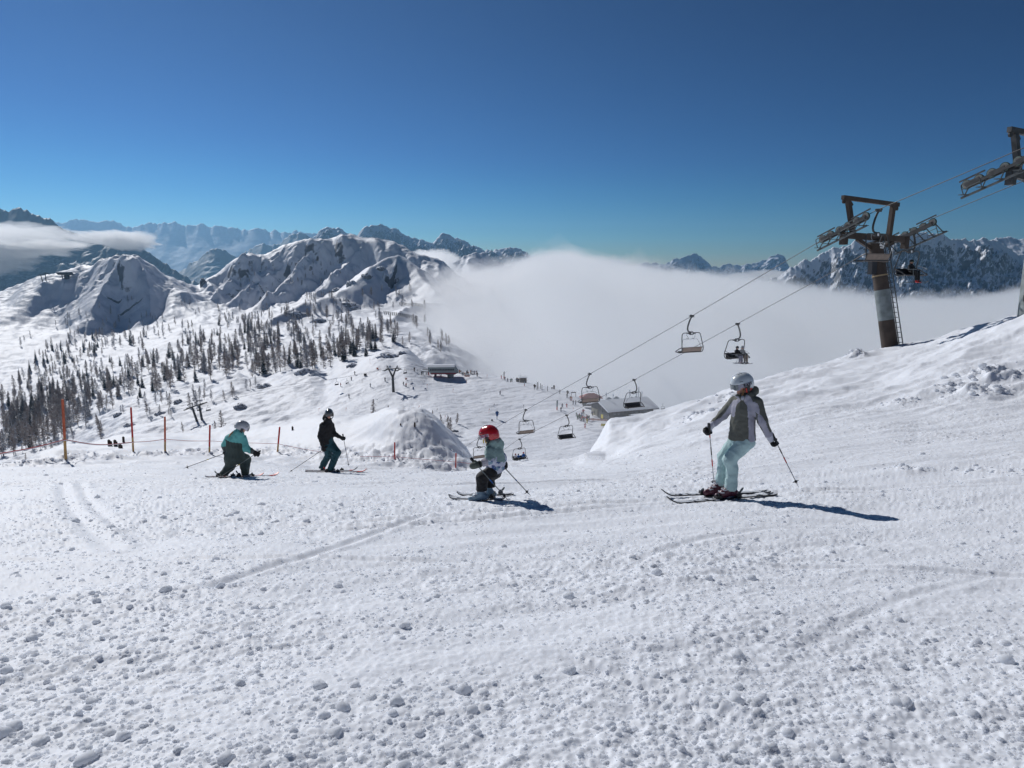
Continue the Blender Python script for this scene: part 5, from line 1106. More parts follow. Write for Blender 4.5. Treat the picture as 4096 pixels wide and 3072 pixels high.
# ---- top station on the left hill
p = on_ground(68.0, 278.0, 700); sc = p.y / 700.0; ts = empty('top_station', p); tag(ts, 'small lift station with flat snowy roof on the left hill', 'lift station')
def S3(px_, py_): return Vector(((px_ - 68.0) * sc, 0, (278.0 - py_) * sc))
b = MB(); P = [S3(57.8, 272.6), S3(71.2, 272.4), S3(73.2, 275.2), S3(70, 275.2), S3(60.0, 275.0)]; b.prism([(q.x, q.z) for q in P], -4, 4, 1); b.build('body', M_STEEL, ts)
b = MB(); b.box((S3(64.8, 0).x, 0, S3(0, 272.1).z), (13.6 * sc, 8.6, 1.0)); b.build('roof', M_ROOFSNOW, ts)
b = MB(); b.box((S3(68.2, 0).x, -3, S3(0, 276.5).z - 1), (3.4 * sc, 6, 6.5)); b.build('booth', M_WALL, ts); b = MB(); b.tube([S3(62.4, 275), S3(62.6, 279)], 0.7, 8); b.build('pillar', M_STEEL, ts)
for bx, by, tx, ty, lab in ((42.6, 281.4, 40.6, 274.8, 'left one of the two tiny masts on the left hill'), (45.8, 280.4, 45.4, 273.6, 'right one of the two tiny masts on the left hill')):
    p = on_ground(bx, by, 700); t = unproj(tx, ty, p.y) - p; e = empty('lift_mast', p); tag(e, lab, 'lift mast', 'tiny masts on the left hill'); b = MB(); b.tube([-t * 0.1, t], [0.75, 0.6], 8); b.build('mast', M_STEEL, e)
    b = MB(); b.beam(t + Vector((-5, 0, -0.8)), t + Vector((5, 0, 0.8)), 1.0, 1.0); b.beam(t + Vector((-3, 0, 1.2)), t + Vector((3, 0, 2.0)), 0.8, 0.5); b.build('crossarm', M_STEEL, e)
# ---- avalanche barriers on the far slope
for (xa, ya, xb, yb, lab) in ((400, 304.9, 423, 307.0, 'upper row of avalanche barriers on the slope beside the fog'), (384.6, 314.2, 418, 319.2, 'lower row of avalanche barriers on the slope beside the fog')):
    pa = on_ground(xa, ya, 500); e = empty('avalanche_barrier', pa); tag(e, lab, 'snow barrier', 'avalanche barriers'); q = []
    for k in range(17):
        t = k / 16; g = on_ground(xa + (xb - xa) * t, ya + (yb - ya) * t, 500) - pa; q.append(g)
    b = MB()
    for g in q: b.tube([g - Vector((0, 0, 0.5)), g + Vector((-0.8, 0, 3.6))], 0.30, 5)
    for g0, g1 in zip(q[:-1], q[1:]):
        for h in (1.2, 2.2, 3.2): b.beam(g0 + Vector((-0.3 * h, 0, h)), g1 + Vector((-0.3 * h, 0, h)), 0.12, 0.25)
    b.build('steel_rack', M_DWOOD, e)
# ================================================================== PEOPLE
class SDF:
    """union of rounded cones blended smoothly; squash flattens a cone along a direction"""
    def __init__(s): s.p = []
    def cone(s, a, b, ra, rb, k=0.03, sq=None, f=1.0):
        s.p.append((np.array(a, float), np.array(b, float), ra, rb, k, None if sq is None else np.array(Vector(sq).normalized()), f)); return s
    def chain(s, pts, rs, k=0.03, sq=None, f=1.0):
        for i in range(len(pts) - 1): s.cone(pts[i], pts[i + 1], rs[i], rs[i + 1], k, sq, f)
        return s
    def __call__(s, P):
        D = None
        for a, b, ra, rb, k, sq, f in s.p:
            ab = b - a; L2 = max(1e-9, ab @ ab); pa = P - a; t = np.clip((pa @ ab) / L2, 0, 1); v = pa - t[:, None] * ab
            if sq is not None:
                c = v @ sq; v = v + (c * (1 / f - 1))[:, None] * sq
            d = np.sqrt((v * v).sum(1)) - (ra + (rb - ra) * t)
            if sq is not None and f < 1: d = d * (0.5 + 0.5 * f)
            if D is None: D = d
            else:
                h = np.clip(0.5 + 0.5 * (D - d) / k, 0, 1); D = D * (1 - h) + d * h - k * h * (1 - h)
        return D
    def bounds(s, pad=0.06):
        A = np.array([np.minimum(a, b) - max(ra, rb) for a, b, ra, rb, *_ in s.p]).min(0) - pad; B = np.array([np.maximum(a, b) + max(ra, rb) for a, b, ra, rb, *_ in s.p]).max(0) + pad; return A, B
def surface_net(fn, lo, hi, res):
    n = np.ceil((np.array(hi) - lo) / res).astype(int) + 1; g = [lo[i] + res * np.arange(n[i]) for i in range(3)]
    P = np.stack(np.meshgrid(*g, indexing='ij'), -1).reshape(-1, 3); D = fn(P).reshape(n)
    c = n - 1; S = D < 0
    corner = lambda A, i, j, k: A[i:i + c[0], j:j + c[1], k:k + c[2]]
    cnt = sum(corner(S, i, j, k).astype(np.int8) for i in (0, 1) for j in (0, 1) for k in (0, 1)); act = (cnt > 0) & (cnt < 8)
    idx = np.argwhere(act); ids = -np.ones(c, np.int64); ids[act] = np.arange(len(idx)); acc = np.zeros((len(idx), 3)); num = np.zeros(len(idx))
    C = [(i, j, k) for i in (0, 1) for j in (0, 1) for k in (0, 1)]
    for u in C:
        for ax in range(3):
            if u[ax] == 1: continue
            w = list(u); w[ax] = 1
            d0 = D[idx[:, 0] + u[0], idx[:, 1] + u[1], idx[:, 2] + u[2]]; d1 = D[idx[:, 0] + w[0], idx[:, 1] + w[1], idx[:, 2] + w[2]]
            m = (d0 < 0) != (d1 < 0); t = np.where(m, d0 / np.where(m, d0 - d1, 1), 0); q = np.tile(np.array(u, float), (len(idx), 1)); q[:, ax] = t
            acc[m] += q[m]; num[m] += 1
    V = lo + (idx + acc / num[:, None]) * res; F = []
    for ax in range(3):
        o1, o2 = (ax + 1) % 3, (ax + 2) % 3; sl0 = [slice(1, c[i]) for i in range(3)]; sl0[ax] = slice(0, c[ax]); sl1 = list(sl0); sl1[ax] = slice(1, c[ax] + 1)
        a = S[tuple(sl0)]; b = S[tuple(sl1)]; e = np.argwhere(a != b)
        if not len(e): continue
        s0 = a[a != b]; base = e.copy()
        for i in range(3):
            if i != ax: base[:, i] += 1
        def cid(d1, d2):
            q = base.copy(); q[:, o1] += d1; q[:, o2] += d2; return ids[q[:, 0], q[:, 1], q[:, 2]]
        quad = np.stack([cid(-1, -1), cid(0, -1), cid(0, 0), cid(-1, 0)], 1); quad[~s0] = quad[~s0][:, ::-1]; F.append(quad)
    F = np.concatenate(F); return V, F[(F >= 0).all(1)]
def folds(P, seed, amp, fr):
    rg = np.random.default_rng(seed); out = 0
    for k in range(4):
        d = rg.normal(size=3); d /= np.linalg.norm(d); d2 = rg.normal(size=3); d2 /= np.linalg.norm(d2)
        w = np.sin(P @ d * fr * (1 + 0.5 * k) + 1.7 * np.sin(P @ d2 * fr * 0.6 + k) + seed)
        out = out + (1.0 - 1.6 * np.sqrt(np.abs(w) + 0.02)) / (1 + 0.4 * k)
    return -amp * out * 0.75
def cloth(name, sdf, res, mats, parent, seed=1, amp=0.006, fr=28, cut=None, region=None, extra=None):
    lo, hi = sdf.bounds()
    def fn(P):
        d = sdf(P)
        if amp: d = d + folds(P, seed, amp, fr)
        for (pt, n) in (cut or []): d = np.maximum(d, (P - np.array(pt)) @ np.array(n))
        return d
    V, F = surface_net(fn, lo, hi, res)
    mi = None
    if region is not None: mi = region(V[F].mean(1))
    o = mesh_obj(name, V, F, mats if isinstance(mats, list) else [mats], parent, True, mi); return o
def V3(v): return np.array(v, float)

M_SKIN = mat('skin', (0.56, 0.30, 0.22), 0.55)
M_LIPS = mat('lips', (0.42, 0.12, 0.10), 0.5)
M_HAIR = mat('blond_hair', (0.36, 0.19, 0.08), 0.6, noise_amt=0.4, nscale=40)
M_BLACKC = mat('black_cloth', (0.012, 0.012, 0.014), 0.85, bump=0.25, bscale=30, sheen=0.1)
M_BLACKP = mat('black_plastic', (0.015, 0.015, 0.017), 0.4)
M_LENS = mat('grey_lens', (0.10, 0.13, 0.14), 0.12, spec=0.9, coat=0.6)
M_LENSD = mat('dark_lens', (0.030, 0.024, 0.024), 0.10, spec=0.9, coat=0.6)
M_WHELM = mat('white_glossy_shell', (0.62, 0.66, 0.68), 0.22, coat=0.6)
M_RHELM = mat('red_glossy_shell', (0.52, 0.015, 0.020), 0.25, coat=0.6)
M_GHELM = mat('grey_glossy_shell', (0.075, 0.09, 0.10), 0.28, coat=0.5)
M_SILV = mat('silver_white_shell', (0.45, 0.46, 0.48), 0.3, coat=0.4)
M_LAV = mat('lavender_cloth', (0.36, 0.355, 0.42), 0.8, bump=0.2, bscale=40)
M_OLIVE = mat('grey_olive_cloth', (0.115, 0.118, 0.100), 0.85, bump=0.2, bscale=40)
M_ZIP = mat('zip', (0.42, 0.43, 0.48), 0.5)
M_MINT = mat('pale_mint_cloth', (0.42, 0.58, 0.58), 0.82, bump=0.2, bscale=35)
M_BOOTP = mat('plum_ski_boot', (0.090, 0.022, 0.038), 0.4)
M_BOOTB = mat('pale_blue_ski_boot', (0.20, 0.30, 0.38), 0.4)
M_BOOTW = mat('white_ski_boot', (0.5, 0.5, 0.5), 0.4)
M_REDF = mat('bright_red', (0.62, 0.03, 0.02), 0.5)
M_WHITEC = mat('white_cloth', (0.62, 0.62, 0.68), 0.8)
M_SAGE = mat('sage_green_cloth', (0.27, 0.38, 0.36), 0.85, bump=0.2, bscale=40)
M_MITT = mat('grey_green_mitten', (0.10, 0.115, 0.095), 0.8)
M_CUFFG = mat('pale_grey_cuff', (0.40, 0.38, 0.42), 0.85)
M_TURQ = mat('turquoise_cloth', (0.13, 0.44, 0.42), 0.75, bump=0.2, bscale=35)
M_DGREEN = mat('dark_green_cloth', (0.055, 0.078, 0.072), 0.85, noise_amt=0.15, nscale=5, bump=0.2, bscale=40)
M_CUFFD = mat('grey_green_cuff', (0.085, 0.10, 0.10), 0.85)
M_TEAL = mat('teal_cloth', (0.010, 0.060, 0.078), 0.8, bump=0.2, bscale=35)
M_YELF = mat('yellow_foam', (0.65, 0.48, 0.02), 0.7)
M_SKIW = bpy.data.materials.new('snow_dusted_ski'); M_SKIW.use_nodes = True
def ski_mat(name, c1, c2):
    m = mat(name, c1, 0.45, color2=c2, nscale=11.0, noise_amt=0.3)
    for n_ in m.node_tree.nodes:
        if n_.type == 'VALTORGB': n_.color_ramp.elements[0].position = 0.40; n_.color_ramp.elements[1].position = 0.46
    return m
M_SKI1 = ski_mat('snowy_black_ski', (0.70, 0.72, 0.76), (0.03, 0.03, 0.035)); M_SKI2 = ski_mat('snowy_red_ski', (0.55, 0.55, 0.58), (0.22, 0.05, 0.05))
M_EDGE = mat('dark_ski_edge', (0.02, 0.02, 0.022), 0.4)
M_POLEW = mat('white_pole', (0.42, 0.40, 0.40), 0.4); M_POLED = mat('dark_pole', (0.05, 0.05, 0.055), 0.4); M_BLUEP = mat('blue_paint', (0.02, 0.13, 0.42), 0.45)
M_CAMO = bpy.data.materials.new('blue_white_triangle_print'); M_CAMO.use_nodes = True
_n = M_CAMO.node_tree; _b = _n.nodes['Principled BSDF']; _b.inputs['Roughness'].default_value = 0.85
_tc = _n.nodes.new('ShaderNodeTexCoord'); _v = _n.nodes.new('ShaderNodeTexVoronoi'); _v.distance = 'MANHATTAN'; _v.inputs['Scale'].default_value = 26
_r = _n.nodes.new('ShaderNodeValToRGB'); _r.color_ramp.interpolation = 'CONSTANT'
_sep = _n.nodes.new('ShaderNodeSeparateColor'); _n.links.new(_tc.outputs['Object'], _v.inputs['Vector']); _n.links.new(_v.outputs['Color'], _sep.inputs[0]); _n.links.new(_sep.outputs[0], _r.inputs[0]); _n.links.new(_r.outputs[0], _b.inputs['Base Color'])
for i, (p_, c_) in enumerate(((0.0, (0.07, 0.12, 0.28)), (0.30, (0.62, 0.64, 0.74)), (0.66, (0.26, 0.38, 0.46)), (0.82, (0.70, 0.70, 0.78)))):
    el = _r.color_ramp.elements[i] if i < 2 else _r.color_ramp.elements.new(p_); el.position = p_; el.color = (*c_, 1)

def frame_z(orig, scale, Y0):
    ox, oy = orig
    def J(zx, zy, dY=0.0): return V3(unproj((ox + zx / scale) / 4.0, (oy + zy / scale) / 4.0, Y0 + dY))
    return J
def glove(name, wrist, elbow, grip_dir, mats, parent, size=1.0, palm_n=None, mitten=False):
    """hand closed round a pole: palm, four bent fingers of different length and a thumb from the side of the palm"""
    w = Vector(wrist); d = (w - Vector(elbow)).normalized(); g = Vector(grip_dir).normalized(); n = d.cross(g).normalized(); g = n.cross(d).normalized()
    s = SDF(); S_ = size
    pc = w + d * 0.055 * S_; s.cone(w - d * 0.045 * S_, w + d * 0.02 * S_, 0.044 * S_, 0.036 * S_, 0.02); s.cone(w + d * 0.02 * S_, w + d * 0.085 * S_, 0.040 * S_, 0.042 * S_, 0.02, n, 0.6)
    if not mitten:
        for i, (l, o) in enumerate(((0.034, -0.033), (0.040, -0.011), (0.037, 0.011), (0.029, 0.032))):
            r = 0.0125 * S_; b0 = w + d * 0.085 * S_ - g * o * S_; b1 = b0 + (d * 0.75 + n * 0.65).normalized() * l * S_; b2 = b1 + (n * 0.95 - d * 0.25).normalized() * l * 0.8 * S_; b3 = b2 + (-d * 0.9 - n * 0.1).normalized() * l * 0.6 * S_
            s.chain([b0, b1, b2, b3], [r * 1.15, r * 1.1, r, r * 0.9], 0.005)
    else: s.chain([w + d * 0.06 * S_, w + d * 0.105 * S_ + n * 0.02 * S_, w + d * 0.10 * S_ + n * 0.06 * S_], [0.046 * S_, 0.042 * S_, 0.034 * S_], 0.02, g, 1.0)
    t0 = w + d * 0.035 * S_ + g * 0.035 * S_; t1 = t0 + (d * 0.5 + g * 0.5 + n * 0.5).normalized() * 0.036 * S_; t2 = t1 + (n * 0.9 + d * 0.2 - g * 0.3).normalized() * 0.032 * S_
    s.chain([t0, t1, t2], [0.018 * S_, 0.0155 * S_, 0.013 * S_], 0.01)
    o = cloth(name, s, 0.0065 if size > 0.7 else 0.008, mats, parent, amp=0, region=(lambda C: ((C - np.array(w)) @ np.array(d) < 0.052 * S_).astype(int)) if isinstance(mats, list) else None)
    return o, pc + n * 0.045 * S_
def helmet(parent, c, fwd, up, R, m, straps=M_BLACKP, vents=True):
    """shell with brim cut over the face and ear pads; fwd = where the wearer looks"""
    c = Vector(c); f = Vector(fwd).normalized(); u = Vector(up); u = (u - f * u.dot(f)).normalized(); r = f.cross(u).normalized()
    s = SDF(); s.cone(c - f * 0.022 * R / .14, c + f * 0.022 * R / .14, R * 0.97, R * 0.93, 0.03, r, 0.86); s.cone(c - f * 0.5 * R - u * 0.45 * R, c - f * 0.35 * R - u * 0.1 * R, R * 0.52, R * 0.6, 0.05)
    lo, hi = s.bounds()
    def fn(P):
        d = s(P); inner = d + 0.022; d = np.maximum(d, -inner)
        q = P - np.array(c); fx = q @ np.array(f); ux = q @ np.array(u)
        cutp = np.where(fx > 0.12 * R, -(ux - 0.10 * R), np.where(fx > -0.25 * R, -(ux + 0.18 * R + (0.12 * R - fx) * 0.3), -(ux + 0.55 * R)))
        d = np.maximum(d, cutp); return d
    V, F = surface_net(fn, lo, hi, 0.009 if R > 0.12 else 0.011); o = mesh_obj('helmet', V, F, [m], parent, True)
    b = MB()   # ear pads and chin strap
    for sg in (-1, 1):
        b.tube(arc_pts([c + r * sg * R * 0.80 + f * 0.0 - u * 0.12 * R, c + r * sg * R * 0.80 - f * 0.03 - u * 0.55 * R, c + r * sg * R * 0.62 + f * 0.18 * R - u * 0.95 * R, c + f * 0.45 * R - u * 1.12 * R], 4), 0.011, 6)
        b.tube([c + r * sg * R * 0.70 - u * 0.1 * R - f * 0.1 * R, c + r * sg * R * 0.68 - u * 0.62 * R], [R * 0.26, R * 0.2], 12)
    b.build('ear_pads', straps, o, True)
    if vents:
        b = MB()
        for k in range(5):
            a = math.radians(58 + 16 * k); p = c + (f * math.cos(a) + u * math.sin(a)) * R * 0.965; b.beam(p - r * 0.025, p + r * 0.025, 0.008, 0.006, u)
        for sg in (-1, 1): p = c + f * 0.62 * R + r * sg * 0.62 * R + u * 0.36 * R; b.beam(p, p - f * 0.045 + r * sg * 0.012, 0.010, 0.006, u)
        b.build('vent', M_BLACKP, o)
    return o, (c, f, u, r)
def goggles(parent, fr, R, lens, strap_m, text=None, tcol=None, tside=1):
    c, f, u, r = fr
    ring = []; n = 40
    def P(a, h, rad): return c + (f * math.cos(a) + r * math.sin(a) * 0.875) * rad + u * h
    b = MB(); V = []; F = []
    for i in range(n):
        a = 2 * math.pi * i / n; w = 0.30 * R; hh = -0.10 * R + 0.18 * R * (1 - math.cos(a)) * 0.5
        for (h, rad) in ((hh - w / 2, R * 1.02), (hh + w / 2, R * 1.00), (hh + w / 2, R * 0.96), (hh - w / 2, R * 0.96)): V.append(P(a, h, rad))
    for i in range(n):
        for k in range(4): F.append((i * 4 + k, i * 4 + (k + 1) % 4, ((i + 1) % n) * 4 + (k + 1) % 4, ((i + 1) % n) * 4 + k))
    b.add(V, F); g = b.build('goggle_strap', strap_m, parent, True)
    for (nm, m, grow, rad) in (('goggle_frame', strap_m if strap_m is not M_BLACKP else M_BLACKP, 1.0, 1.03), ('lens', lens, 0.80, 1.075)):
        b = MB(); V = []; F = []; nn = 13
        for i in range(nn):
            a = (-0.86 + 1.72 * i / (nn - 1)) * grow; hb = (-0.44 + 0.14 * math.exp(-(a / 0.25) ** 2)) * R * (1 if grow == 1 else 0.86); ht = 0.12 * R * (1 if grow == 1 else 0.8)
            edge = 1 - 0.25 * abs(2 * i / (nn - 1) - 1) ** 4
            for (h, rr) in ((hb * edge, rad), (ht * edge, rad), (ht * edge, rad - 0.16), (hb * edge, rad - 0.16)): V.append(P(a, h, R * rr))
        for i in range(nn - 1):
            for k in range(4): F.append((i * 4 + k, i * 4 + (k + 1) % 4, (i + 1) * 4 + (k + 1) % 4, (i + 1) * 4 + k))
        F += [(0, 1, 2, 3), tuple((nn - 1) * 4 + k for k in (3, 2, 1, 0))]; b.add(V, F); b.build(nm, m, g, True)
    if text:
        cu_parts = text; a0, da, size = tcol[1], tcol[2], tcol[3]
        for i, ch in enumerate(cu_parts):
            a = a0 + da * i; hh = -0.10 * R + 0.18 * R * (1 - math.cos(a)) * 0.5; p = P(a, hh, R * 1.035); out = (f * math.cos(a) * 0.9 + r * math.sin(a)).normalized(); x = (u.cross(out)).normalized(); Rm = Matrix((x, u, out)).transposed().to_4x4()
            text_mesh('lettering', ch, size, tcol[0], g, Matrix.Translation(p) @ Rm, 0.0015, 0.0012)
    return g
def boot(name, ankle, shin_up, toe_dir, m, parent, s=1.0):
    """ski boot: sole, shell, cuff, buckles"""
    a = Vector(ankle); t = Vector(toe_dir).normalized(); up = Vector((0, 0, 1)); up = (up - t * up.dot(t)).normalized(); r = t.cross(up)
    S_ = SDF(); heel = a - t * 0.075 * s - up * 0.085 * s; toe = a + t * 0.185 * s - up * 0.105 * s
    S_.cone(heel, toe, 0.050 * s, 0.043 * s, 0.03, r, 0.95); S_.cone(a - up * 0.04 * s, a + t * 0.10 * s - up * 0.075 * s, 0.062 * s, 0.050 * s, 0.03); sh = Vector(shin_up).normalized()
    S_.cone(a - up * 0.03 * s, a + sh * 0.045 * s, 0.058 * s, 0.056 * s, 0.03)
    o = cloth(name, S_, 0.010, m, parent, amp=0, cut=[(V3(a - up * 0.150 * s), V3(-up))])
    b = MB(); b.box(a + t * 0.055 * s - up * 0.158 * s, (0.31 * s, 0.075 * s, 0.022 * s), Matrix((t, r, up)).transposed()); b.build('sole', M_BLACKP, o)
    b = MB()
    for k, (dt, du) in enumerate(((0.145, -0.055), (0.10, -0.022), (0.060, 0.020))):
        q = a + t * dt * s + up * du * s
        for sg in (-1, 1): b.box(q + r * sg * 0.045 * s - t * 0.02 * s, (0.045 * s, 0.012, 0.014 * s), Matrix((t, r, up)).transposed())
        b.box(q, (0.012 * s, 0.085 * s, 0.016 * s), Matrix((t, r, up)).transposed())
    b.build('buckles', M_ZIP, o)
    return o
def make_ski(tip, tail, boot_pos, m, label, group, lever=M_GALV, w=0.075, th=0.018, tipm=None, bs=1.0):
    tip = Vector(tip); tail = Vector(tail); d = (tip - tail); L = d.length; d.normalize(); up = Vector((0, 0, 1)); up = (up - d * up.dot(d)).normalized(); r = d.cross(up)
    e = empty('ski', tail); tag(e, label, 'ski', group); n = 26; V = []; F = []; Mi = []
    for i in range(n):
        t = i / (n - 1); wd = w * (0.78 + 0.28 * (2 * t - 1) ** 2) * (1 if t < 0.96 else max(0.25, 1 - ((t - 0.96) / 0.04) ** 2 * 0.8)); rise = 0.085 * max(0, (t - 0.88) / 0.12) ** 2 * (L / 1.6) + 0.012 * max(0, (0.04 - t) / 0.04)
        c = d * L * t + up * (rise + 0.012)
        for (x, z) in ((-0.5, 0), (0.5, 0), (0.5, th), (-0.5, th)): V.append(c + r * x * wd + up * z)
    for i in range(n - 1):
        for k in range(4): F.append((i * 4 + k, i * 4 + (k + 1) % 4, (i + 1) * 4 + (k + 1) % 4, (i + 1) * 4 + k)); Mi.append(0 if k == 2 else 1)
        if tipm is not None and i > n - 6: Mi[-2] = 2
    F += [(0, 1, 2, 3), tuple((n - 1) * 4 + k for k in (3, 2, 1, 0))]; Mi += [1, 1]
    b = MB(); b.v = [tuple(p) for p in V]; b.f = [list(q) for q in F]; b.m = Mi; b.build('ski_board', [m, M_EDGE] + ([tipm] if tipm else []), e, True)
    bp = Vector(boot_pos) - tail; s0 = bp.dot(d); R = Matrix((d, r, up)).transposed()
    b = MB(); c = d * (s0 + 0.19 * bs) + up * 0.05; b.box(c, (0.10 * bs, 0.06 * bs, 0.035 * bs), R); b.tube([c + up * 0.02 - r * 0.03, c + up * 0.045, c + up * 0.02 + r * 0.03], 0.014, 6); b.build('toe_binding', M_BLACKP, e, True)
    b = MB(); c = d * (s0 - 0.13 * bs) + up * 0.05; b.box(c, (0.09 * bs, 0.06 * bs, 0.04 * bs), R); b.box(c + up * 0.03 * bs, (0.045 * bs, 0.045 * bs, 0.04 * bs), R); bo = b.build('heel_binding', M_BLACKP, e, True)
    b = MB(); b.tube([c + up * 0.04 * bs - d * 0.03 * bs, c + up * 0.075 * bs - d * 0.06 * bs, c + up * 0.105 * bs - d * 0.08 * bs], [0.012, 0.016, 0.010], 6); b.build('lever', lever, bo, True)
    return e
def make_pole(grip, tip, label, group, m=M_POLEW, accents=(), r=0.0075, grip_m=M_BLACKP):
    g = Vector(grip); t = Vector(tip); d = (t - g).normalized(); L = (t - g).length; e = empty('ski_pole', t); tag(e, label, 'ski pole', group); o = -t
    b = MB(); b.tube([g + o, t - d * 0.05 + o], [r, r * 0.75], 8); b.tube([t - d * 0.05 + o, t + o], [r * 0.5, r * 0.2], 6); b.build('shaft', m, e, True)
    b = MB(); b.tube([g - d * 0.11 + o, g - d * 0.095 + o, g + d * 0.05 + o, g + d * 0.06 + o], [0.018, 0.021, 0.016, 0.010], 10); b.build('handle', grip_m, e, True)
    b = MB(); q = t - d * 0.085 + o; x = d.orthogonal().normalized(); y = d.cross(x)
    for k in range(6):
        a = k * math.pi / 3; v = x * math.cos(a) + y * math.sin(a); b.beam(q, q + v * 0.042 - d * 0.006, 0.016, 0.006, d)
    b.tube([q - d * 0.02, q + d * 0.012], [0.014, 0.018], 8); b.build('basket', M_BLACKP, e)
    for (s0, s1, mm) in accents: b = MB(); b.tube([g + (t - g) * s0 + o, g + (t - g) * s1 + o], r * 1.12, 8); b.build('coloured_ring', mm, e, True)
    return e
def person_base(pos, label, group=None):
    e = empty('person', (0, 0, 0)); return tag(e, label, 'person', group)
def body_mesh(parent, head, fwd, R, neck, chest, pelvis, arms, legs, res=0.012, upv=(0, 0, 1)):
    """one continuous skin: head with brow, nose, lips, chin, ears; neck, trunk, arms, hands and legs under the clothes"""
    h = Vector(head); f = Vector(fwd).normalized(); u = Vector(upv); u = (u - f * u.dot(f)).normalized(); r = f.cross(u); k = R / 0.14
    s = SDF()
    s.cone(h - f * 0.015 * k, h + f * 0.01 * k + u * 0.01 * k, 0.092 * k, 0.088 * k, 0.03, r, 0.86)
    s.cone(h + f * 0.035 * k - u * 0.055 * k, h + f * 0.052 * k - u * 0.105 * k, 0.060 * k, 0.030 * k, 0.03, r, 0.92)
    s.cone(h + f * 0.088 * k - u * 0.012 * k, h + f * 0.108 * k - u * 0.045 * k, 0.010 * k, 0.0155 * k, 0.012)
    s.cone(h + f * 0.088 * k - u * 0.078 * k - r * 0.014, h + f * 0.088 * k - u * 0.078 * k + r * 0.014, 0.009 * k, 0.009 * k, 0.006)
    s.cone(h + f * 0.070 * k - u * 0.115 * k, h + f * 0.066 * k - u * 0.118 * k, 0.020 * k, 0.018 * k, 0.02)
    for sg in (-1, 1): s.cone(h + r * sg * 0.078 * k - u * 0.01 * k, h + r * sg * 0.080 * k - u * 0.04 * k, 0.014 * k, 0.010 * k, 0.008)
    s.cone(h - u * 0.06 * k - f * 0.01, neck, 0.05 * k, 0.055 * k, 0.03); s.chain([neck, chest, pelvis], [0.06 * k, 0.075 * k, 0.085 * k], 0.04)
    for (sh, el, wr) in arms: s.chain([chest, sh, el, wr, V3(wr) + (V3(wr) - V3(el)) * 0.22], [0.07 * k, 0.042 * k, 0.036 * k, 0.026 * k, 0.026 * k], 0.02)
    for (hp, kn, an) in legs: s.chain([pelvis, hp, kn, an], [0.08 * k, 0.065 * k, 0.045 * k, 0.035 * k], 0.03)
    lip = h + f * 0.09 * k - u * 0.078 * k
    return cloth('body', s, res, [M_SKIN, M_LIPS], parent, amp=0, region=lambda C: (((np.linalg.norm(C - V3(lip), axis=1) < 0.020 * k)) & (np.abs((C - V3(lip)) @ V3(u)) < 0.009 * k)).astype(int))
def polydist(C, pts):
    pts = [V3(p) for p in pts]; best = np.full(len(C), 9.0)
    for i in range(len(pts) - 1):
        a, b = pts[i], pts[i + 1]; ab = b - a; t = np.clip(((C - a) @ ab) / (ab @ ab), 0, 1); best = np.minimum(best, np.linalg.norm(C - a - t[:, None] * ab, axis=1))
    return best

# ------------------------------------------------------------------ woman in grey and lavender (nearest, right)
g0 = near_at(736, 499, 6); J = frame_z((2600, 1400), 2.011, g0.y)
LAB = 'woman skier in grey and lavender jacket and mint trousers'
w = person_base(None, 'woman in white helmet, grey and lavender jacket and pale mint trousers')
head = J(738, 268); hf = (-0.93, -0.30, -0.20); hu = (-0.16, -0.02, 1.0)
neck = J(772, 372, 0.0); chest = J(752, 440); pelvis = J(742, 690, 0.0)
shL, elL, wrL = J(862, 425, -0.13), J(905, 570, -0.20), J(958, 690, -0.20)
shR, elR, wrR = J(672, 425, 0.12), J(585, 525, 0.20), J(500, 603, 0.18)
hpL, knL, anL = J(775, 735, -0.06), J(640, 880, -0.09), J(650, 1105, -0.09)
hpR, knR, anR = J(700, 725, 0.10), J(595, 860, 0.14), J(563, 1080, 0.14)
body_mesh(w, head, hf, 0.138, neck, chest, pelvis, [(shL, elL, wrL), (shR, elR, wrR)], [(hpL, knL, anL), (hpR, knR, anR)], upv=hu)
s = SDF(); front = V3((-0.72, -0.69, 0))
s.chain([J(765, 395), J(755, 470), J(748, 580), J(740, 715)], [0.115, 0.168, 0.162, 0.195], 0.05, front, 0.76)
s.cone(J(690, 415, 0.10), J(840, 415, -0.12), 0.072, 0.075, 0.05); s.chain([shL, elL, wrL], [0.082, 0.070, 0.056], 0.035); s.chain([shR, elR, wrR], [0.080, 0.067, 0.052], 0.035)
s.chain([J(700, 368, -0.05), J(745, 385, -0.10), J(815, 362, -0.08), J(838, 325, 0.0), J(815, 330, 0.08)], [0.030, 0.036, 0.050, 0.060, 0.05], 0.03)
s.cone(J(770, 372), J(795, 345, 0.02), 0.085, 0.085, 0.03)
hem = J(740, 722)
zipP = [J(745, 380, -0.13), J(742, 430, -0.15), J(712, 500, -0.15), J(697, 600, -0.15), J(692, 720, -0.15)]
panL = [J(780, 390, -0.10), J(815, 440, -0.15), J(822, 560, -0.16), J(825, 650, -0.16), J(825, 740, -0.16)]; slL = [J(838, 450, -0.20), J(868, 520, -0.27), J(905, 600, -0.27), J(948, 700, -0.26)]
slR = [J(690, 430, 0.02), J(645, 500, 0.08), J(590, 570, 0.12), J(500, 612, 0.13)]; panR = [J(705, 392, -0.06), J(672, 430, -0.02), J(655, 520, -0.02)]
def reg(C):
    i = np.zeros(len(C), int); i[(polydist(C, panL) < 0.052)] = 1; i[polydist(C, slL) < 0.050] = 1; i[polydist(C, slR) < 0.052] = 1; i[polydist(C, panR) < 0.045] = 1
    i[(np.linalg.norm(C - wrL, axis=1) < 0.075)] = 1; i[polydist(C, zipP) < 0.020] = 2; i[polydist(C, [J(740, 440, -0.18), J(728, 560, -0.18)]) < 0.022] = 2; return i
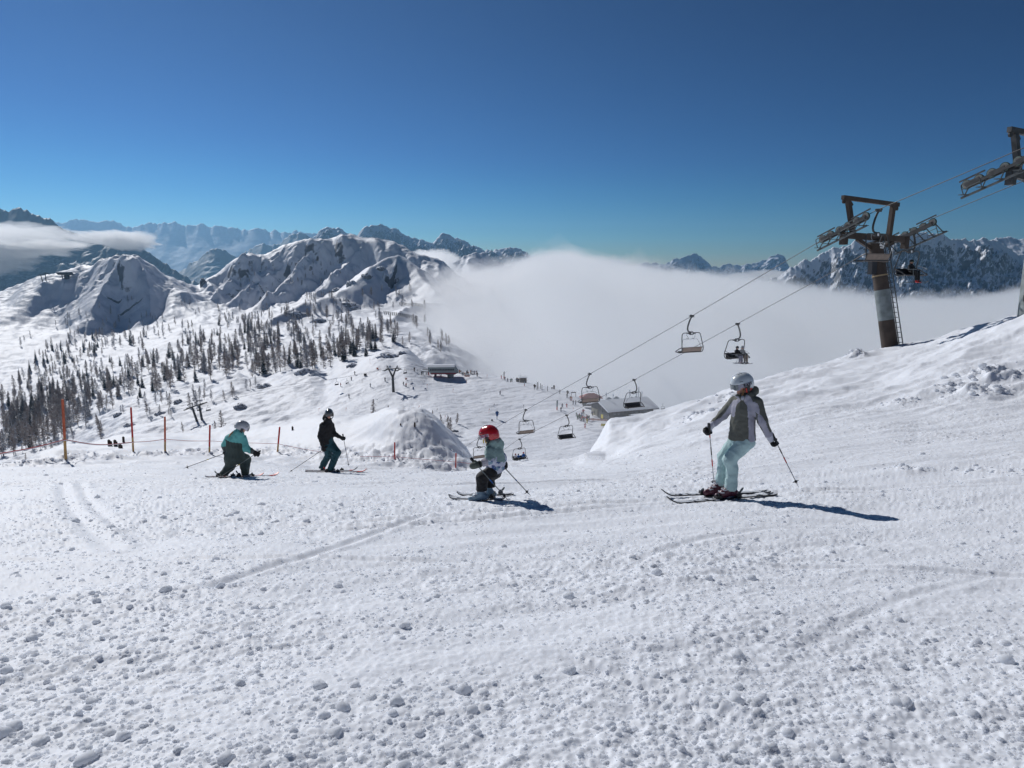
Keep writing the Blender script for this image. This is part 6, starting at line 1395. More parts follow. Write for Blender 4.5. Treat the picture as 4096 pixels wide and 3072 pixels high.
cloth('jacket', s, 0.0105, [M_OLIVE, M_LAV, M_ZIP], w, seed=5, amp=0.0075, fr=24, cut=[(hem, (0.05, 0, -1)), (wrL + (wrL - elL) * 0.06, (wrL - elL) / np.linalg.norm(wrL - elL)), (wrR + (wrR - elR) * 0.05, (wrR - elR) / np.linalg.norm(wrR - elR))], region=reg) if False else None
cutj = [(hem, (0.05, 0, -1.0))]
def jacket(sdf, res, mats, parent, seed, amp, fr, hemp, hn, region, arms):
    """hem plane trims only the trunk, the sleeves hang free below it"""
    lo, hi = sdf.bounds(); sl = SDF()
    for (a, b, c, r) in arms: sl.chain([a, b, c], [r[0], r[1], r[2]], 0.03)
    ends = [(V3(c) + (V3(c) - V3(b)) * 0.04, (V3(c) - V3(b)) / np.linalg.norm(V3(c) - V3(b))) for (a, b, c, r) in arms]
    def fn(P):
        d = sdf(P); f_ = folds(P, seed, amp, fr); hemd = (P - V3(hemp)) @ V3(hn); ds = sl(P)
        d1 = np.maximum(d, hemd); 
        for (pt, n) in ends:
            q = (P - pt) @ n; near_ = np.linalg.norm(P - pt, axis=1) < 0.16; ds = np.where(near_, np.maximum(ds, q), ds); d1 = np.where(near_ & (hemd > -0.25), np.maximum(d1, q), d1) if False else d1
        d2 = np.minimum(d1, ds)
        for (pt, n) in ends:
            q = (P - pt) @ n; near_ = np.linalg.norm(P - pt, axis=1) < 0.11; d2 = np.where(near_, np.maximum(d2, q), d2)
        return d2 + f_
    Vv, Ff = surface_net(fn, lo, hi, res); mi = region(Vv[Ff].mean(1)) if region else None
    return mesh_obj('jacket', Vv, Ff, mats, parent, True, mi)
jk = jacket(s, 0.0105, [M_OLIVE, M_LAV, M_ZIP], w, 5, 0.007, 24, hem, (0.05, 0, -1.0), reg, [(shL, elL, wrL, (0.082, 0.070, 0.056)), (shR, elR, wrR, (0.080, 0.067, 0.052))])
s = SDF(); s.chain([J(742, 640), J(735, 715)], [0.13, 0.155], 0.04, front, 0.8)
s.chain([hpL, knL, J(662, 960, -0.09), anL], [0.122, 0.092, 0.078, 0.090], 0.035); s.chain([hpR, knR, J(585, 960, 0.14), J(566, 1085, 0.14)], [0.115, 0.090, 0.076, 0.082], 0.03)
cloth('trousers', s, 0.0105, M_MINT, w, seed=9, amp=0.0085, fr=20, cut=[(J(650, 1112), (0, 0, -1))])
M_GLV = [M_BLACKC, M_WHITEC]
gl, gripL = glove('glove', wrL + (wrL - elL) * 0.10, elL, (0.5, 0.2, -0.8), M_GLV, w, 1.12); gr, gripR = glove('glove', wrR + (wrR - elR) * 0.10, elR, (0.25, 0.1, -1), M_GLV, w, 1.12)
sb = (0.10, 0.0, 1.0)
boot('ski_boot', J(640, 1102, -0.09), knL - anL, (-0.93, -0.20, -0.06), M_BOOTP, w, 0.98); boot('ski_boot', J(553, 1078, 0.14), knR - anR, (-0.95, -0.12, -0.06), M_BOOTP, w, 0.98)
ho, fr = helmet(w, head, hf, hu, 0.148, M_WHELM); goggles(ho, fr, 0.148, M_LENS, M_LAV, 'RAVS', (M_INK, -1.28, -0.235, 0.052))
b = MB(); c_, f_, u_, r_ = fr
for sg in (-1, 1):
    b.beam(c_ + r_ * sg * 0.128 - u_ * 0.045 + f_ * 0.03, c_ + r_ * sg * 0.112 - u_ * 0.105 + f_ * 0.015, 0.016, 0.008, r_); b.beam(c_ + r_ * sg * 0.128 - u_ * 0.06 - f_ * 0.055, c_ + r_ * sg * 0.112 - u_ * 0.105 - f_ * 0.02, 0.014, 0.008, r_)
b.build('red_trim', M_REDF, ho)
s = SDF(); s.chain([J(752, 325, -0.08), J(745, 360, -0.10), J(735, 385, -0.12)], [0.012, 0.014, 0.007], 0.01); cloth('hair', s, 0.008, M_HAIR, w, amp=0.002, fr=80)
def gsnap(px, py, dz=0.0, ymin=6):
    q = near_at(px, py, ymin); return Vector((q.x, q.y, H1(q.x, q.y) + float(snow_fine(np.array([q.x]), np.array([q.y]), False)[0]) - 0.006 + dz))
def ZP(orig, scale, zx, zy): return ((orig[0] + zx / scale) / 4.0, (orig[1] + zy / scale) / 4.0)
q = ZP((2600, 1400), 2.011, 130, 1245); q2 = ZP((2600, 1400), 2.011, 1010, 1172)
make_ski(gsnap(*q), gsnap(*q2), J(640, 1160, -0.09), M_SKI1, 'near ski of the woman, black dusted with snow', 'skis of the woman')
q = ZP((2600, 1400), 2.011, 88, 1180); q2 = ZP((2600, 1400), 2.011, 960, 1150)
make_ski(gsnap(*q), gsnap(*q2), J(553, 1135, 0.14), M_SKI1, 'far ski of the woman, black dusted with snow', 'skis of the woman')
make_pole(gripR + Vector((0, 0, -0.01)), J(518, 1105, 0.26), 'white ski pole in the leading hand of the woman, planted beside her boots', 'poles of the woman', accents=((0.03, 0.12, M_REDF), (0.50, 0.62, M_REDF), (0.28, 0.42, M_EDGE)))
make_pole(gripL, J(1198, 1108, -0.42), 'white ski pole trailing behind the woman, its basket over the snow', 'poles of the woman', accents=((0.36, 0.48, M_REDF), (0.18, 0.28, M_EDGE)))

# ------------------------------------------------------------------ child with red helmet (centre)
g0 = near_at(487, 500, 6); O = (1750, 1600); SC = 3.686; J = frame_z(O, SC, g0.y)
c = person_base(None, 'small child in red helmet, sage green jacket with blue and white print and black trousers')
head = J(752, 505); hf = (-0.90, 0.32, -0.22); hu = (-0.12, 0.05, 1.0)
neck = J(792, 655); chest = J(830, 760); pelvis = J(840, 1030)
shL, elL, wrL = J(775, 755, -0.11), J(770, 900, -0.17), J(655, 935, -0.18)
shR, elR, wrR = J(900, 750, 0.12), J(955, 850, 0.20), J(975, 900, 0.24)
hpL, knL, anL = J(800, 1060, -0.06), J(655, 1150, -0.07), J(650, 1310, -0.07)
hpR, knR, anR = J(850, 1070, 0.08), J(735, 1160, 0.10), J(780, 1300, 0.10)
body_mesh(c, head, hf, 0.118, neck, chest, pelvis, [(shL, elL, wrL), (shR, elR, wrR)], [(hpL, knL, anL), (hpR, knR, anR)], res=0.011, upv=hu)
s = SDF(); sqd = V3((-0.5, 0.86, 0))
s.chain([J(810, 690), J(832, 780), J(850, 900), J(860, 1040)], [0.085, 0.125, 0.135, 0.122], 0.04, None)
s.chain([shL, elL, wrL], [0.070, 0.066, 0.052], 0.03); s.chain([shR, elR, wrR], [0.066, 0.06, 0.05], 0.03)
s.chain([J(760, 655, -0.05), J(820, 630, -0.05), J(880, 625, 0.0), J(915, 665, 0.03), J(880, 690, 0.02)], [0.040, 0.058, 0.070, 0.062, 0.05], 0.035); s.cone(J(800, 620), J(860, 610, 0.02), 0.072, 0.06, 0.03)
hem = J(870, 1075); zl = J(850, 880)[2]
def reg(C):
    i = np.zeros(len(C), int); wob = 0.010 * np.sign(np.sin(C[:, 0] * 90) + np.sin(C[:, 1] * 80)); low = C[:, 2] < zl + 0.10 * (C[:, 0] - J(850, 905)[0]) * -1 + wob; i[low] = 1
    arm = (polydist(C, [shL, elL]) < 0.10) & (C[:, 2] < J(770, 815)[2] + wob); i[arm] = 1; i[(polydist(C, [elL + (wrL - elL) * 0.35, wrL]) < 0.068) & (C[:, 0] < elL[0] - 0.02)] = 2
    arm = (polydist(C, [shR, elR, wrR]) < 0.075) & (C[:, 2] < J(900, 800)[2]); i[arm] = 1; return i
jacket(s, 0.0095, [M_SAGE, M_CAMO, M_CUFFG], c, 15, 0.0065, 30, hem, (0.38, 0, -0.92), reg, [(shL, elL, wrL, (0.070, 0.066, 0.052)), (shR, elR, wrR, (0.066, 0.06, 0.05))])
s = SDF(); s.cone(J(860, 960), J(815, 1060), 0.10, 0.110, 0.04); s.chain([hpL, knL, J(655, 1230, -0.07), anL], [0.098, 0.082, 0.074, 0.078], 0.03); s.chain([hpR, knR, J(770, 1240, 0.10), J(778, 1305, 0.10)], [0.094, 0.078, 0.070, 0.074], 0.025)
cloth('trousers', s, 0.0095, M_BLACKC, c, seed=19, amp=0.007, fr=30, cut=[(J(650, 1312), (0, 0, -1))])
gl, gripL = glove('mitten', wrL + (wrL - elL) * 0.25, elL, (0.4, 0.0, 0.9), M_MITT, c, 0.95, mitten=True); gr, gripR = glove('mitten', wrR + (wrR - elR) * 0.15, elR, (0.5, 0.1, -0.8), M_BLACKC, c, 0.9, mitten=True)
b = MB(); d_ = (Vector(wrL) - Vector(elL)).normalized(); b.tube([Vector(wrL) + d_ * 0.015, Vector(wrL) + d_ * 0.04], 0.050, 12); b.build('wrist_band', M_BLACKC, c, True)
boot('ski_boot', J(640, 1360, -0.07), knL - anL, (-0.93, 0.02, -0.06), M_BOOTB, c, 0.80); boot('ski_boot', J(770, 1325, 0.10), knR - anR, (-0.93, 0.05, -0.04), M_BOOTB, c, 0.78)
ho, fr = helmet(c, head, hf, hu, 0.130, M_RHELM, straps=M_BLACKP); goggles(ho, fr, 0.130, M_LENSD, M_WHITEC, 'JULBO', (mat('pink_lettering', (0.45, 0.02, 0.10), 0.6), -0.98, -0.19, 0.036))
b = MB(); c_, f_, u_, r_ = fr
for sg in (-1, 1):
    for k in (0.0, -0.035, -0.065): b.beam(c_ + r_ * sg * 0.110 - u_ * (0.040 - k * 0.1) + f_ * (0.045 + k), c_ + r_ * sg * 0.092 - u_ * 0.095 + f_ * (0.055 + k), 0.012, 0.008, r_)
b.build('yellow_trim', M_YELF, ho)
def skis(orig, scale, a, b_, bp, m, lab, grp, **kw): make_ski(gsnap(*ZP(orig, scale, *a), **({})), gsnap(*ZP(orig, scale, *b_)), bp, m, lab, grp, **kw)
skis(O, SC, (175, 1462), (980, 1487), J(640, 1400, -0.07), M_SKI1, 'near ski of the child, pale with dark edge', 'skis of the child', w=0.07, bs=0.75)
skis(O, SC, (285, 1408), (1125, 1405), J(770, 1360, 0.10), M_SKI1, 'far ski of the child, pale with rounded tail', 'skis of the child', w=0.07, bs=0.75)
make_pole(gripL, J(1052, 1490, -0.30), 'blue and silver pole held in the near mitten of the child', 'poles of the child', m=M_GALV, accents=((0.02, 0.10, M_BLUEP), (0.42, 0.52, M_BLUEP)), r=0.0075)
make_pole(gripR, J(1382, 1422, 0.10), 'silver pole in the far hand of the child, pointing back', 'poles of the child', m=M_GALV, accents=((0.45, 0.5, M_BLUEP),), r=0.0075)

# ------------------------------------------------------------------ man in black
g0 = near_at(*ZP((1100, 1580), 4.484, 960, 1375), 10); O = (1100, 1580); SC = 4.484; J = frame_z(O, SC, g0.y)
m_ = person_base(None, 'man in grey helmet, black jacket and teal trousers looking back at the camera')
head = J(968, 330); hf = (0.22, -0.97, -0.10); hu = (0.0, -0.05, 1.0)
neck = J(955, 455); chest = J(935, 560); pelvis = J(960, 860)
shA, elA, wrA = J(855, 545, -0.10), J(815, 740, -0.16), J(855, 905, -0.22); shB, elB, wrB = J(1010, 540, 0.10), J(1060, 700, 0.05), J(1165, 752, -0.05)
hpA, knA, anA = J(930, 900, -0.02), J(960, 1090, 0.12), J(840, 1320, 0.14); hpB, knB, anB = J(1000, 890, 0.02), J(1115, 1030, -0.10), J(1000, 1320, -0.08)
body_mesh(m_, head, hf, 0.135, neck, chest, pelvis, [(shA, elA, wrA), (shB, elB, wrB)], [(hpA, knA, anA), (hpB, knB, anB)], res=0.014, upv=hu)
s = SDF(); sq = V3((0.75, -0.66, 0))
s.chain([J(950, 470), J(935, 580), J(930, 700), J(940, 840)], [0.13, 0.185, 0.19, 0.195], 0.05, sq, 0.80); s.chain([shA, elA, wrA], [0.095, 0.085, 0.066], 0.04); s.chain([shB, elB, wrB], [0.090, 0.078, 0.058], 0.04)
s.chain([J(905, 450, 0.05), J(885, 420, 0.08), J(900, 375, 0.13), J(960, 400, 0.14)], [0.06, 0.055, 0.05, 0.05], 0.03); s.cone(J(950, 480), J(962, 462, -0.02), 0.10, 0.070, 0.03)
jacket(s, 0.0125, [M_BLACKC], m_, 25, 0.009, 20, J(940, 872), (0.1, 0, -1), None, [(shA, elA, wrA, (0.095, 0.085, 0.066)), (shB, elB, wrB, (0.09, 0.078, 0.058))])
s = SDF(); s.cone(J(950, 800), J(955, 880), 0.15, 0.16, 0.04); s.chain([hpA, knA, J(885, 1210, 0.14), anA], [0.125, 0.105, 0.095, 0.095], 0.03); s.chain([hpB, knB, J(1050, 1190, -0.09), anB], [0.135, 0.112, 0.100, 0.100], 0.03)
cloth('trousers', s, 0.0125, M_TEAL, m_, seed=29, amp=0.010, fr=18, cut=[(J(940, 1335), (0, 0, -1))])
ga, gripA = glove('glove', wrA + (wrA - elA) * 0.12, elA, (-0.6, -0.1, -0.7), M_BLACKC, m_, 1.2); gb, gripB = glove('glove', wrB + (wrB - elB) * 0.10, elB, (0.2, -0.1, -1), M_BLACKC, m_, 1.15)
boot('ski_boot', J(850, 1338, 0.14), knA - anA, (0.96, -0.1, -0.02), M_BLACKP, m_, 1.0); boot('ski_boot', J(1010, 1338, -0.08), knB - anB, (0.96, -0.12, -0.02), M_BLACKP, m_, 1.0)
ho, fr = helmet(m_, head, hf, hu, 0.143, M_GHELM); goggles(ho, fr, 0.143, M_LENSD, M_BLACKP)
skis(O, SC, (1652, 1388), (540, 1380), J(1010, 1375, -0.08), M_SKI2, 'near ski of the man in black with red tip', 'skis of the man in black', lever=M_REDF, tipm=M_REDF, w=0.08)
skis(O, SC, (1492, 1366), (560, 1360), J(850, 1360, 0.14), M_SKI2, 'far ski of the man in black with red tip', 'skis of the man in black', lever=M_REDF, tipm=M_REDF, w=0.08)
make_pole(gripA, J(245, 1392, -0.7), 'dark pole trailing down to the left from the man in black', 'poles of the man in black', m=M_POLED, accents=((0.38, 0.42, M_BLUEP),), r=0.009)
make_pole(gripB, J(1330, 1300, -0.25), 'pale pole planted in front of the man in black', 'poles of the man in black', m=M_POLEW, accents=((0.0, 0.06, M_BLUEP), (0.36, 0.42, M_BLUEP)), r=0.009)

# ------------------------------------------------------------------ girl in turquoise
O = (700, 1600); SC = 4.74; g0 = near_at(*ZP(O, SC, 1180, 1465), 10); J = frame_z(O, SC, g0.y)
t_ = person_base(None, 'girl seen from behind in turquoise and dark green ski suit, crouching')
head = J(1285, 505); hf = (0.80, 0.42, -0.42); hu = (0.30, 0.1, 0.95)
neck = J(1215, 610); chest = J(1150, 780); pelvis = J(1120, 1060)
shA, elA, wrA = J(1010, 730, 0.06), J(945, 850, 0.10), J(955, 935, 0.10); shB, elB, wrB = J(1290, 740, -0.02), J(1330, 910, -0.04), J(1465, 975, -0.02)
hpA, knA, anA = J(1070, 1100, 0.0), J(1050, 1250, 0.12), J(915, 1410, 0.0); hpB, knB, anB = J(1200, 1080, 0.04), J(1335, 1130, 0.16), J(1330, 1370, 0.05)
body_mesh(t_, head, hf, 0.132, neck, chest, pelvis, [(shA, elA, wrA), (shB, elB, wrB)], [(hpA, knA, anA), (hpB, knB, anB)], res=0.013, upv=hu)
s = SDF(); sq = V3((0.1, 1, 0.25))
s.chain([J(1190, 640), J(1150, 760), J(1135, 900), J(1130, 1060)], [0.12, 0.185, 0.195, 0.215], 0.05, sq, 0.72); s.cone(J(1040, 720, 0.03), J(1270, 730, -0.02), 0.085, 0.09, 0.05); s.chain([shA, elA, wrA], [0.085, 0.078, 0.066], 0.035); s.chain([shB, elB, wrB], [0.095, 0.088, 0.066], 0.035)
s.chain([J(1130, 640, -0.05), J(1190, 620, -0.08), J(1260, 650, -0.06)], [0.075, 0.085, 0.07], 0.03); s.chain([J(1120, 660, -0.1), J(1170, 720, -0.12), J(1230, 670, -0.1)], [0.05, 0.055, 0.05], 0.03)
s.chain([hpA, knA, anA], [0.165, 0.112, 0.092], 0.05); s.chain([hpB, knB, J(1330, 1250, 0.08), anB], [0.165, 0.120, 0.105, 0.098], 0.05)
zA, zB = J(985, 745)[2], J(1260, 795)[2]; xA, xB = J(985, 745)[0], J(1260, 795)[0]
def reg(C):
    i = np.zeros(len(C), int); line = zA + (zB - zA) * (C[:, 0] - xA) / (xB - xA); trunk = (C[:, 2] < line); armA = (polydist(C, [shA + (elA - shA) * 0.25, elA, wrA]) < 0.095) & (C[:, 0] < J(985, 0)[0]); armB = (polydist(C, [shB + (elB - shB) * 0.2, elB, wrB]) < 0.115) & (C[:, 0] > J(1262, 0)[0]) & (C[:, 2] > J(0, 1010)[2])
    i[trunk & ~armA & ~armB] = 1; i[armA & (C[:, 2] < J(940, 885)[2])] = 2; i[armB & (C[:, 0] > J(1395, 0)[0])] = 2; return i
lo, hi = s.bounds(); lowz = J(915, 1425)[2]
Vv, Ff = surface_net(lambda P: np.maximum(s(P) + folds(P, 35, 0.009, 20), np.maximum(lowz - P[:, 2], -((P - wrB) @ ((elB - wrB) / np.linalg.norm(elB - wrB))) - 0.02)) , lo, hi, 0.0125) if False else surface_net(lambda P: np.maximum(s(P) + folds(P, 35, 0.009, 20), lowz - P[:, 2]), lo, hi, 0.0125)
mesh_obj('ski_suit', Vv, Ff, [M_TURQ, M_DGREEN, M_CUFFD], t_, True, reg(Vv[Ff].mean(1)))
ga, gripA = glove('glove', wrA + (wrA - elA) * 0.25, elA, (-0.7, 0, -0.5), M_BLACKC, t_, 1.15); gb, gripB = glove('glove', wrB + (wrB - elB) * 0.18, elB, (-0.5, -0.3, -0.7), M_BLACKC, t_, 1.2)
boot('ski_boot', J(915, 1425, 0.0), knA - anA, (0.85, 0.25, -0.02), M_BLACKP, t_, 0.95); boot('ski_boot', J(1320, 1410, 0.05), knB - anB, (0.9, 0.25, -0.02), M_BOOTW, t_, 0.95)
ho, fr = helmet(t_, head, hf, hu, 0.142, M_SILV); goggles(ho, fr, 0.142, M_LENSD, M_WHITEC)
s = SDF(); s.chain([J(1100, 600, -0.12), J(1050, 650, -0.17), J(1010, 720, -0.17)], [0.016, 0.018, 0.008], 0.01); cloth('braid', s, 0.009, M_HAIR, t_, amp=0.003, fr=90)
def ski_dir(bp, dx, dy, fwd, back, m, lab, grp, **kw):
    bp = Vector(bp); n = math.hypot(dx, dy); dx /= n; dy /= n
    def g(t): return Vector((bp.x + dx * t, bp.y + dy * t, H1(bp.x + dx * t, bp.y + dy * t) + 0.03))
    make_ski(g(fwd), g(-back), bp, m, lab, grp, **kw)
ski_dir(J(1310, 1440, 0.05), 0.66, 0.75, 0.86, 0.62, M_SKI2, 'outer red ski of the girl in turquoise', 'skis of the girl in turquoise', tipm=M_REDF, w=0.08)
ski_dir(J(930, 1450, 0.0), 0.86, 0.5, 0.86, 0.40, M_SKI2, 'inner red ski of the girl in turquoise', 'skis of the girl in turquoise', tipm=M_REDF, w=0.08)
make_pole(gripA, J(160, 1298, -0.1), 'dark pole stretched out to the left behind the girl in turquoise', 'poles of the girl in turquoise', m=M_POLED, accents=((0.0, 0.05, M_YELF), (0.42, 0.46, M_YELF)), r=0.009)
make_pole(gripB, J(812, 1488, -0.35), 'pole crossing in front of the legs of the girl in turquoise', 'poles of the girl in turquoise', m=M_GALV, accents=((0.0, 0.04, M_YELF), (0.44, 0.5, M_YELF)), r=0.009)

# ------------------------------------------------------------------ riders on the chairs
def rider(chair, x, cols, label, helm, scale=1.0, look=0.2, skis_m=None, k=0):
    """seated figure in chair space: x right, y forward"""
    M = Matrix.LocRotScale(chair.location, chair.rotation_euler.to_quaternion(), (1, 1, 1)); z0 = -2.74
    def W(a, b, c_): return V3(M @ Vector((x + a * scale, 0.02 + b * scale, z0 + c_ * scale)))
    e = person_base(None, label); jm, tmn, bm_ = cols
    head = W(0, 0.02, 0.76); fw = M.to_3x3() @ Vector((look, 1, -0.1))
    s = SDF(); s.cone(W(0, 0.02, 0.74), W(0, 0.03, 0.72), 0.10 * scale, 0.095 * scale, 0.03); s.cone(W(0, 0.105, 0.715), W(0, 0.115, 0.70), 0.012, 0.014, 0.01); s.chain([W(0, 0, 0.62), W(0, 0, 0.4), W(0, 0, 0.12)], [0.055 * scale, 0.10 * scale, 0.10 * scale], 0.04)
    for sg in (-1, 1): s.chain([W(sg * 0.15, 0, 0.5), W(sg * 0.22, 0.12, 0.26), W(sg * 0.13, 0.42, 0.26)], [0.045, 0.04, 0.035], 0.02); s.chain([W(sg * 0.09, 0, 0.1), W(sg * 0.12, 0.45, 0.08), W(sg * 0.12, 0.50, -0.38)], [0.07, 0.06, 0.05], 0.03)
    cloth('body', s, 0.03, M_SKIN, e, amp=0)
    s = SDF(); s.chain([W(0, 0, 0.58), W(0, 0, 0.40), W(0, 0, 0.12)], [0.10 * scale, 0.165 * scale, 0.165 * scale], 0.05)
    for sg in (-1, 1): s.chain([W(sg * 0.17, 0, 0.50), W(sg * 0.25, 0.12, 0.25), W(sg * 0.13, 0.40, 0.27)], [0.075 * scale, 0.07 * scale, 0.055 * scale], 0.03)
    cloth('jacket', s, 0.025, jm, e, seed=k, amp=0.006, fr=24)
    s = SDF()
    for sg in (-1, 1): s.chain([W(sg * 0.09, 0.02, 0.10), W(sg * 0.12, 0.46, 0.09), W(sg * 0.12, 0.50, -0.34)], [0.115 * scale, 0.10 * scale, 0.085 * scale], 0.03)
    cloth('trousers', s, 0.025, tmn, e, seed=k + 5, amp=0.006, fr=24)
    for sg in (-1, 1):
        b = MB(); a = Vector(W(sg * 0.12, 0.50, -0.34)); q = Vector(W(sg * 0.12, 0.52, -0.47)); tq = Vector(W(sg * 0.12, 0.68, -0.50)); b.tube([a, q, tq], [0.07 * scale, 0.065 * scale, 0.045 * scale], 8); b.build('ski_boot', bm_, e, True)
        b = MB(); a = Vector(W(sg * 0.13, 0.42, 0.26)); b.tube([a, Vector(W(sg * 0.11, 0.50, 0.25)), Vector(W(sg * 0.10, 0.53, 0.21))], [0.045, 0.05, 0.035], 8); b.build('glove', M_BLACKC, e, True)
    b = MB(); bm2 = bmesh.new(); bmesh.ops.create_uvsphere(bm2, u_segments=16, v_segments=10, radius=0.135 * scale)
    hv = [Vector(head) + v.co for v in bm2.verts]; b.add(hv, [[v.index for v in f.verts] for f in bm2.faces if f.calc_center_median().z > -0.03 * scale or (f.calc_center_median().dot(Vector(fw)) < 0)]); bm2.free(); h_ = b.build('helmet', helm, e, True)
    b = MB(); f2 = Vector(fw).normalized(); r2 = f2.cross(Vector((0, 0, 1))); b.beam(Vector(head) + f2 * 0.125 * scale - r2 * 0.07 - Vector((0, 0, 0.02)), Vector(head) + f2 * 0.125 * scale + r2 * 0.07 - Vector((0, 0, 0.02)), 0.03, 0.07); b.build('goggles', M_LENSD, h_)
    if skis_m:
        for sg in (-1, 1):
            a = Vector(W(sg * 0.12 + 0.02, -0.25, -0.56)); q = Vector(W(sg * 0.12 - 0.10 * sg, 1.25, -0.50)); make_ski(q, a, a.lerp(q, 0.5), skis_m, label.split(' in ')[0] + (' left ski' if sg < 0 else ' right ski') + ' below the chair', 'skis of the chairlift riders', w=0.09)
    return e
M_GREYC = mat('light_grey_cloth', (0.36, 0.37, 0.37), 0.85); M_TAN = mat('tan_cloth', (0.20, 0.16, 0.13), 0.85); M_LGREY = mat('grey_trousers', (0.20, 0.20, 0.24), 0.85)
M_BLUEC = mat('blue_cloth', (0.02, 0.13, 0.42), 0.8); M_SKIG = ski_mat('yellow_green_ski', (0.30, 0.42, 0.06), (0.10, 0.16, 0.04)); M_SKIR = ski_mat('coral_ski', (0.60, 0.16, 0.12), (0.55, 0.10, 0.08)); M_SKID = ski_mat('dark_ski', (0.10, 0.12, 0.15), (0.04, 0.05, 0.07))
# seen from the camera the chair's right hand is on the left
rider(CH['e'], -0.08, (M_BLACKC, M_LGREY, M_GREYC), 'rider in black jacket and grey trousers, left one of the pair on the chair', M_BLACKP, skis_m=M_SKID, k=1)
rider(CH['e'], -0.62, (M_GREYC, M_TAN, M_BLACKP), 'rider in light grey jacket and tan trousers, right one of the pair on the chair', M_SILV, skis_m=M_SKIR, k=2)
rider(CH['j'], -0.15, (M_BLACKC, M_BLACKC, M_REDF), 'lone rider in black with red boots on the chair beside the brown tower', M_BLACKP, skis_m=M_SKIG, look=0.6, k=3)
rider(CH['h'], 0.62, (M_WHITEC, M_BLACKC, M_BLACKP), 'child rider in white jacket and red helmet at the left of the chair', M_RHELM, 0.85, k=4)
rider(CH['h'], 0.18, (M_BLUEC, M_BLACKC, M_BLACKP), 'small child rider in blue in the middle of the chair', M_BLACKP, 0.75, k=5)
rider(CH['h'], -0.60, (M_BLUEC, M_BLACKC, M_BLACKP), 'rider in blue jacket and red helmet at the right of the chair', M_RHELM, 0.95, k=6)

# ------------------------------------------------------------------ small people in the valley
def tiny_person_mesh(pose):
    s = SDF()
    if pose == 0: L_, R_ = (-0.13, 0.0), (0.14, 0.05)
    elif pose == 1: L_, R_ = (-0.22, 0.05), (0.20, -0.05)
    else: L_, R_ = (-0.10, 0.1), (0.10, -0.1)
    for hx, hy in (L_, R_): s.chain([(0, 0, 0.88), (hx * 0.8, hy, 0.5), (hx, hy * 1.2, 0.06), (hx, hy * 1.2 + 0.16, 0.04)], [0.14, 0.10, 0.08, 0.06], 0.05)
    s.chain([(0, 0, 0.88), (0, 0.02, 1.35)], [0.17, 0.19], 0.05); s.cone((0, 0.03, 1.45), (0, 0.03, 1.62), 0.07, 0.12, 0.03); s.cone((0, 0.03, 1.63), (0, 0.03, 1.68), 0.135, 0.13, 0.02)
    ar = ((-0.42, 0.15, 0.95), (0.40, 0.2, 1.0)) if pose == 1 else ((-0.30, 0.12, 0.85), (0.30, 0.15, 0.88))
    for (x, y, z) in ar: s.chain([(math.copysign(0.18, x), 0, 1.38), ((x + math.copysign(0.18, x)) / 2 + math.copysign(0.05, x), y * 0.3, (z + 1.38) / 2), (x, y, z)], [0.085, 0.075, 0.06], 0.03)
    return surface_net(lambda P: s(P), *s.bounds(), 0.055)
TM = [tiny_person_mesh(k) for k in range(3)]
CL = {n: mat('cloth_' + n, c_, 0.85) for n, c_ in dict(red=(0.45, 0.03, 0.025), orange=(0.5, 0.16, 0.04), blue=(0.03, 0.10, 0.30), black=(0.02, 0.02, 0.025), navy=(0.03, 0.04, 0.09), green=(0.06, 0.16, 0.09), grey=(0.15, 0.15, 0.17), yellow=(0.5, 0.40, 0.05), teal=(0.03, 0.15, 0.16), pink=(0.42, 0.14, 0.17)).items()}
TPM = {}
def tiny(px, py, jacket_c, trousers_c, label, group=None, pose=0, sc_=1.0, rz=0.0, ymin=75, minh=0):
    key = (pose, jacket_c, trousers_c)
    if key not in TPM:
        V, F = TM[pose]; cz = V[F].mean(1)[:, 2]; mi = np.where(cz < 0.86, 1, np.where(cz < 1.48, 0, np.where(cz < 1.58, 3, 2)))
        TPM[key] = mesh_obj('person', V, F, [CL[jacket_c], CL[trousers_c], CL['black'], M_SKIN], None, True, mi); o = TPM[key]
    else: o = TPM[key].copy(); COL.objects.link(o)
    p = ground_at(px, py, ymin)
    if p is None: p = unproj(px, py, 320)
    o.location = p; o.rotation_euler = (0, 0, rz); o.scale = (sc_,) * 3; return tag(o, label, 'person', group)
rg = random.Random(5); names = ['black', 'navy', 'blue', 'grey', 'green', 'teal', 'black', 'red']
Z7 = lambda x, y: ((1500 + x / 2.765) / 4, (1350 + y / 2.765) / 4); Z8 = lambda x, y: ((2000 + x / 5.53) / 4, (1450 + y / 5.53) / 4); Z1 = lambda x, y: ((1200 + x / 2.765) / 4, (1300 + y / 2.765) / 4)
for (x, y, j, t2, pose, lab) in ((517,415,'black','black',0,'skier in black standing farthest left of the station pillar'),(594,419,'red','red',1,'skier all in red left of the station pillar'),(345,545,'red','black',2,'skier in red jacket on the slope right of the Y mast'),(316,532,'black','navy',1,'dark skier beside the one in red right of the Y mast'),
    (435,372,'black','black',0,'dark skier alone above the station people, left'),(112,483,'black','black',2,'dark skier alone left of the Y mast'),(730,440,'grey','grey',0,'grey figure under the lift station'),(1384,634,'navy','grey',1,'lone dark skier on the wide slope under the hut'),
    (1397,457,'red','red',0,'person in red at the foot of the dark lance'),(1437,473,'navy','black',1,'first dark skier right of the one in red on the ridge'),(1468,490,'navy','navy',1,'second dark skier on the ridge towards the hut'),(1500,495,'teal','black',1,'third skier on the ridge towards the hut'),(1514,492,'green','black',0,'skier in green just left of the hut queue')):
    tiny(*Z7(x, y), j, t2, lab, None, pose, 1.0, rg.uniform(-1, 1))
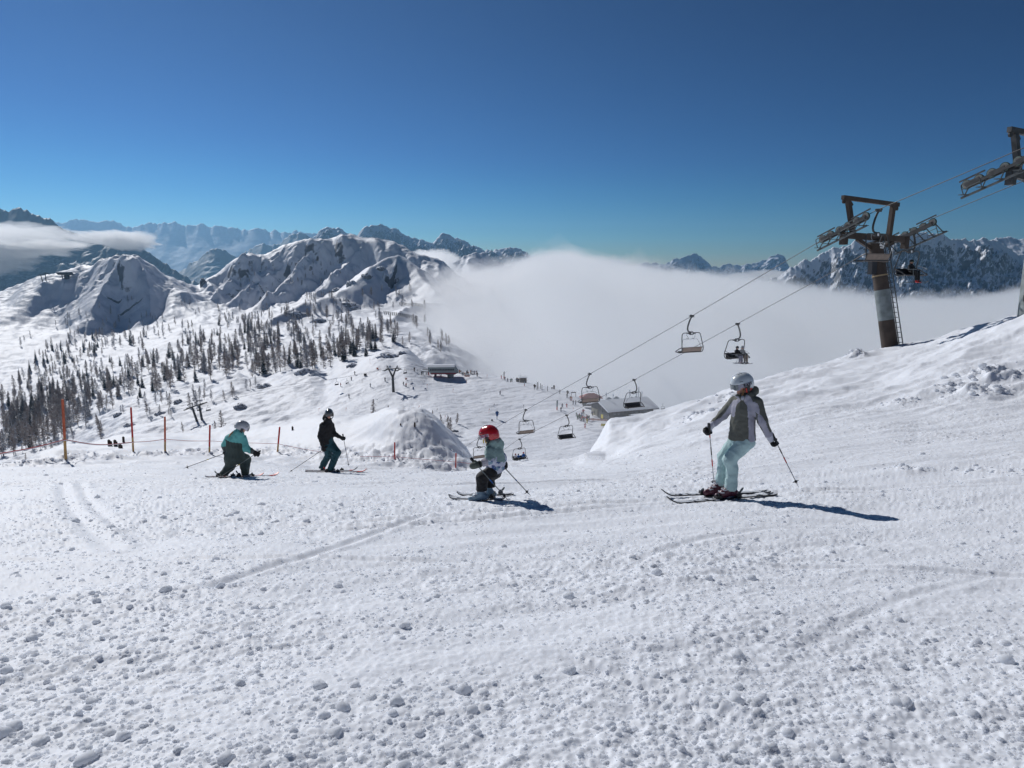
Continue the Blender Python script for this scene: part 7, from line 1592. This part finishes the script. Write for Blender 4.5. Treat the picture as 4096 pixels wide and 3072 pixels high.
for x, y in ((532,412),(568,414),(584,415),(615,404),(632,404),(660,404)): tiny(*Z7(x, y), rg.choice(names), 'black', 'small skier among those standing left of the station pillar', 'skiers standing left of the station pillar', rg.randrange(3), rg.uniform(0.8, 1.05), rg.uniform(-2, 2))
for x, y in ((920,397),(932,396),(952,402),(965,421),(977,420),(990,420),(1000,420),(1018,414),(1022,402),(1033,412),(1055,403),(1070,404),(1086,406),(1102,408),(1127,405),(1130,430),(938,399),(1012,408)): tiny(*Z7(x, y), rg.choice(['grey', 'black', 'navy', 'orange', 'grey']), rg.choice(['black', 'grey']), 'small skier in the crowd right of the lift station', 'skiers in the crowd right of the lift station', rg.randrange(3), rg.uniform(0.9, 1.15), rg.uniform(-2, 2))
for x, y in ((1563,487),(1572,489),(1582,490),(1590,492),(1568,488),(1578,490)): tiny(*Z7(x, y), 'navy', 'black', 'skier in the queue left of the misty hut', 'skiers queueing left of the misty hut', 0, 1.0, rg.uniform(-1, 1))
for x, y in ((1690,1195),(1720,1230),(1718,1270),(1760,1215),(1762,1250),(1770,1288),(1803,1205),(1805,1302),(1832,1272),(1835,1240),(1868,1285),(1898,1280),(1920,1250),(1970,1272),(1745,1240),(1850,1300),(1940,1285)): tiny(*Z8(x, y), rg.choice(['navy', 'grey', 'green', 'teal', 'red', 'pink', 'black', 'blue']), rg.choice(['black', 'navy', 'grey']), 'skier in the group waiting left of the lodge', 'skiers waiting in the group left of the lodge', rg.randrange(3), rg.uniform(0.8, 1.1), rg.uniform(-2, 2))
for (x, y, j, t2, pose, lab) in ((1378,1008,'navy','black',1,'dark skier just right of the red padded lance'),(1475,1003,'red','red',1,'skier in red right of the padded lance'),(1348,1085,'grey','grey',2,'grey figure in the shade beside the padded lance'),(1558,838,'orange','grey',0,'person in orange, left of the pair by the timber gate'),(1584,843,'orange','red',0,'person in orange, right of the pair by the timber gate'),
    (1620,932,'navy','navy',1,'dark skier standing below the timber gate'),(1672,932,'grey','black',1,'grey skier right of the one below the timber gate'),(1322,697,'grey','grey',1,'faint figure in the mist by the ridge path'),(1482,780,'grey','black',0,'faint figure left of the bushes by the gate'),(1925,1342,'yellow','yellow',0,'skier in yellow in front of the waiting group'),
    (1850,1133,'red','black',1,'skier in red behind the waiting group'),(1830,1137,'pink','grey',0,'skier in pink behind the waiting group'),(2048,1175,'navy','black',0,'dark figure left of the lodge doorway'),(2092,1165,'black','black',0,'dark figure in the lodge doorway')):
    tiny(*Z8(x, y), j, t2, lab, None, pose, 1.05, rg.uniform(-1, 1))
tiny((1800 + 1328 / 2.458) / 4, (1400 + 768 / 2.458) / 4, 'pink', 'red', 'skier in pink alone in front of the waiting group', None, 1, 1.05)
for (x, y, j, lab) in ((606,552,'black','dark skier left of the Y mast below the thin mast'),(569,614,'navy','dark skier right of the small left chairs'),(450,682,'red','skier in red below the small left chairs'),(778,688,'grey','grey skier in the middle of the piste left of the Y mast'),(543,808,'navy','dark skier low on the piste above the man in black'),(940,622,'navy','dark skier just left of the Y mast fork'),(1265,512,'black','dark skier behind the hanging chair near the station')):
    tiny(*Z1(x, y), j, 'black', lab, None, 1, 1.05, rg.uniform(-1, 1))
for k, (px, py) in enumerate(((73,277.8),(75,277.8),(77,278),(79.5,278),(82,278.3),(85,278.8),(89,279.5),(47,280.5),(49,280.5),(53,280))): tiny(px, py, 'black', 'black', 'tiny dark figure on the crest by the top station at the left', 'tiny figures on the crest by the top station', 0, 1.3, 0, 700)
# ================================================================== AIR
def vol_mat(name, density, color, g=0.3, absorb=None):
    m = bpy.data.materials.new(name); m.use_nodes = True; nt = m.node_tree
    for n in list(nt.nodes):
        if n.type == 'BSDF_PRINCIPLED': nt.nodes.remove(n)
    v = nt.nodes.new('ShaderNodeVolumePrincipled'); v.inputs['Density'].default_value = density
    v.inputs['Color'].default_value = (*color, 1); v.inputs['Anisotropy'].default_value = g
    out = [n for n in nt.nodes if n.type == 'OUTPUT_MATERIAL'][0]
    nt.links.new(v.outputs[0], out.inputs['Volume'])
    m.cycles.homogeneous_volume = True if hasattr(m.cycles, 'homogeneous_volume') else None
    return m
def closed_sheet(name, AX, YG, ZT, ZB, m):
    """closed body between an upper and a lower sheet on the same grid"""
    r, c = AX.shape; n = r * c
    V = np.concatenate([np.stack([AX.ravel(), YG.ravel(), ZT.ravel()], 1), np.stack([AX.ravel(), YG.ravel(), ZB.ravel()], 1)])
    i = np.arange(n).reshape(r, c)
    top = np.stack([i[:-1, :-1], i[:-1, 1:], i[1:, 1:], i[1:, :-1]], -1).reshape(-1, 4)
    bot = top[:, ::-1] + n
    def wall(idx): return np.stack([idx[:-1], idx[:-1] + n, idx[1:] + n, idx[1:]], 1)
    F = np.concatenate([top, bot, wall(i[0]), wall(i[:, -1]), wall(i[-1][::-1]), wall(i[:, 0][::-1])])
    return mesh_obj(name, V, F, [m], None, True)
# sea of fog in the valley: nested bodies of even density
def fog_body(name, dens, px0, px1, Yfront, Ytop, Yend, top_line, drop, amp, seed, g, label, color=(0.978, 0.990, 1.0)):
    pxs = np.linspace(px0, px1, 150); T = np.array(top_line, float)
    rows = np.concatenate([np.linspace(0, 1, 70), np.linspace(1.04, 2, 60)])
    R, P = np.meshgrid(rows, pxs, indexing='ij')
    a, _ = ray_ae(P, 300.0); ty = np.interp(P, T[:, 0], T[:, 1]) + drop
    _, et = ray_ae(P, ty)
    yf = np.interp(P, *zip(*Yfront)); yt = np.interp(P, *zip(*Ytop)); ye = Yend
    Yg = np.where(R <= 1, yf + (yt - yf) * R ** 1.25, yt + (ye - yt) * (R - 1) ** 1.5); Xg = a * Yg
    zt = et * yt; zfoot = H(Xg.ravel(), Yg.ravel(), False).reshape(Xg.shape) - 12
    zf0 = np.minimum(H((a * yf)[0], yf[0], False) - 3, zt[0] - 5)
    s = np.clip(R, 0, 1)
    prof = np.sin(s * np.pi / 2) ** 0.85
    Z = zf0[None, :] + (zt - zf0[None, :]) * prof
    Z = np.where(R > 1, zt + (et * 0) - (R - 1) ** 2 * 0.15 * np.abs(zt) + (et * (Yg - yt)) * 0.55 * (R > 1), Z)
    q = 0.35 + 0.65 * s
    Z = Z + amp * q * (fbm(Xg / 260, Yg / 260, 5, seed, gain=0.55) + 0.8 * np.abs(fbm(Xg / 120, Yg / 120, 4, seed + 40, gain=0.6))) * np.where(R > 1, 1 + (R - 1) * 1.5, 1)
    end = np.clip(np.minimum((P - px0) / 26.0, (px1 - P) / 20.0), 0, 1); end = np.sqrt(1 - (1 - end) ** 2)
    ZB = np.minimum(zfoot, Z - 4); ZB = np.where(R > 1, np.minimum(ZB, -420), ZB)
    Zc = ZB + (Z - ZB) * end
    o = closed_sheet(name, Xg, Yg, Zc, ZB - 1, vol_mat(name, dens, color, g))
    return tag(o, label, cat='fog', kind='stuff')
TOP = [(380,312),(405,304),(420,298),(432,290),(445,287),(470,286),(500,282),(520,276),(538,266),(556,263),(575,265),(600,273),(640,281),(680,287),(720,291),(760,298),(800,308),(850,314),(900,319),(950,320),(1000,314),(1060,304),(1250,298)]
fog_body('fog', 0.0045, 398, 1250, [(398,690),(430,560),(455,450),(475,400),(520,340),(575,290),(620,262),(660,240),(1250,200)], [(398,1150),(450,1300),(1250,1300)], 3100.0, TOP, 0.0, 9, 201, 0.35, 'dense white sea of fog filling the valley behind the ski slopes')
fog_body('fog', 0.0026, 375, 1290, [(375,640),(430,480),(455,390),(475,355),(520,295),(560,235),(590,170),(620,140),(660,125),(1290,110)], [(375,1050),(450,1150),(1290,1150)], 3500.0, TOP, -4.0, 17, 215, 0.35, 'thin veil of mist around the edge of the sea of fog')
fog_body('mist', 0.0015, 370, 1300, [(370,700),(430,520),(455,420),(475,375),(520,305),(545,262),(570,232),(600,208),(640,195),(1300,180)], [(370,1000),(450,1100),(1300,1100)], 3300.0, TOP, -6.0, 22, 233, 0.35, 'thin mist hanging round the lodge and over the sea of fog')
# two low clouds in front of the mountain at the left edge
def cloud(name, px, py, Y, w, h, d, dens, seed, label):
    c = unproj(px, py, Y); bm = bmesh.new(); bmesh.ops.create_icosphere(bm, subdivisions=6, radius=1.0)
    P = np.array([v.co[:] for v in bm.verts]); F = np.array([[v.index for v in f.verts] for f in bm.faces]); bm.free()
    n = P.copy(); q = n * 1.15 + seed * 0.37
    s = 1.0 + 0.30 * fbm(q[:, 0] * 1.9 + 1.3 * q[:, 2], q[:, 1] * 1.7 + 1.7 * q[:, 2], 3, seed) + 0.20 * np.abs(fbm(q[:, 0] * 4.0 + 2 * q[:, 2], q[:, 1] * 4.0 - 3 * q[:, 2], 4, seed + 3, gain=0.6)) - 0.05
    s = np.clip(s, 0.35, 1.8)
    P = P * s[:, None]; x = P[:, 0] * w; z = P[:, 2] * h; y = P[:, 1] * d
    V = np.stack([c.x + x, c.y + y, c.z + z], 1)
    return tag(mesh_obj(name, V, F, [vol_mat(name, dens, (1, 1, 1), 0.4)], None, True), label, cat='cloud', kind='stuff')
cloud('cloud', -12, 241, 4200, 430, 100, 420, 0.006, 301, 'big white cloud lying against the dark mountain at the left edge')
cloud('cloud', 32, 246, 4100, 250, 36, 300, 0.008, 304, 'streak of white cloud reaching right under the big cloud at the left edge')
cloud('cloud', -14, 258, 3900, 200, 90, 300, 0.005, 306, 'pale mist at the left edge under the big white cloud')
cloud('cloud', 108, 238, 4800, 170, 44, 300, 0.007, 312, 'small white cloud beside the dark mountain slope')
cloud('cloud', 130, 241, 4850, 130, 60, 250, 0.008, 313, 'rounded right end of the small white cloud')
cloud('cloud', 428, 262, 1900, 70, 30, 200, 0.012, 318, 'white cloud tongue spilling behind the snowy ridge')
cloud('cloud', 765, 277, 7000, 300, 60, 500, 0.005, 322, 'white cloud bank in front of the far peaks')
cloud('cloud', 562, 268, 2400, 140, 28, 400, 0.008, 326, 'white crest of the sea of fog')
for k, (px, py, Y, w_, h_, dn) in enumerate(((452,300,900,38,30,0.012),(466,322,760,42,34,0.010),(440,330,700,26,20,0.010),(478,345,560,34,24,0.010),(452,352,500,22,16,0.008),(500,290,950,60,30,0.010),(430,312,850,20,16,0.010),(512,356,430,30,14,0.008),(560,372,360,34,10,0.008))):
    cloud('fog_wisp', px, py, Y, w_ * 1.5, h_ * 1.3, w_ * 1.5, dn * 0.6, 340 + 7 * k, 'ragged wisp of fog at the left border of the sea of fog')
# the blue air between
hz = MB(); hz.box((0, 15500, 390), (52000, 33000, 2780)); hzo = hz.build('haze', [vol_mat('haze', 3.2e-5, (0.36, 0.66, 0.97), 0.45)])
tag(hzo, 'blue haze in the air over the valleys', cat='haze', kind='stuff')
